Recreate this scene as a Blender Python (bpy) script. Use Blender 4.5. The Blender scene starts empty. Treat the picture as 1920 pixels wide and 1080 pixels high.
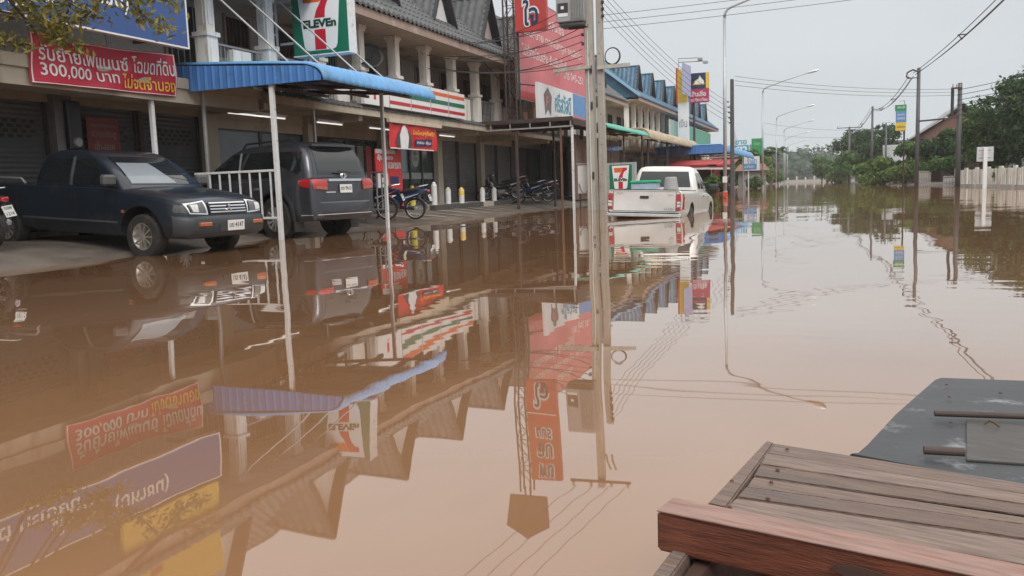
import bpy, bmesh, math, random
from mathutils import Vector, Matrix
from mathutils.bvhtree import BVHTree
random.seed(7)
scene = bpy.context.scene
COL = scene.collection
R = math.radians

# ------------------------------------------------------------------ camera
CAM_H = 0.83                       # eye height over the flood water (z = 0)
FPX = 1575.0                       # focal length in photograph pixels (1920 wide)
YAW, PITCH, ROLL = R(20.94), R(6.75), R(2.0)
def _basis():
    f = Vector((0, math.cos(PITCH), -math.sin(PITCH))); r = Vector((1, 0, 0)); u = r.cross(f)
    c, s = math.cos(ROLL), math.sin(ROLL)
    r2 = c*r - s*u; u2 = c*u + s*r
    M = Matrix.Rotation(YAW, 3, 'Z')
    return M @ r2, M @ u2, M @ f
CR, CU, CF = _basis()
EYE = Vector((0, 0, CAM_H))
cam_data = bpy.data.cameras.new('camera')
cam_data.sensor_width = 36.0
cam_data.lens = FPX/1920*36
cam_data.clip_start = 0.05
cam_data.clip_end = 6000
cam = bpy.data.objects.new('camera', cam_data)
COL.objects.link(cam)
cam.matrix_world = Matrix(((CR.x, CU.x, -CF.x, EYE.x), (CR.y, CU.y, -CF.y, EYE.y), (CR.z, CU.z, -CF.z, EYE.z), (0, 0, 0, 1)))
scene.camera = cam
# survey helpers: where the sight line through a photograph point meets a known plane of the place
def sight(px, py): return CF + CR*((px-960)/FPX) + CU*((540-py)/FPX)
def atz(px, py, z=0.0):
    d = sight(px, py); return EYE + d*((z-CAM_H)/d.z)
def atx(px, py, x):
    d = sight(px, py); return EYE + d*(x/d.x)
def aty(px, py, y):
    d = sight(px, py); return EYE + d*(y/d.y)

# ------------------------------------------------------------------ world, overcast daylight
SUN_EL, SUN_AZ = R(44), R(140)     # azimuth from +Y clockwise
world = bpy.data.worlds.new('World'); scene.world = world; world.use_nodes = True
nt = world.node_tree; nt.nodes.clear()
def N(t, **kw):
    n = nt.nodes.new(t)
    for k, v in kw.items(): setattr(n, k, v)
    return n
out = N('ShaderNodeOutputWorld'); bg = N('ShaderNodeBackground')
sky = N('ShaderNodeTexSky', sky_type='NISHITA', sun_disc=False, sun_elevation=SUN_EL, sun_rotation=SUN_AZ)
sky.air_density = 1.6; sky.dust_density = 6.0
hs = N('ShaderNodeHueSaturation'); hs.inputs['Saturation'].default_value = 0.12; hs.inputs['Value'].default_value = 0.8
tc = N('ShaderNodeTexCoord'); sep = N('ShaderNodeSeparateXYZ')
ramp = N('ShaderNodeValToRGB')
els = ramp.color_ramp.elements
els[0].position = 0.0; els[0].color = (0.40, 0.43, 0.448, 1)
els[1].position = 1.0; els[1].color = (1.0, 0.985, 0.96, 1); e = els.new(0.36); e.color = (0.62, 0.625, 0.63, 1)
e = els.new(0.2); e.color = (0.395, 0.417, 0.437, 1)
e = els.new(0.5); e.color = (0.86, 0.85, 0.84, 1)
cl = N('ShaderNodeTexNoise'); cl.inputs['Scale'].default_value = 1.6; cl.inputs['Detail'].default_value = 3
clm = N('ShaderNodeMapRange'); clm.inputs['To Min'].default_value = 0.82; clm.inputs['To Max'].default_value = 1.18
mul = N('ShaderNodeVectorMath', operation='MULTIPLY'); sc_ = N('ShaderNodeVectorMath', operation='SCALE'); sc_.inputs['Scale'].default_value = 17.6
mix = N('ShaderNodeMixRGB'); mix.inputs['Fac'].default_value = 0.88
mp = N('ShaderNodeMapping'); mp.inputs['Scale'].default_value = (1, 1, 3)
L = nt.links.new
L(sky.outputs[0], hs.inputs['Color']); L(tc.outputs['Generated'], sep.inputs[0]); L(sep.outputs['Z'], ramp.inputs[0])
L(tc.outputs['Generated'], mp.inputs[0]); L(mp.outputs[0], cl.inputs['Vector']); L(cl.outputs[0], clm.inputs[0])
L(ramp.outputs[0], mul.inputs[0]); L(clm.outputs[0], mul.inputs[1]); L(mul.outputs[0], sc_.inputs[0])
L(hs.outputs[0], mix.inputs[1]); L(sc_.outputs[0], mix.inputs[2]); L(mix.outputs[0], bg.inputs[0]); L(bg.outputs[0], out.inputs[0])
bg.inputs['Strength'].default_value = 0.1
sd = bpy.data.lights.new('sun', 'SUN'); sd.energy = 1.5; sd.angle = R(20); sd.color = (1, 0.96, 0.9)
sun = bpy.data.objects.new('sun', sd); COL.objects.link(sun)
sdir = Vector((math.sin(SUN_AZ)*math.cos(SUN_EL), math.cos(SUN_AZ)*math.cos(SUN_EL), math.sin(SUN_EL)))
sun.rotation_euler = sdir.to_track_quat('Z', 'Y').to_euler(); sun.location = (0, 0, 40)
scene.view_settings.view_transform = 'Standard'; scene.view_settings.look = 'None'
scene.view_settings.exposure = 0.0; scene.view_settings.gamma = 1.0; scene.view_settings.use_curve_mapping = False
scene.cycles.max_bounces = 8; scene.cycles.caustics_reflective = False; scene.cycles.caustics_refractive = False

# ------------------------------------------------------------------ materials
MATS = {}
def mat(name, col, rough=0.7, metal=0.0, var=0.12, scale=6.0, col2=None, mixscale=1.2, mixamt=0.0, bump=0.0, bscale=40.0, spec=0.5, coat=0.0, emit=None, estr=0.0, stretch=(1, 1, 1), trans=0.0):
    """procedural principled material: base colour with value noise, optional second colour in blotches, fine relief"""
    if name in MATS: return MATS[name]
    m = bpy.data.materials.new(name); m.use_nodes = True; MATS[name] = m
    t = m.node_tree; b = t.nodes['Principled BSDF']; lk = t.links.new
    tc = t.nodes.new('ShaderNodeTexCoord'); mp = t.nodes.new('ShaderNodeMapping'); mp.inputs['Scale'].default_value = stretch
    lk(tc.outputs['Object'], mp.inputs[0])
    n1 = t.nodes.new('ShaderNodeTexNoise'); n1.inputs['Scale'].default_value = scale; n1.inputs['Detail'].default_value = 5
    lk(mp.outputs[0], n1.inputs['Vector'])
    mr = t.nodes.new('ShaderNodeMapRange'); mr.inputs['From Min'].default_value = 0.25; mr.inputs['From Max'].default_value = 0.75
    mr.inputs['To Min'].default_value = 1-var; mr.inputs['To Max'].default_value = 1+var
    lk(n1.outputs[0], mr.inputs[0])
    src = None
    if col2 is not None:
        n2 = t.nodes.new('ShaderNodeTexNoise'); n2.inputs['Scale'].default_value = mixscale; n2.inputs['Detail'].default_value = 6; n2.inputs['Roughness'].default_value = 0.65
        lk(mp.outputs[0], n2.inputs['Vector'])
        m2 = t.nodes.new('ShaderNodeMapRange'); m2.inputs['From Min'].default_value = 0.62-0.3*mixamt; m2.inputs['From Max'].default_value = 0.78-0.3*mixamt
        lk(n2.outputs[0], m2.inputs[0])
        mx = t.nodes.new('ShaderNodeMixRGB'); mx.inputs[1].default_value = (*col, 1); mx.inputs[2].default_value = (*col2, 1)
        lk(m2.outputs[0], mx.inputs[0]); src = mx.outputs[0]
    vm = t.nodes.new('ShaderNodeVectorMath'); vm.operation = 'MULTIPLY'
    if src: lk(src, vm.inputs[0])
    else: vm.inputs[0].default_value = col
    lk(mr.outputs[0], vm.inputs[1]); lk(vm.outputs[0], b.inputs['Base Color'])
    b.inputs['Roughness'].default_value = rough; b.inputs['Metallic'].default_value = metal
    b.inputs['Specular IOR Level'].default_value = spec
    if coat: b.inputs['Coat Weight'].default_value = coat; b.inputs['Coat Roughness'].default_value = 0.06
    if trans: b.inputs['Transmission Weight'].default_value = trans
    if emit: b.inputs['Emission Color'].default_value = (*emit, 1); b.inputs['Emission Strength'].default_value = estr
    if bump:
        n3 = t.nodes.new('ShaderNodeTexNoise'); n3.inputs['Scale'].default_value = bscale; n3.inputs['Detail'].default_value = 4
        lk(mp.outputs[0], n3.inputs['Vector'])
        bp = t.nodes.new('ShaderNodeBump'); bp.inputs['Strength'].default_value = bump; bp.inputs['Distance'].default_value = 0.02
        lk(n3.outputs[0], bp.inputs['Height']); lk(bp.outputs[0], b.inputs['Normal'])
    return m
def leafmat(name, c1, c2, c3):
    if name in MATS: return MATS[name]
    m = bpy.data.materials.new(name); m.use_nodes = True; MATS[name] = m
    t = m.node_tree; b = t.nodes['Principled BSDF']; lk = t.links.new
    g = t.nodes.new('ShaderNodeNewGeometry'); rp = t.nodes.new('ShaderNodeValToRGB')
    rp.color_ramp.elements[0].color = (*c1, 1); rp.color_ramp.elements[1].color = (*c3, 1)
    e = rp.color_ramp.elements.new(0.55); e.color = (*c2, 1)
    lk(g.outputs['Random Per Island'], rp.inputs[0]); lk(rp.outputs[0], b.inputs['Base Color'])
    b.inputs['Roughness'].default_value = 0.55; b.inputs['Specular IOR Level'].default_value = 0.3
    tr = t.nodes.new('ShaderNodeBsdfTranslucent'); mx = t.nodes.new('ShaderNodeMixShader'); mx.inputs[0].default_value = 0.25
    o = t.nodes['Material Output']; lk(rp.outputs[0], tr.inputs[0]); lk(b.outputs[0], mx.inputs[1]); lk(tr.outputs[0], mx.inputs[2]); lk(mx.outputs[0], o.inputs[0])
    return m

# ------------------------------------------------------------------ mesh helpers
class MB:
    def __init__(s): s.v = []; s.f = []; s.M = None
    def add(s, vs, fs):
        n = len(s.v)
        if s.M is not None: vs = [s.M @ Vector(p) for p in vs]
        s.v += [tuple(p) for p in vs]; s.f += [tuple(i+n for i in f) for f in fs]; return s
    def box(s, x0, x1, y0, y1, z0, z1):
        return s.add([(x0,y0,z0),(x1,y0,z0),(x1,y1,z0),(x0,y1,z0),(x0,y0,z1),(x1,y0,z1),(x1,y1,z1),(x0,y1,z1)],
                     [(0,3,2,1),(4,5,6,7),(0,1,5,4),(1,2,6,5),(2,3,7,6),(3,0,4,7)])
    def cbox(s, x0, x1, y0, y1, z0, z1, c=0.01):
        """box with chamfered edges"""
        bm = bmesh.new(); bmesh.ops.create_cube(bm, size=1)
        for v in bm.verts: v.co = Vector(((x0+x1)/2+v.co.x*(x1-x0), (y0+y1)/2+v.co.y*(y1-y0), (z0+z1)/2+v.co.z*(z1-z0)))
        bmesh.ops.bevel(bm, geom=list(bm.edges), offset=c, segments=1, affect='EDGES')
        bm.verts.index_update()
        s.add([v.co.copy() for v in bm.verts], [[v.index for v in f.verts] for f in bm.faces]); bm.free(); return s
    def cyl(s, p0, p1, r0, r1=None, n=10, caps=True):
        r1 = r0 if r1 is None else r1
        p0, p1 = Vector(p0), Vector(p1); d = (p1-p0).normalized()
        a = d.orthogonal().normalized(); b = d.cross(a)
        vs = [p0+(a*math.cos(2*math.pi*i/n)+b*math.sin(2*math.pi*i/n))*r0 for i in range(n)] + [p1+(a*math.cos(2*math.pi*i/n)+b*math.sin(2*math.pi*i/n))*r1 for i in range(n)]
        fs = [(i, (i+1)%n, n+(i+1)%n, n+i) for i in range(n)]
        if caps: fs += [tuple(range(n-1, -1, -1)), tuple(range(n, 2*n))]
        return s.add(vs, fs)
    def bar(s, p0, p1, w, h, up=(0, 0, 1)):
        """rectangular bar between two points"""
        p0, p1 = Vector(p0), Vector(p1); d = (p1-p0).normalized(); u = Vector(up); a = d.cross(u)
        if a.length < 1e-4: a = d.orthogonal()
        a.normalize(); b = a.cross(d)
        vs = []
        for p in (p0, p1):
            for sa, sb in ((-1,-1),(1,-1),(1,1),(-1,1)): vs.append(p+a*sa*w/2+b*sb*h/2)
        return s.add(vs, [(0,3,2,1),(4,5,6,7),(0,1,5,4),(1,2,6,5),(2,3,7,6),(3,0,4,7)])
    def tube(s, pts, r, n=6, closed=False):
        pts = [Vector(p) for p in pts]; k = len(pts); vs = []
        prev = None
        for i, p in enumerate(pts):
            if closed: d = pts[(i+1)%k]-pts[i-1]
            else: d = pts[min(i+1, k-1)]-pts[max(i-1, 0)]
            d.normalize()
            a = d.orthogonal().normalized() if prev is None else (prev-d*prev.dot(d)).normalized()
            prev = a; b = d.cross(a); rr = r[i] if isinstance(r, (list, tuple)) else r
            vs += [p+(a*math.cos(2*math.pi*j/n)+b*math.sin(2*math.pi*j/n))*rr for j in range(n)]
        fs = []
        for i in range(k if closed else k-1):
            i2 = (i+1)%k
            fs += [(i*n+j, i*n+(j+1)%n, i2*n+(j+1)%n, i2*n+j) for j in range(n)]
        if not closed: fs += [tuple(range(n-1, -1, -1)), tuple(range((k-1)*n, k*n))]
        return s.add(vs, fs)
    def prism(s, poly, o, u, v, n, t):
        """polygon given in (u, v) at origin o, extruded by t along n"""
        o, u, v, n = Vector(o), Vector(u), Vector(v), Vector(n); k = len(poly)
        a = [o+u*p[0]+v*p[1] for p in poly]; b = [p+n*t for p in a]
        return s.add(a+b, [tuple(range(k-1, -1, -1)), tuple(range(k, 2*k))]+[(i, (i+1)%k, k+(i+1)%k, k+i) for i in range(k)])
    def lathe(s, prof, o, axis, n=20, closed=True):
        """profile of (radius, height) turned about axis through o"""
        o, d = Vector(o), Vector(axis).normalized(); a = d.orthogonal().normalized(); b = d.cross(a); k = len(prof)
        vs = []
        for j in range(n):
            c, q = math.cos(2*math.pi*j/n), math.sin(2*math.pi*j/n)
            vs += [o+d*h+(a*c+b*q)*r for r, h in prof]
        fs = []
        for j in range(n):
            j2 = (j+1)%n
            fs += [(j*k+i, j2*k+i, j2*k+i+1, j*k+i+1) for i in range(k-1)]
        return s.add(vs, fs)
    def grid(s, P):
        """rows of points"""
        nr, nc = len(P), len(P[0])
        return s.add([p for row in P for p in row], [(i*nc+j, i*nc+j+1, (i+1)*nc+j+1, (i+1)*nc+j) for i in range(nr-1) for j in range(nc-1)])
    def mesh(s, name):
        me = bpy.data.meshes.new(name); me.from_pydata(s.v, [], s.f); me.update(); return me
    def build(s, name, m, parent=None, smooth=False, local=False):
        return link(name, s.mesh(name), m, parent, smooth, local)
PINV = {}
def link(name, me, m, parent=None, smooth=False, local=False):
    if m is not None:
        me.materials.clear(); me.materials.append(MATS[m] if isinstance(m, str) else m)
    if smooth: me.shade_smooth()
    o = bpy.data.objects.new(name, me); COL.objects.link(o)
    if parent is not None:
        o.parent = parent
        if not local: o.matrix_parent_inverse = wm(parent).inverted()
    return o
def wm(o):
    m = Matrix.LocRotScale(o.location, o.rotation_euler, o.scale)
    return (wm(o.parent) @ o.matrix_parent_inverse @ m) if o.parent else m
def tag(o, label=None, cat=None, group=None, kind=None):
    if label: o['label'] = label
    if cat: o['category'] = cat
    if group: o['group'] = group
    if kind: o['kind'] = kind
    return o
def thing(name, loc, label, cat, rotz=0.0, group=None):
    o = bpy.data.objects.new(name, None); COL.objects.link(o)
    o.location = loc; o.rotation_euler = (0, 0, rotz); o.empty_display_size = 0.2
    return tag(o, label, cat, group)
def copy_tree(o, parent=None):
    c = o.copy(); COL.objects.link(c)
    if parent is not None:
        c.parent = parent; c.matrix_parent_inverse = o.matrix_parent_inverse.copy()
    for ch in list(o.children): copy_tree(ch, c)
    return c
def smooth_by_angle(me, deg=35):
    me.shade_smooth()
    try:
        bm = bmesh.new(); bm.from_mesh(me)
        for e in bm.edges:
            if len(e.link_faces) == 2 and e.calc_face_angle(0) > R(deg): e.smooth = False
        bm.to_mesh(me); bm.free()
    except Exception: pass
    return me
_dg = None
def text_mesh(body, bold=0.0, slant=0.0, spacing=1.0):
    c = bpy.data.curves.new('lettering', 'FONT'); c.body = body; c.size = 1.0; c.offset = bold; c.shear = slant; c.space_character = spacing
    c.resolution_u = 3
    o = bpy.data.objects.new('lettering', c); COL.objects.link(o)
    dg = bpy.context.evaluated_depsgraph_get()
    me = bpy.data.meshes.new_from_object(o.evaluated_get(dg))
    bpy.data.objects.remove(o); bpy.data.curves.remove(c)
    return me
def lettering(body, m, o, u, v, n, x0, y0, w, h, parent, lift=0.006, bold=0.012, slant=0.0, name='lettering', local=False, spacing=1.0):
    """text fitted into the box x0,y0,w,h of the plane (o,u,v), standing lift proud of it along n"""
    me = text_mesh(body, bold, slant, spacing)
    xs = [p.co.x for p in me.vertices]; ys = [p.co.y for p in me.vertices]
    if not xs: return None
    ax, bx, ay, by = min(xs), max(xs), min(ys), max(ys)
    o, u, v, n = Vector(o), Vector(u), Vector(v), Vector(n)
    for p in me.vertices:
        p.co = o+u*(x0+(p.co.x-ax)/(bx-ax)*w)+v*(y0+(p.co.y-ay)/(by-ay)*h)+n*lift
    me.update()
    return link(name, me, m, parent, False, local)
def flat(poly, m, o, u, v, n, parent, name, lift=0.004, t=0.002, local=False):
    return MB().prism(poly, Vector(o)+Vector(n)*lift, u, v, n, t).build(name, m, parent, local=local)
def rect(x0, y0, w, h): return [(x0, y0), (x0+w, y0), (x0+w, y0+h), (x0, y0+h)]
X, Y, Z = Vector((1, 0, 0)), Vector((0, 1, 0)), Vector((0, 0, 1))
# ------------------------------------------------------------------ material list
mat('concrete', (0.34, 0.32, 0.29), 0.85, var=0.18, scale=5, col2=(0.2, 0.18, 0.15), mixscale=1.5, mixamt=0.25, bump=0.3, bscale=60)
mat('wood_grey_b', (0.145, 0.095, 0.072), 0.58, var=0.38, scale=12, col2=(0.11, 0.085, 0.075), mixscale=3, mixamt=0.4, bump=0.4, bscale=34, stretch=(0.9, 15, 15))
mat('wood_grey_c', (0.198, 0.14, 0.113), 0.62, var=0.36, scale=10, col2=(0.17, 0.13, 0.11), mixscale=2.4, mixamt=0.35, bump=0.4, bscale=28, stretch=(1.3, 13, 13))
mat('pole_concrete', (0.45, 0.425, 0.375), 0.85, var=0.15, scale=5, col2=(0.25, 0.22, 0.18), mixscale=2.2, mixamt=0.2, bump=0.3, bscale=50, stretch=(1, 1, 0.3))
mat('slab', (0.16, 0.135, 0.115), 0.55, var=0.25, scale=2.5, col2=(0.09, 0.07, 0.055), mixscale=0.7, mixamt=0.5, bump=0.25, bscale=30)
mat('kerb_dark', (0.07, 0.065, 0.06), 0.85, var=0.3, scale=9, col2=(0.25, 0.22, 0.18), mixscale=4, mixamt=0.15)
mat('kerb_pale', (0.42, 0.37, 0.31), 0.85, var=0.2, scale=9, col2=(0.2, 0.16, 0.12), mixscale=4, mixamt=0.3)
mat('walk', (0.34, 0.31, 0.28), 0.75, var=0.15, scale=4, col2=(0.22, 0.19, 0.16), mixscale=1.2, mixamt=0.3)
mat('wall_cream', (0.47, 0.42, 0.34), 0.85, var=0.1, scale=3, col2=(0.27, 0.22, 0.17), mixscale=0.9, mixamt=0.2, stretch=(1, 1, 0.4))
mat('wall_white', (0.62, 0.6, 0.56), 0.8, var=0.08, scale=3, col2=(0.36, 0.32, 0.27), mixscale=1.1, mixamt=0.22, stretch=(1.5, 1.5, 0.3))
mat('column_white', (0.84, 0.81, 0.755), 0.8, var=0.1, scale=6, col2=(0.30, 0.26, 0.21), mixscale=2.5, mixamt=0.2, stretch=(2, 2, 0.22))
mat('wall_grey', (0.22, 0.21, 0.2), 0.85, var=0.2, scale=4)
mat('brickish', (0.40, 0.38, 0.36), 0.85, var=0.15, scale=8)
mat('fascia', (0.36, 0.27, 0.23), 0.75, var=0.15, scale=4, col2=(0.5, 0.45, 0.4), mixscale=1.5, mixamt=0.2)
mat('soffit', (0.50, 0.45, 0.38), 0.85, var=0.12, scale=3, col2=(0.24, 0.18, 0.13), mixscale=1.0, mixamt=0.3)
mat('tile_grey', (0.085, 0.09, 0.095), 0.6, var=0.25, scale=7, col2=(0.15, 0.15, 0.145), mixscale=2.5, mixamt=0.3, bump=0.15, bscale=60)
mat('tile_blue', (0.04, 0.115, 0.19), 0.45, var=0.25, scale=7, col2=(0.09, 0.2, 0.28), mixscale=2.5, mixamt=0.3)
mat('tile_blue_pale', (0.23, 0.42, 0.55), 0.5, var=0.2, scale=5)
mat('tile_red', (0.2, 0.09, 0.06), 0.7, var=0.25, scale=5)
mat('barge_dark', (0.035, 0.035, 0.04), 0.7)
mat('shutter', (0.075, 0.072, 0.075), 0.5, var=0.15, scale=3, col2=(0.13, 0.11, 0.1), mixscale=1.3, mixamt=0.2)
mat('shutter_grey', (0.13, 0.125, 0.125), 0.5, var=0.12, scale=3, col2=(0.08, 0.07, 0.065), mixscale=1.0, mixamt=0.3)
mat('dark_room', (0.03, 0.026, 0.024), 0.9)
mat('frame_black', (0.02, 0.02, 0.022), 0.4)
mat('glass_shop', (0.035, 0.05, 0.06), 0.06, var=0.1, spec=0.9)
mat('glass_film', (0.11, 0.15, 0.175), 0.2, var=0.15, scale=2)
mat('glass_car', (0.012, 0.015, 0.017), 0.04, spec=0.8)
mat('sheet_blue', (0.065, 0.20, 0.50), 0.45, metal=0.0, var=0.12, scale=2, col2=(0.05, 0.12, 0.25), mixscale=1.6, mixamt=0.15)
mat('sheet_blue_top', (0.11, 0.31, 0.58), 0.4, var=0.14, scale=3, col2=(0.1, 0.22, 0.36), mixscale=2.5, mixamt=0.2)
mat('sheet_green', (0.10, 0.42, 0.33), 0.5, var=0.15, scale=3, col2=(0.05, 0.2, 0.16), mixscale=3, mixamt=0.2)
mat('sheet_beige', (0.43, 0.36, 0.26), 0.6, var=0.2, scale=5, col2=(0.2, 0.13, 0.08), mixscale=3, mixamt=0.3)
mat('sheet_brown', (0.14, 0.10, 0.085), 0.6, var=0.2, scale=3)
mat('iron_dark', (0.06, 0.04, 0.035), 0.7, var=0.3, scale=9)
mat('iron_rust', (0.16, 0.07, 0.045), 0.8, var=0.35, scale=12)
mat('steel_white', (0.72, 0.73, 0.73), 0.45, var=0.08, scale=9, col2=(0.3, 0.2, 0.14), mixscale=7, mixamt=0.12)
mat('steel_grey', (0.35, 0.35, 0.35), 0.5, metal=0.3, var=0.12, scale=9)
mat('galv', (0.40, 0.42, 0.44), 0.45, metal=0.6, var=0.15, scale=8)
mat('alu', (0.62, 0.63, 0.64), 0.35, metal=0.6)
mat('chrome', (0.75, 0.76, 0.78), 0.18, metal=1.0, var=0.03)
mat('rubber', (0.022, 0.021, 0.02), 0.8, var=0.3, scale=14, col2=(0.08, 0.06, 0.045), mixscale=6, mixamt=0.25)
mat('rim_alloy', (0.42, 0.39, 0.35), 0.4, metal=0.7, var=0.2, scale=14)
mat('black_plastic', (0.025, 0.025, 0.027), 0.5, var=0.15)
mat('grey_plastic', (0.085, 0.085, 0.09), 0.55, var=0.12)
mat('paint_navy', (0.010, 0.017, 0.028), 0.3, metal=0.1, var=0.2, scale=4, col2=(0.045, 0.04, 0.034), mixscale=2.4, mixamt=0.14, coat=0.45)
mat('bumper_navy', (0.028, 0.031, 0.037), 0.45, var=0.15, scale=5, col2=(0.06, 0.055, 0.048), mixscale=3, mixamt=0.2)
mat('painted_glare', (0.21, 0.24, 0.265), 0.35, var=0.12, scale=3, coat=0.6)  # pale tone for the sky reflection painted on the pickup windscreen
mat('notice_red', (0.20, 0.018, 0.016), 0.5, var=0.12, scale=4)
mat('notice_pale', (0.30, 0.26, 0.22), 0.6)
mat('pole_concrete_b', (0.36, 0.335, 0.295), 0.85, var=0.18, scale=5, col2=(0.2, 0.18, 0.15), mixscale=2.0, mixamt=0.25, bump=0.3, bscale=50, stretch=(1, 1, 0.3))
mat('paint_slate', (0.05, 0.054, 0.066), 0.35, metal=0.45, var=0.1, scale=4, coat=0.5)
mat('paint_silver', (0.70, 0.685, 0.655), 0.32, metal=0.15, var=0.07, scale=3, col2=(0.58, 0.54, 0.48), mixscale=1.3, mixamt=0.15, coat=0.5)
mat('lamp_red', (0.42, 0.015, 0.02), 0.15, var=0.12, spec=0.8, coat=0.5)
mat('lamp_amber', (0.42, 0.12, 0.05), 0.25, var=0.1)
mat('lamp_clear', (0.62, 0.63, 0.62), 0.1, var=0.2, scale=20, spec=0.8, coat=0.6)
mat('lamp_dark', (0.09, 0.09, 0.085), 0.1, var=0.3, scale=14, coat=0.6)
mat('plate_white', (0.72, 0.72, 0.7), 0.5, var=0.05)
mat('ink', (0.03, 0.03, 0.035), 0.6)
mat('ink_grey', (0.25, 0.25, 0.26), 0.6)
mat('bike_blue', (0.015, 0.05, 0.16), 0.25, var=0.1, coat=0.6)
mat('bike_navy', (0.01, 0.02, 0.07), 0.25, var=0.1, coat=0.6)
mat('bike_black', (0.015, 0.015, 0.018), 0.3, coat=0.4)
mat('seat_black', (0.018, 0.018, 0.02), 0.65, bump=0.15, bscale=90)
mat('sticker_white', (0.68, 0.68, 0.68), 0.4)
mat('yellow_plastic', (0.75, 0.65, 0.05), 0.5)
mat('sign_blue', (0.03, 0.085, 0.265), 0.35, var=0.07, scale=1.2)
mat('sign_white', (0.75, 0.76, 0.76), 0.4, var=0.04, scale=3)
mat('sign_yellow', (0.72, 0.50, 0.05), 0.5, var=0.08)
mat('sign_red', (0.48, 0.045, 0.035), 0.45, var=0.1, scale=2)
mat('sign_pink', (0.60, 0.17, 0.19), 0.55, var=0.1, scale=1.2, col2=(0.50, 0.12, 0.13), mixscale=0.5, mixamt=0.3)
mat('sign_pink_text', (0.80, 0.62, 0.60), 0.55)
mat('sign_crimson', (0.42, 0.03, 0.10), 0.45, var=0.08)
mat('banner_red', (0.50, 0.012, 0.045), 0.5, var=0.12, scale=2, bump=0.1, bscale=6)
mat('banner_red2', (0.60, 0.02, 0.025), 0.45, var=0.12, scale=3)
mat('banner_yellow', (0.85, 0.55, 0.06), 0.5)
mat('seven_green', (0.005, 0.15, 0.085), 0.35, var=0.06)
mat('seven_orange', (0.72, 0.12, 0.02), 0.35, var=0.06)
mat('seven_red', (0.52, 0.015, 0.035), 0.35, var=0.06)
mat('seven_dark', (0.01, 0.055, 0.035), 0.35)
mat('panel_grey', (0.30, 0.34, 0.32), 0.5)
mat('navy_ink', (0.01, 0.03, 0.09), 0.4)
mat('cyan_ink', (0.06, 0.35, 0.52), 0.45)
mat('sky_blue', (0.10, 0.27, 0.55), 0.45)
mat('sign_lilac', (0.38, 0.38, 0.55), 0.45, var=0.1)
mat('sign_green', (0.03, 0.27, 0.09), 0.45, var=0.1)
mat('hoard_green', (0.10, 0.32, 0.20), 0.55, var=0.1)
mat('hoard_pale', (0.33, 0.48, 0.40), 0.55, var=0.1)
mat('brown_emblem', (0.16, 0.11, 0.11), 0.4, var=0.2)
mat('tent_red', (0.38, 0.025, 0.025), 0.6, var=0.15, scale=3)
mat('tent_stripe', (0.66, 0.60, 0.57), 0.6)
mat('cable', (0.03, 0.03, 0.032), 0.6)
mat('porcelain', (0.35, 0.3, 0.27), 0.3)
mat('tube_light', (0.9, 0.9, 0.9), 0.4, emit=(1, 0.98, 0.93), estr=0.8)
mat('bark', (0.11, 0.085, 0.065), 0.9, var=0.3, scale=9, bump=0.5, bscale=25, stretch=(1, 1, 0.25))
mat('bark_dark', (0.05, 0.035, 0.028), 0.9, var=0.3, scale=9)
leafmat('leaf_mid', (0.030, 0.075, 0.020), (0.069, 0.144, 0.033), (0.136, 0.225, 0.055))
leafmat('leaf_dark', (0.016, 0.042, 0.016), (0.037, 0.082, 0.024), (0.080, 0.139, 0.040))
leafmat('leaf_light', (0.061, 0.122, 0.024), (0.122, 0.207, 0.042), (0.207, 0.292, 0.073))
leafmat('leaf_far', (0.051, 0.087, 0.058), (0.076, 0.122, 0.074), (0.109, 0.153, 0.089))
leafmat('leaf_yellow', (0.085, 0.093, 0.017), (0.162, 0.153, 0.030), (0.357, 0.289, 0.076))
leafmat('leaf_grass', (0.062, 0.111, 0.025), (0.111, 0.173, 0.037), (0.185, 0.235, 0.062))
mat('house_red', (0.21, 0.115, 0.09), 0.8, var=0.15, scale=3)
mat('house_cream', (0.55, 0.46, 0.36), 0.8, var=0.1)
mat('roof_grey', (0.28, 0.28, 0.285), 0.6, var=0.15, scale=2)
mat('roof_brown', (0.15, 0.10, 0.085), 0.7, var=0.2, scale=4)
mat('fence_white', (0.66, 0.635, 0.58), 0.8, var=0.1, scale=5, col2=(0.33, 0.27, 0.2), mixscale=3, mixamt=0.25, stretch=(1, 1, 0.4))
mat('fence_grey', (0.42, 0.40, 0.37), 0.8, var=0.12, scale=6, col2=(0.2, 0.16, 0.12), mixscale=3, mixamt=0.25)
mat('buoy_red', (0.75, 0.06, 0.02), 0.4)
mat('wood_grey', (0.178, 0.122, 0.096), 0.62, var=0.38, scale=11, col2=(0.15, 0.125, 0.115), mixscale=3, mixamt=0.35, bump=0.5, bscale=30, stretch=(1, 14, 14))
mat('wood_red', (0.118, 0.034, 0.017), 0.45, var=0.45, scale=8, col2=(0.06, 0.015, 0.01), mixscale=2.5, mixamt=0.4, bump=0.2, bscale=25, stretch=(1.2, 16, 16), coat=0.1)
mat('wood_bleached', (0.265, 0.165, 0.135), 0.65, var=0.25, scale=9, col2=(0.23, 0.10, 0.065), mixscale=4, mixamt=0.35, bump=0.2, bscale=30, stretch=(1.5, 14, 14))
mat('patch_board', (0.062, 0.056, 0.052), 0.6, var=0.25, scale=6, col2=(0.09, 0.08, 0.07), mixscale=4, mixamt=0.3, stretch=(2, 10, 10))
mat('wood_dark', (0.06, 0.03, 0.022), 0.7, var=0.3, scale=6, stretch=(1, 10, 10))
mat('plate_steel', (0.04, 0.042, 0.046), 0.55, metal=0.0, var=0.18, scale=7, col2=(0.24, 0.25, 0.26), mixscale=11, mixamt=0.10, bump=0.12, bscale=35)
mat('pvc_pipe', (0.36, 0.42, 0.45), 0.45, var=0.3, scale=16)
mat('nail_rust', (0.1, 0.04, 0.02), 0.7)
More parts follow.
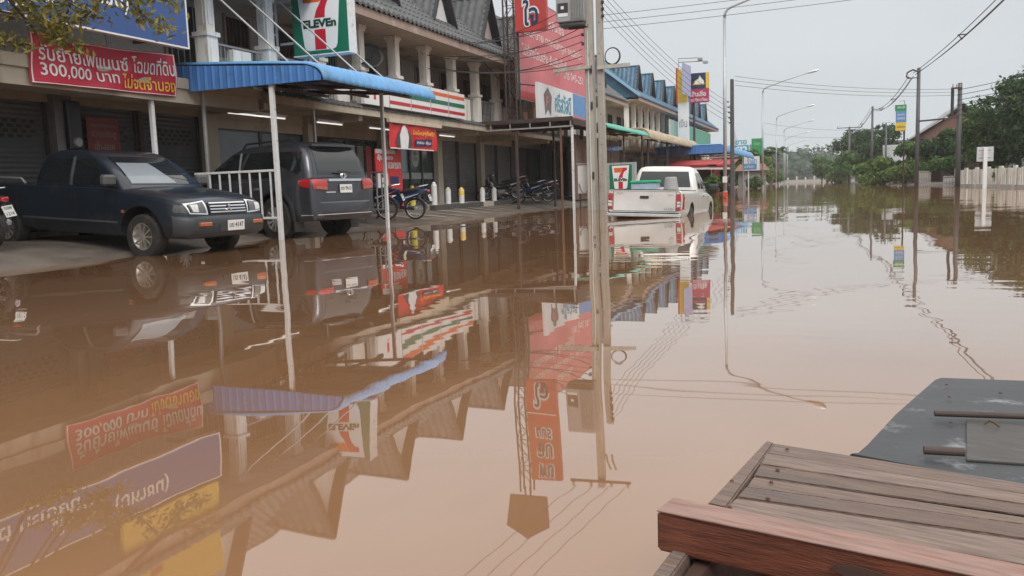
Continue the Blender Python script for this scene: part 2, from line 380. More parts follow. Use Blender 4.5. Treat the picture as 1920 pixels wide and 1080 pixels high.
mat('figure_white', (0.72, 0.74, 0.76), 0.5)
mat('figure_dark', (0.06, 0.055, 0.06), 0.5)
mat('tub_green', (0.02, 0.42, 0.2), 0.4)
mat('tub_clear', (0.42, 0.52, 0.60), 0.3)
mat('cloth_grey', (0.3, 0.3, 0.3), 0.8)
mat('far_road', (0.5, 0.5, 0.5), 0.7)
# ------------------------------------------------------------------ ground and flood water
def edge_right(y):
    if y < 47: return 9.3
    if y < 100: return 9.3-(y-47)*0.105
    return 3.7-(y-100)*0.02
def lerp(a, b, t): return a+(b-a)*max(0.0, min(1.0, t))
def ground_z(x, y):
    if x <= -7.0:
        sx = -10.05-0.55*math.exp(-((y-15.2)/2.6)**2)
        if x <= -11.8: z = 0.24
        elif x <= sx: z = lerp(0.24, 0.0, (x+11.8)/(sx+11.8))
        else: z = lerp(0.0, -0.42, (x-sx)/2.2)
    else:
        e = edge_right(y); z = lerp(-0.45, 0.16, (x-(e-2.2))/2.4)
    if y > 170: z = max(z, lerp(z, 0.25, (y-170)/30))
    return z+0.012*math.sin(x*3.1+y*1.7)*math.sin(y*0.9-x)
xs = [-900, -500, -200, -80, -40, -25, -18]+[-15+0.5*i for i in range(0, 22)]+[-4, -2, 0, 1.5]+[2+0.5*i for i in range(18)]+[12, 15, 20, 30, 60, 150, 500, 900]
ys = [-60, -30, -15, -8]+[-4+1.0*i for i in range(0, 56)]+[54, 57, 60, 65, 70, 76, 82, 90, 98, 108, 120, 135, 150, 165, 172, 180, 190, 200, 230, 300, 450, 700, 960]
MB().grid([[(x, y, ground_z(x, y)) for x in xs] for y in ys]).build('ground', 'slab', smooth=True)['kind'] = 'structure'

def water_material():
    m = bpy.data.materials.new('flood_water'); m.use_nodes = True; MATS['flood_water'] = m
    t = m.node_tree; lk = t.links.new; t.nodes.clear()
    o = t.nodes.new('ShaderNodeOutputMaterial')
    tc = t.nodes.new('ShaderNodeTexCoord')
    def noise(scale, detail, sx=1, sy=1, rough=0.5, dist=0.0):
        mp = t.nodes.new('ShaderNodeMapping'); mp.inputs['Scale'].default_value = (sx, sy, 1); mp.inputs['Rotation'].default_value = (0, 0, R(-14))
        lk(tc.outputs['Object'], mp.inputs[0])
        n = t.nodes.new('ShaderNodeTexNoise'); n.inputs['Scale'].default_value = scale; n.inputs['Detail'].default_value = detail; n.inputs['Roughness'].default_value = rough; n.inputs['Distortion'].default_value = dist
        lk(mp.outputs[0], n.inputs['Vector']); return n.outputs[0]
    def math_(op, a, b):
        n = t.nodes.new('ShaderNodeMath'); n.operation = op
        for i, q in enumerate((a, b)):
            if isinstance(q, (int, float)): n.inputs[i].default_value = q
            else: lk(q, n.inputs[i])
        return n.outputs[0]
    # mud carried in the water: two close browns in slow drifts
    cr = t.nodes.new('ShaderNodeValToRGB'); cr.color_ramp.elements[0].position = 0.3; cr.color_ramp.elements[1].position = 0.72
    cr.color_ramp.elements[0].color = MUD1; cr.color_ramp.elements[1].color = MUD2
    lk(noise(0.28, 7, 1, 0.4, 0.62, 1.2), cr.inputs[0])
    df = t.nodes.new('ShaderNodeBsdfDiffuse'); lk(cr.outputs[0], df.inputs[0])
    gl = t.nodes.new('ShaderNodeBsdfGlossy'); gl.inputs['Roughness'].default_value = 0.015; gl.inputs[0].default_value = (1, 0.98, 0.96, 1)
    # ripples: slow swell, finer ruffles only in patches
    swell = noise(0.55, 1, 1, 0.6)
    fine = noise(2.6, 1, 0.45, 1.5)
    patch = t.nodes.new('ShaderNodeMapRange'); patch.inputs['From Min'].default_value = 0.5; patch.inputs['From Max'].default_value = 0.72
    lk(noise(0.16, 2), patch.inputs[0])
    h = math_('ADD', math_('MULTIPLY', swell, SWELL), math_('MULTIPLY', math_('MULTIPLY', fine, math_('ADD', patch.outputs[0], 0.12)), RUFFLE))
    bp = t.nodes.new('ShaderNodeBump'); bp.inputs['Strength'].default_value = 1.0; bp.inputs['Distance'].default_value = 1.0
    lk(h, bp.inputs['Height']); lk(bp.outputs[0], gl.inputs['Normal'])
    def fres(sock):
        rp = t.nodes.new('ShaderNodeValToRGB'); e = rp.color_ramp.elements; e[0].color = (0.0, 0.0, 0.0, 1); e[1].color = (0.92, 0.92, 0.92, 1)
        for pos, val in ((0.12, 0.10), (0.2, 0.18), (0.45, 0.62), (0.7, 0.80)):
            q = e.new(pos); q.color = (val, val, val, 1)
        lk(sock, rp.inputs[0]); return rp.outputs[0]
    fr = t.nodes.new('ShaderNodeFresnel'); fr.inputs['IOR'].default_value = WATER_IOR; lk(bp.outputs[0], fr.inputs['Normal'])
    mx = t.nodes.new('ShaderNodeMixShader'); lk(fres(fr.outputs[0]), mx.inputs[0]); lk(df.outputs[0], mx.inputs[1]); lk(gl.outputs[0], mx.inputs[2]); lk(mx.outputs[0], o.inputs[0])
    return m
MUD1 = (0.215, 0.106, 0.050, 1); MUD2 = (0.28, 0.156, 0.082, 1)
SWELL, RUFFLE, WATER_IOR = 0.015, 0.0036, 2.1
water_material()
wm_ = MB()
wm_.grid([[(x, y, 0.0) for x in (-300, -60, -14, 0, 14, 60, 300)] for y in (-60, -10, 20, 60, 120, 215)])
wm_.build('flood_water', 'flood_water')['kind'] = 'structure'

# raised walkway in front of the shops with its kerb blocks
walk = MB().box(-13.6, -11.98, 24.2, 31.2, 0.1, 0.385).box(-16, -13.6, 3.5, 50, 0.1, 0.34).build('walkway', 'walk')
walk['kind'] = 'structure'
yk = 24.2; k = 0
kb = None
while yk < 31.2:
    ln = 0.98
    mm = 'kerb_pale' if k in (4,) else 'kerb_dark'
    MB().cbox(-11.98, -11.76, yk+0.01, min(yk+ln, 31.2)-0.01, 0.1, 0.39+0.008*math.sin(k*2.3), 0.015).build('kerb_block', mm, walk)
    yk += 1.0; k += 1
# pale painted bars of the parking bays in front of the kerb
for k in range(9):
    y0 = 20.6+k*1.15
    pts = []
    mbp = MB()
    for i in range(5):
        x = -11.6+i*0.3
        pts.append([(x, y0+0.05*i, ground_z(x, y0)+0.026), (x, y0+0.05*i+0.13, ground_z(x, y0+0.1)+0.026)])
    mbp.grid(pts).build('parking_line', 'kerb_pale')['kind'] = 'structure'

# ------------------------------------------------------------------ the shophouse rows
EAVE_X, WALL_X, UP_X, COL_X, LIP_X = -11.25, -13.6, -13.95, -12.2, -11.9
def tile_course_mesh(length, rise, run, step=0.27, amp=0.032, seg=6):
    n = int(length/step*seg); rows = [[], [], []]
    for i in range(n+1):
        y = length*i/n; w = amp*math.sin(2*math.pi*y/step)
        rows[0].append((0, y, -0.02+w)); rows[1].append((0.0, y, 0.065+w)); rows[2].append((-run-0.05, y, rise+0.055+w))
    m = MB(); m.grid(rows[:2]); m.grid(rows[1:]); me = m.mesh('tile_course'); me.shade_smooth(); return me
def shop_row(root, y0, y1, zo, tilem, colm, col_ys, dormer_ys, wallm, ridge_x=-16.0, detail=True, skip_lower=False):
    ez = 5.62+zo; slope = 0.8
    rz = ez+slope*(EAVE_X-ridge_x)
    # roof: deck under courses of tiles
    rf = MB().add([(EAVE_X, y0, ez-0.02), (EAVE_X, y1, ez-0.02), (ridge_x, y1, rz-0.02), (ridge_x, y0, rz-0.02), (ridge_x-4.5, y0, ez), (ridge_x-4.5, y1, ez)],
                  [(0,1,2,3), (3,2,5,4), (0,3,4), (1,5,2)]).build('roof', tilem, root)
    nrow = 13; run = (EAVE_X-ridge_x)/nrow
    me = tile_course_mesh(y1-y0, run*slope, run, seg=6 if detail else 4); me.materials.append(MATS[tilem])
    for i in range(nrow):
        o = bpy.data.objects.new('tile_course', me); COL.objects.link(o); o.parent = rf
        o.location = (EAVE_X+0.06-i*run, y0, ez+i*run*slope)
    MB().cyl((ridge_x, y0, rz+0.03), (ridge_x, y1, rz+0.03), 0.12, n=8).build('ridge_cap', tilem, rf)
    MB().box(EAVE_X-0.06, EAVE_X-0.005, y0, y1, ez-0.26, ez-0.03).build('fascia', 'fascia', root)
    MB().box(UP_X, EAVE_X-0.065, y0+0.01, y1-0.01, ez-0.2, ez-0.16).build('eave_soffit', 'soffit', root)
    # upper wall, balcony slab and beam
    MB().box(UP_X-0.25, UP_X, y0, y1, 3.2, ez-0.205).build('upper_wall', wallm, root)
    for ya_ in (y0, y1-0.2): MB().box(UP_X-4, UP_X-0.26, ya_, ya_+0.2, 0.2, ez).build('side_wall', wallm, root)
    MB().box(WALL_X+0.002, LIP_X, y0, y1, 3.0, 3.2).build('balcony_slab', 'wall_cream', root)
    MB().box(WALL_X-0.3, WALL_X, y0, y1, 2.72, 3.2).build('lintel_beam', 'wall_cream', root)
    for cy in col_ys:
        c = MB().box(COL_X-0.16, COL_X+0.16, cy-0.16, cy+0.16, 3.2, 4.18).box(COL_X-0.2, COL_X+0.2, cy-0.2, cy+0.2, 4.18, 4.27)
        c.box(COL_X-0.13, COL_X+0.13, cy-0.13, cy+0.13, 4.27, ez-0.36).box(COL_X+0.13, COL_X+0.145, cy-0.07, cy+0.07, 4.42, ez-0.5).box(COL_X-0.07, COL_X+0.07, cy-0.145, cy-0.13, 4.42, ez-0.5)
        c.box(COL_X-0.16, COL_X+0.16, cy-0.16, cy+0.16, ez-0.36, ez-0.30).box(COL_X-0.19, COL_X+0.19, cy-0.19, cy+0.19, ez-0.30, ez-0.21)
        c.build('column', colm, root)
    for dy in dormer_ys:
        dx = -12.15; bz = ez+slope*(EAVE_X-dx); hh = 1.55; hw = 0.78
        bx = dx-hh/slope
        g = MB().prism([(-hw+0.12, 0.05), (hw-0.12, 0.05), (0, hh-0.32)], (dx, dy, bz), Y, Z, -X, 0.04).build('dormer_gable', 'sign_white', root)
        for s in (-1, 1):
            # tiled cheek: wavy sheet from the ridge down to the main roof
            P = []; nu, nv = 14, 48
            for i in range(nu+1):
                row = []
                for j in range(nv+1):
                    q = i/nu; xr = dx+0.16-(j/nv)*(hh/slope+0.16)
                    # keep the sheet above the main roof: its foot climbs with the roof
                    zfoot = ez+slope*(EAVE_X-min(xr, dx))-0.02
                    z = bz+hh-(bz+hh-zfoot)*q
                    y = dy+s*(hw+0.06)*(bz+hh-z)/hh
                    w = 0.03*math.sin(j/nv*(hh/slope)/0.27*2*math.pi)+(0.05 if i % 2 else 0.0)
                    row.append((xr, y+s*w, z+0.02+0.35*w))
                P.append(row)
            MB().grid(P).build('dormer_roof', tilem, g, smooth=True)
            MB().bar((dx+0.17, dy+s*(hw+0.1), bz-0.08), (dx+0.17, dy, bz+hh+0.06), 0.07, 0.2, up=(1, 0, 0)).build('barge_board', 'barge_dark', g)
        MB().cyl((dx+0.22, dy, bz+hh+0.04), (bx, dy, bz+hh+0.04), 0.07, n=8).build('ridge_cap', tilem, g)
    return ez
BAYS = [3.9+4.06*i for i in range(12)]         # pilaster lines: 3.9, 7.96, 12.02, 16.08, 20.14, 24.2, 28.26, 32.32, 36.38, 40.44, 44.5, 48.56
rowA = thing('shophouse_row', (-13.6, 27, 0.24), 'long two-storey shophouse row with grey tiled roof, white gable dormers and balcony columns', 'building')
ezA = shop_row(rowA, 3.9, 49.6, 0.0, 'tile_grey', 'column_white', [14.6+2.03*i for i in range(17)], [9.7, 13.75, 17.8, 21.85, 25.9, 29.95, 34.0, 38.05, 42.1, 46.15], 'brickish')
for y in BAYS:
    MB().box(WALL_X-0.28, WALL_X+0.14, y-0.2, y+0.2, 0.3, 2.995).build('pilaster', 'wall_grey' if y > 36 or y < 14 else 'wall_cream', rowA)
# slim tiled lip along the balcony edge over the store
lip = MB()
nseg = int((45.0-15.9)/0.25*4); P = [[], [], []]
for i in range(nseg+1):
    y = 15.9+(45-15.9)*i/nseg; w = 0.012*math.sin(i*math.pi/2)
    P[0].append((LIP_X+0.20, y, 3.10+w)); P[1].append((LIP_X+0.19, y, 3.14+w)); P[2].append((LIP_X-0.12, y, 3.26+w))
lip.grid(P); lip.build('tile_lip', 'tile_grey', rowA, smooth=True)
MB().box(LIP_X+0.002, LIP_X+0.16, 15.9, 45, 2.92, 3.1).build('edge_beam', 'wall_cream', rowA)
# beams under the balcony
for y in BAYS[3:9]:
    MB().box(WALL_X+0.003, LIP_X-0.01, y-0.1, y+0.1, 2.78, 2.997).build('cross_beam', 'soffit', rowA)
# upper floor openings: dark doors with grilles between the columns
for i, y in enumerate([15.2+2.03*j for j in range(14)]):
    w = 1.15 if i % 2 == 0 else 0.85
    z0 = 3.25 if i % 2 == 0 else 4.0
    d = MB().box(UP_X+0.002, UP_X+0.05, y+0.15, y+0.15+w, z0, 5.25).build('upper_door' if i % 2 == 0 else 'upper_window', 'dark_room', rowA)
    g = MB()
    for q in range(6): g.box(UP_X+0.055, UP_X+0.075, y+0.15+w*(q+0.5)/6-0.012, y+0.15+w*(q+0.5)/6+0.012, z0+0.02, 5.23)
    g.box(UP_X+0.052, UP_X+0.078, y+0.15, y+0.15+w, 4.55, 4.59)
    g.build('grille', 'iron_rust' if i % 3 else 'steel_grey', d)
    for ya_ in (y+0.08, y+0.152+w): MB().box(UP_X+0.001, UP_X+0.06, ya_, ya_+0.068, z0, 5.32).build('jamb', 'fascia', d)
# balcony railings between the columns, with low solid pedestals at mid span
for i in range(14):
    ya, yb = 14.6+2.03*i+0.22, 14.6+2.03*(i+1)-0.22
    g = MB(); g.box(COL_X-0.03, COL_X+0.03, ya, yb, 4.06, 4.1).box(COL_X-0.02, COL_X+0.02, ya, yb, 3.32, 3.35)
    n = 12
    for q in range(n): g.cyl((COL_X, ya+(yb-ya)*(q+0.5)/n, 3.3), (COL_X, ya+(yb-ya)*(q+0.5)/n, 4.07), 0.012, n=5)
    g.build('balcony_railing', 'steel_grey', rowA)
    if i % 2 == 0 or 7 < i < 12: MB().cbox(COL_X-0.1, COL_X+0.1, (ya+yb)/2-0.3, (ya+yb)/2+0.3, 3.2, 4.02, 0.01).build('balcony_panel', 'column_white', rowA)
# first-floor band over the near bays (behind the banner), with louvre vents
MB().box(-12.6, -11.95, 3.9, 15.85, 2.72, 3.0).build('drop_beam', 'wall_cream', rowA)

def roller_shutter(ya, yb, m, z0=0.3, z1=2.72, x=WALL_X-0.12, holes=False):
    P = []; n = int((z1-z0)/0.045)
    for i in range(n+1):
        z = z0+(z1-z0)*i/n; xx = x+(0.014 if i % 2 else 0.0)
        P.append([(xx, ya, z), (xx, yb, z)])
    s = MB().grid(P).build('roller_shutter', m, rowA)
    MB().box(x-0.01, x+0.06, ya-0.001, ya+0.06, z0, z1).box(x-0.01, x+0.06, yb-0.06, yb+0.001, z0, z1).box(x-0.01, x+0.07, ya+0.06, yb-0.06, z0, z0+0.07).build('guide_rail', 'iron_dark', s)
    if holes:
        h = MB()
        for r_ in range(4):
            for c in range(14):
                if (r_+c) % 2 == 0: h.box(x+0.015, x+0.022, ya+0.25+c*(yb-ya-0.5)/14, ya+0.25+c*(yb-ya-0.5)/14+0.10, 2.05+r_*0.09, 2.11+r_*0.09)
        h.build('vent_slots', 'dark_room', s)
    return s
for i in range(11):
    ya, yb = BAYS[i]+0.2, BAYS[i+1]-0.2
    if i in (3, 4, 5): continue
    if i < 3:
        ym = (ya+yb)/2
        roller_shutter(ya, ym-0.05, 'shutter', holes=True); MB().box(WALL_X-0.15, WALL_X, ym-0.05, ym+0.05, 0.3, 2.72).build('mullion', 'iron_dark', rowA); roller_shutter(ym+0.05, yb, 'shutter', holes=True)
    else:
        ym = (ya+yb)/2
        roller_shutter(ya, ym-0.03, 'shutter_grey' if i in (6, 7) else 'shutter'); MB().box(WALL_X-0.15, WALL_X-0.02, ym-0.03, ym+0.03, 0.3, 2.72).build('mullion', 'iron_dark', rowA); roller_shutter(ym+0.03, yb, 'shutter_grey' if i in (6, 7) else 'shutter')
# store front: glazing bays
for i in (3, 4):
    ya, yb = BAYS[i]+0.2, BAYS[i+1]-0.2
    MB().box(WALL_X-0.2, WALL_X-0.02, ya, yb, 0.3, 0.75).build('stall_riser', 'panel_grey', rowA)
    MB().box(WALL_X-0.2, WALL_X-0.03, ya, yb, 2.5, 2.719).build('shutter_box', 'wall_cream', rowA)
    n = 2
    for q in range(n):
        a, b = ya+(yb-ya)*q/n, ya+(yb-ya)*(q+1)/n
        w = MB().box(WALL_X-0.1, WALL_X-0.08, a+0.06, b-0.06, 0.8, 2.46).build('shop_window', 'glass_film' if i == 3 else 'glass_shop', rowA)
        for bb in ((a, a+0.058, 0.75, 2.5), (b-0.058, b, 0.75, 2.5), (a+0.06, b-0.06, 0.752, 0.8), (a+0.06, b-0.06, 2.46, 2.498)): MB().box(WALL_X-0.12, WALL_X-0.05, *bb).build('frame_bar', 'frame_black', w)
        if i == 4:
            for r_ in range(3):
                MB().box(WALL_X-0.078, WALL_X-0.072, a+0.16+r_*0.5, a+0.5+r_*0.5, 1.3, 2.3).build('poster', ['sign_red', 'sticker_white', 'panel_grey'][(r_+q) % 3], w)
ya, yb = BAYS[5]+0.2, BAYS[6]-0.2
MB().box(WALL_X-0.2, WALL_X-0.03, ya, yb, 2.55, 2.719).build('shutter_box', 'frame_black', rowA)
for q in range(4):
    a, b = ya+(yb-ya)*q/4, ya+(yb-ya)*(q+1)/4
    w = MB().box(WALL_X-0.1, WALL_X-0.08, a+0.05, b-0.05, 0.4, 2.5).build('glass_door' if q in (1, 2) else 'shop_window', 'glass_shop', rowA)
    for bb in ((a, a+0.048, 0.36, 2.549), (b-0.048, b, 0.36, 2.549), (a+0.05, b-0.05, 2.5, 2.548), (a+0.05, b-0.05, 0.36, 0.4)): MB().box(WALL_X-0.12, WALL_X-0.04, *bb).build('frame_bar', 'frame_black', w)
    MB().box(WALL_X-0.078, WALL_X-0.074, a+0.055, b-0.055, 1.28, 1.5).build('safety_band', 'panel_grey', w)
    if q == 2:
        el = [(0.27*math.cos(k*math.pi/12), 0.36*math.sin(k*math.pi/12)) for k in range(24)]
        c = (WALL_X-0.079, (a+b)/2, 2.05)
        flat(el, 'panel_grey', c, Y, Z, X, w, 'oval_sticker', lift=0.003)
        lettering('ALL', 'ink', c, Y, Z, X, -0.13, 0.06, 0.26, 0.14, w, lift=0.008); lettering('CAFE', 'ink', c, Y, Z, X, -0.16, -0.14, 0.32, 0.13, w, lift=0.008)

# fluorescent battens under the balcony
for k, (px, py) in enumerate(((505, 210), (618, 223), (712, 235), (838, 249), (460, 205))):
    p = atx(px, py, -12.55); p.z = 2.72
    t = thing('tube_lamp', p, ['lit fluorescent batten above the grey car roof', 'lit fluorescent batten over the right store window', 'lit fluorescent batten just left of the red hanging banner', 'lit fluorescent batten right of the red hanging banner', 'lit fluorescent batten leftmost under the store balcony'][k], 'lamp', group='battens under the balcony')
    MB().cbox(-0.05, 0.05, -0.62, 0.62, 0.03, 0.09, 0.01).build('batten', 'sticker_white', t, local=True)
    MB().cyl((0, -0.6, 0.0), (0, 0.6, 0.0), 0.018, n=8).build('tube', 'tube_light', t, local=True)
    MB().bar((0, -0.4, 0.09), (0, -0.4, 0.30), 0.01, 0.01).bar((0, 0.4, 0.09), (0, 0.4, 0.30), 0.01, 0.01).build('hanger', 'steel_grey', t, local=True)

# blue roofed row further on
rowB = thing('shophouse_row', (-13.6, 73, 0.24), 'white two-storey shophouse row with blue tiled roof and a line of small blue dormers', 'building')
shop_row(rowB, 52.6, 92.0, 0.62, 'tile_blue', 'column_white', [53.2+2.05*i for i in range(19)], [56.0+4.5*i for i in range(8)], 'wall_white', ridge_x=-15.6, detail=False)
MB().bar((EAVE_X+0.1, 52.55, 6.25), (-15.6, 52.55, 9.75), 0.4, 0.12, up=(-0.6, 0, 1)).build('verge_tiles', 'tile_blue_pale', rowB)
for i in range(9):
    y = 53.0+4.3*i
    d = MB().box(UP_X+0.002, UP_X+0.05, y+0.5, y+1.7, 3.3, 5.5).box(UP_X+0.002, UP_X+0.05, y+2.3, y+3.4, 4.1, 5.5).build('upper_window', 'dark_room', rowB)
    MB().box(WALL_X-0.25, WALL_X-0.05, y+0.05, y+4.0, 0.2, 2.72).build('roller_shutter', 'shutter', rowB)
    MB().box(WALL_X-0.28, WALL_X+0.14, y-0.2, y+0.05, 0.2, 2.995).build('pilaster', 'wall_cream', rowB)
    g = MB(); g.box(COL_X-0.03, COL_X+0.03, y, y+4.1, 4.06, 4.1)
    for q in range(20): g.cyl((COL_X, y+q*0.205, 3.2), (COL_X, y+q*0.205, 4.07), 0.014, n=4)
    g.build('balcony_railing', 'iron_dark', rowB)
# ------------------------------------------------------------------ canopies
def sheet_canopy(name, label, y0, y1, xw, xo, zw, ze, zb, fasc, top, posts=(), rib=0.25, amp=0.06, ztop_post=None, near_face=True, frame='iron_dark'):
    """sheet canopy: roof sloping from the wall (xw, zw) to the edge (xo), rolled over down to zb"""
    t = thing(name, ((xw+xo)/2, (y0+y1)/2, zb), label, 'canopy')
    prof = [(xw, zw)]
    xk = xo-0.42 if xo > xw else xo+0.42
    for k in range(1, 5): prof.append((xw+(xk-xw)*k/4, zw+(ze-zw)*k/4))
    for k in range(1, 8):
        a = R(90*k/7); prof.append((xk+0.42*math.sin(a), zb+0.02+(ze-zb-0.02)*math.cos(a)))
    n = int((y1-y0)/rib*6); P = []
    for j, (x, z) in enumerate(prof):
        row = []
        for i in range(n+1):
            y = y0+(y1-y0)*i/n; w = amp*abs(math.sin(math.pi*(y-y0)/rib))**0.7
            d = max(0.0, (j-4)/7.0); row.append((x+w*math.sin(d*1.57), y, z+w*math.cos(d*1.57)+0.01*math.sin(y*1.3+j)))
        P.append(row)
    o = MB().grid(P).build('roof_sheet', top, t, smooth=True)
    md = o.modifiers.new('thick', 'SOLIDIFY'); md.thickness = 0.006; md.offset = -1
    if near_face:
        # ribbed upright sheet closing the near end
        m = int((xo-xw)/0.045); P = [[], []]
        for i in range(m+1):
            x = xw+(xo-0.03-xw)*i/m; yy = y0-0.02-(0.018 if (i % 4) == 0 else 0.0)
            zt = prof[0][1]
            for j in range(len(prof)-1):
                if prof[j][0] <= x <= prof[j+1][0]+1e-6:
                    q = (x-prof[j][0])/max(1e-6, prof[j+1][0]-prof[j][0]); zt = prof[j][1]+(prof[j+1][1]-prof[j][1])*q
            P[0].append((x, yy, min(zb+0.02, zt))); P[1].append((x, yy, max(zt-0.03, zb+0.03)))
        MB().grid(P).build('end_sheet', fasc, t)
    for k in range(4):
        y = y0+0.15+(y1-y0-0.3)*k/3
        MB().bar((xw, y, zw-0.12), (xo-0.30, y, ze-0.14), 0.05, 0.09).build('rafter', frame, t)
    for k in range(3):
        x = xw+0.5+(xo-xw-1.1)*k/2; z = zw+(ze-zw)*(x-xw)/(xk-xw)-0.21
        MB().box(x-0.03, x+0.03, y0+0.02, y1-0.02, z-0.03, z+0.03).build('purlin', frame, t)
    for (px, py, m, w) in posts:
        gz = min(ground_z(px, py), 0)-0.3
        MB().cbox(px-w/2, px+w/2, py-w/2, py+w/2, gz, (zw+(ze-zw)*(px-xw)/(xk-xw))-0.15, 0.006).build('post', m, t)
    return t
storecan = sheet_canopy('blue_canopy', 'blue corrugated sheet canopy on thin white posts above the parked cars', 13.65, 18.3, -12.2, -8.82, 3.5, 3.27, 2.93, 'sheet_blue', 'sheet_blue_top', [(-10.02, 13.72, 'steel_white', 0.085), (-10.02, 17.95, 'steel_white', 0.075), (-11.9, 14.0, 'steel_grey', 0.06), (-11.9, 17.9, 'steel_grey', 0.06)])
for k, y in enumerate((14.1, 15.4, 16.9, 18.1)):
    MB().cyl((-9.75, y, 3.31), (-12.0, y-0.1, 5.35), 0.022, n=6).build('tie_rod', 'steel_grey', storecan)
# white tube barriers by the posts
def barrier(label, y, x0, x1, zt, zb, n, m='steel_white', w=0.045):
    t = thing('tube_barrier', ((x0+x1)/2, y, zb), label, 'barrier')
    MB().cbox(x0, x1, y-w/2, y+w/2, zt-w, zt, 0.006).build('rail', m, t); MB().cbox(x0, x1, y-w/2, y+w/2, zb, zb+w, 0.006).build('rail', m, t)
    for k in range(n):
        x = x0+(x1-x0)*(k+0.5)/n; MB().box(x-0.014, x+0.014, y-0.014, y+0.014, zb+w, zt-w).build('upright', m, t)
barrier('white tube barrier with upright bars between the navy pickup and grey car', 13.72, -12.0, -10.065, 1.36, 0.40, 8)
barrier('narrow worn tube barrier on the far thin post beside the motorcycle', 17.95, -10.62, -10.06, 1.35, 0.42, 4, 'steel_grey', 0.04)
t = thing('steel_post', (-12.05, 11.6, 0.2), 'pale square steel post in front of the dark shutter, below the red banner', 'post')
p = atx(283, 190, -12.05); MB().cbox(-12.09, -12.01, p.y-0.04, p.y+0.04, 0.2, 3.05, 0.006).build('post', 'steel_white', t)
MB().cbox(-12.16, -11.94, p.y-0.11, p.y+0.11, 0.2, 0.225, 0.004).build('base_plate', 'steel_grey', t)

# brown flat canopy by the concrete poles
t = thing('flat_canopy', (-10.2, 33, 3.0), 'flat dark brown canopy on slim steel posts behind the concrete poles', 'canopy')
MB().box(-12.4, -8.45, 28.6, 32.6, 3.17, 3.22).build('roof_sheet', 'sheet_brown', t)
MB().box(-12.4, -8.45, 28.52, 28.585, 3.12, 3.26).build('edge_beam', 'iron_dark', t)
MB().box(-12.4, -8.45, 28.53, 28.58, 2.90, 2.95).build('lower_chord', 'steel_grey', t)
for k in range(6): MB().box(-12.3+k*0.75, -12.26+k*0.75, 28.535, 28.575, 2.95, 3.12).build('truss_strut', 'steel_grey', t)
for k in range(4): MB().box(-12.4, -8.47, 29.3+k*0.95, 29.36+k*0.95, 3.04, 3.165).build('purlin', 'iron_dark', t)
MB().box(-8.53, -8.45, 28.6, 32.6, 2.98, 3.165).build('edge_beam', 'iron_dark', t)
for (x, y, m, w) in ((-10.58, 28.62, 'iron_dark', 0.09), (-8.92, 28.62, 'iron_rust', 0.07), (-8.5, 28.62, 'steel_white', 0.08), (-10.4, 32.4, 'iron_dark', 0.08)):
    MB().cbox(x-w/2, x+w/2, y-w/2, y+w/2, -0.4 if x > -10 else 0.05, 3.1 if y > 30 else 2.9, 0.006).build('post', m, t)

# awnings further along
sheet_canopy('green_awning', 'sea-green sheet awning left of the silver pickup roof', 37.2, 46.2, -11.6, -9.4, 3.75, 3.62, 3.36, 'sheet_green', 'sheet_green', [(-9.7, 37.4, 'iron_dark', 0.08), (-9.7, 41.6, 'iron_dark', 0.08), (-9.7, 45.9, 'iron_dark', 0.08)], rib=0.3)
sheet_canopy('beige_awning', 'weathered beige sheet awning next to the sea-green one', 46.5, 64.3, -11.9, -9.4, 3.95, 3.85, 3.26, 'sheet_beige', 'sheet_beige', [(-9.7, 47.5, 'iron_dark', 0.1), (-9.7, 53.5, 'iron_dark', 0.1), (-9.7, 63.0, 'iron_dark', 0.1)], rib=0.34, amp=0.05)
sheet_canopy('long_blue_awning', 'long blue sheet awning with wide end face over the red market stall', 61.5, 84.0, -13.4, -7.0, 3.38, 3.42, 2.80, 'sheet_blue', 'sheet_blue_top', [(-7.4, 62.0, 'steel_grey', 0.09), (-7.4, 70.0, 'steel_grey', 0.09), (-7.4, 78.0, 'steel_grey', 0.09), (-10.2, 62.0, 'steel_grey', 0.09)], rib=0.3)
# brown upright boards closing the shop front under the green awning
bw = thing('board_wall', (-11.0, 41, 0.2), 'dark brown upright board wall in the shade under the green awning', 'wall')
for k in range(26):
    y = 37.3+k*0.345; MB().cbox(-11.12+0.01*(k % 3), -11.06+0.01*(k % 3), y+0.01, y+0.335, 0.2, 3.2, 0.006).build('board', 'roof_brown' if k % 4 else 'iron_rust', bw)

# ------------------------------------------------------------------ signs
def panel_x(name, label, x, y0, y1, z0, z1, m, t=0.06, frame=None, cat='sign'):
    """sign panel facing the road (+X); returns root and its drawing plane"""
    r = thing(name, (x, (y0+y1)/2, z0), label, cat)
    b = MB().box(x-t, x, y0, y1, z0, z1).build('panel', m, r)
    if frame:
        f = 0.03
        MB().box(x-t-0.005, x+0.012, y0-f, y1+f, z0-f, z0-0.001).box(x-t-0.005, x+0.012, y0-f, y1+f, z1+0.001, z1+f).box(x-t-0.005, x+0.012, y0-f, y0-0.001, z0, z1).box(x-t-0.005, x+0.012, y1+0.001, y1+f, z0, z1).build('edge_trim', frame, r)
    return r, (Vector((x, y0, z0)), Y, Z, X)
def panel_y(name, label, y, x0, x1, z0, z1, m, t=0.06, cat='sign', frame=None):
    """sign panel facing back along the road (-Y)"""
    r = thing(name, ((x0+x1)/2, y, z0), label, cat)
    MB().box(x0, x1, y, y+t, z0, z1).build('panel', m, r)
    if frame:
        f = 0.03
        MB().box(x0-f, x1+f, y-0.012, y+t+0.005, z0-f, z0-0.001).box(x0-f, x1+f, y-0.012, y+t+0.005, z1+0.001, z1+f).box(x0-f, x0-0.001, y-0.012, y+t+0.005, z0, z1).box(x1+0.001, x1+f, y-0.012, y+t+0.005, z0, z1).build('edge_trim', frame, r)
    return r, (Vector((x0, y, z0)), X, Z, -Y)
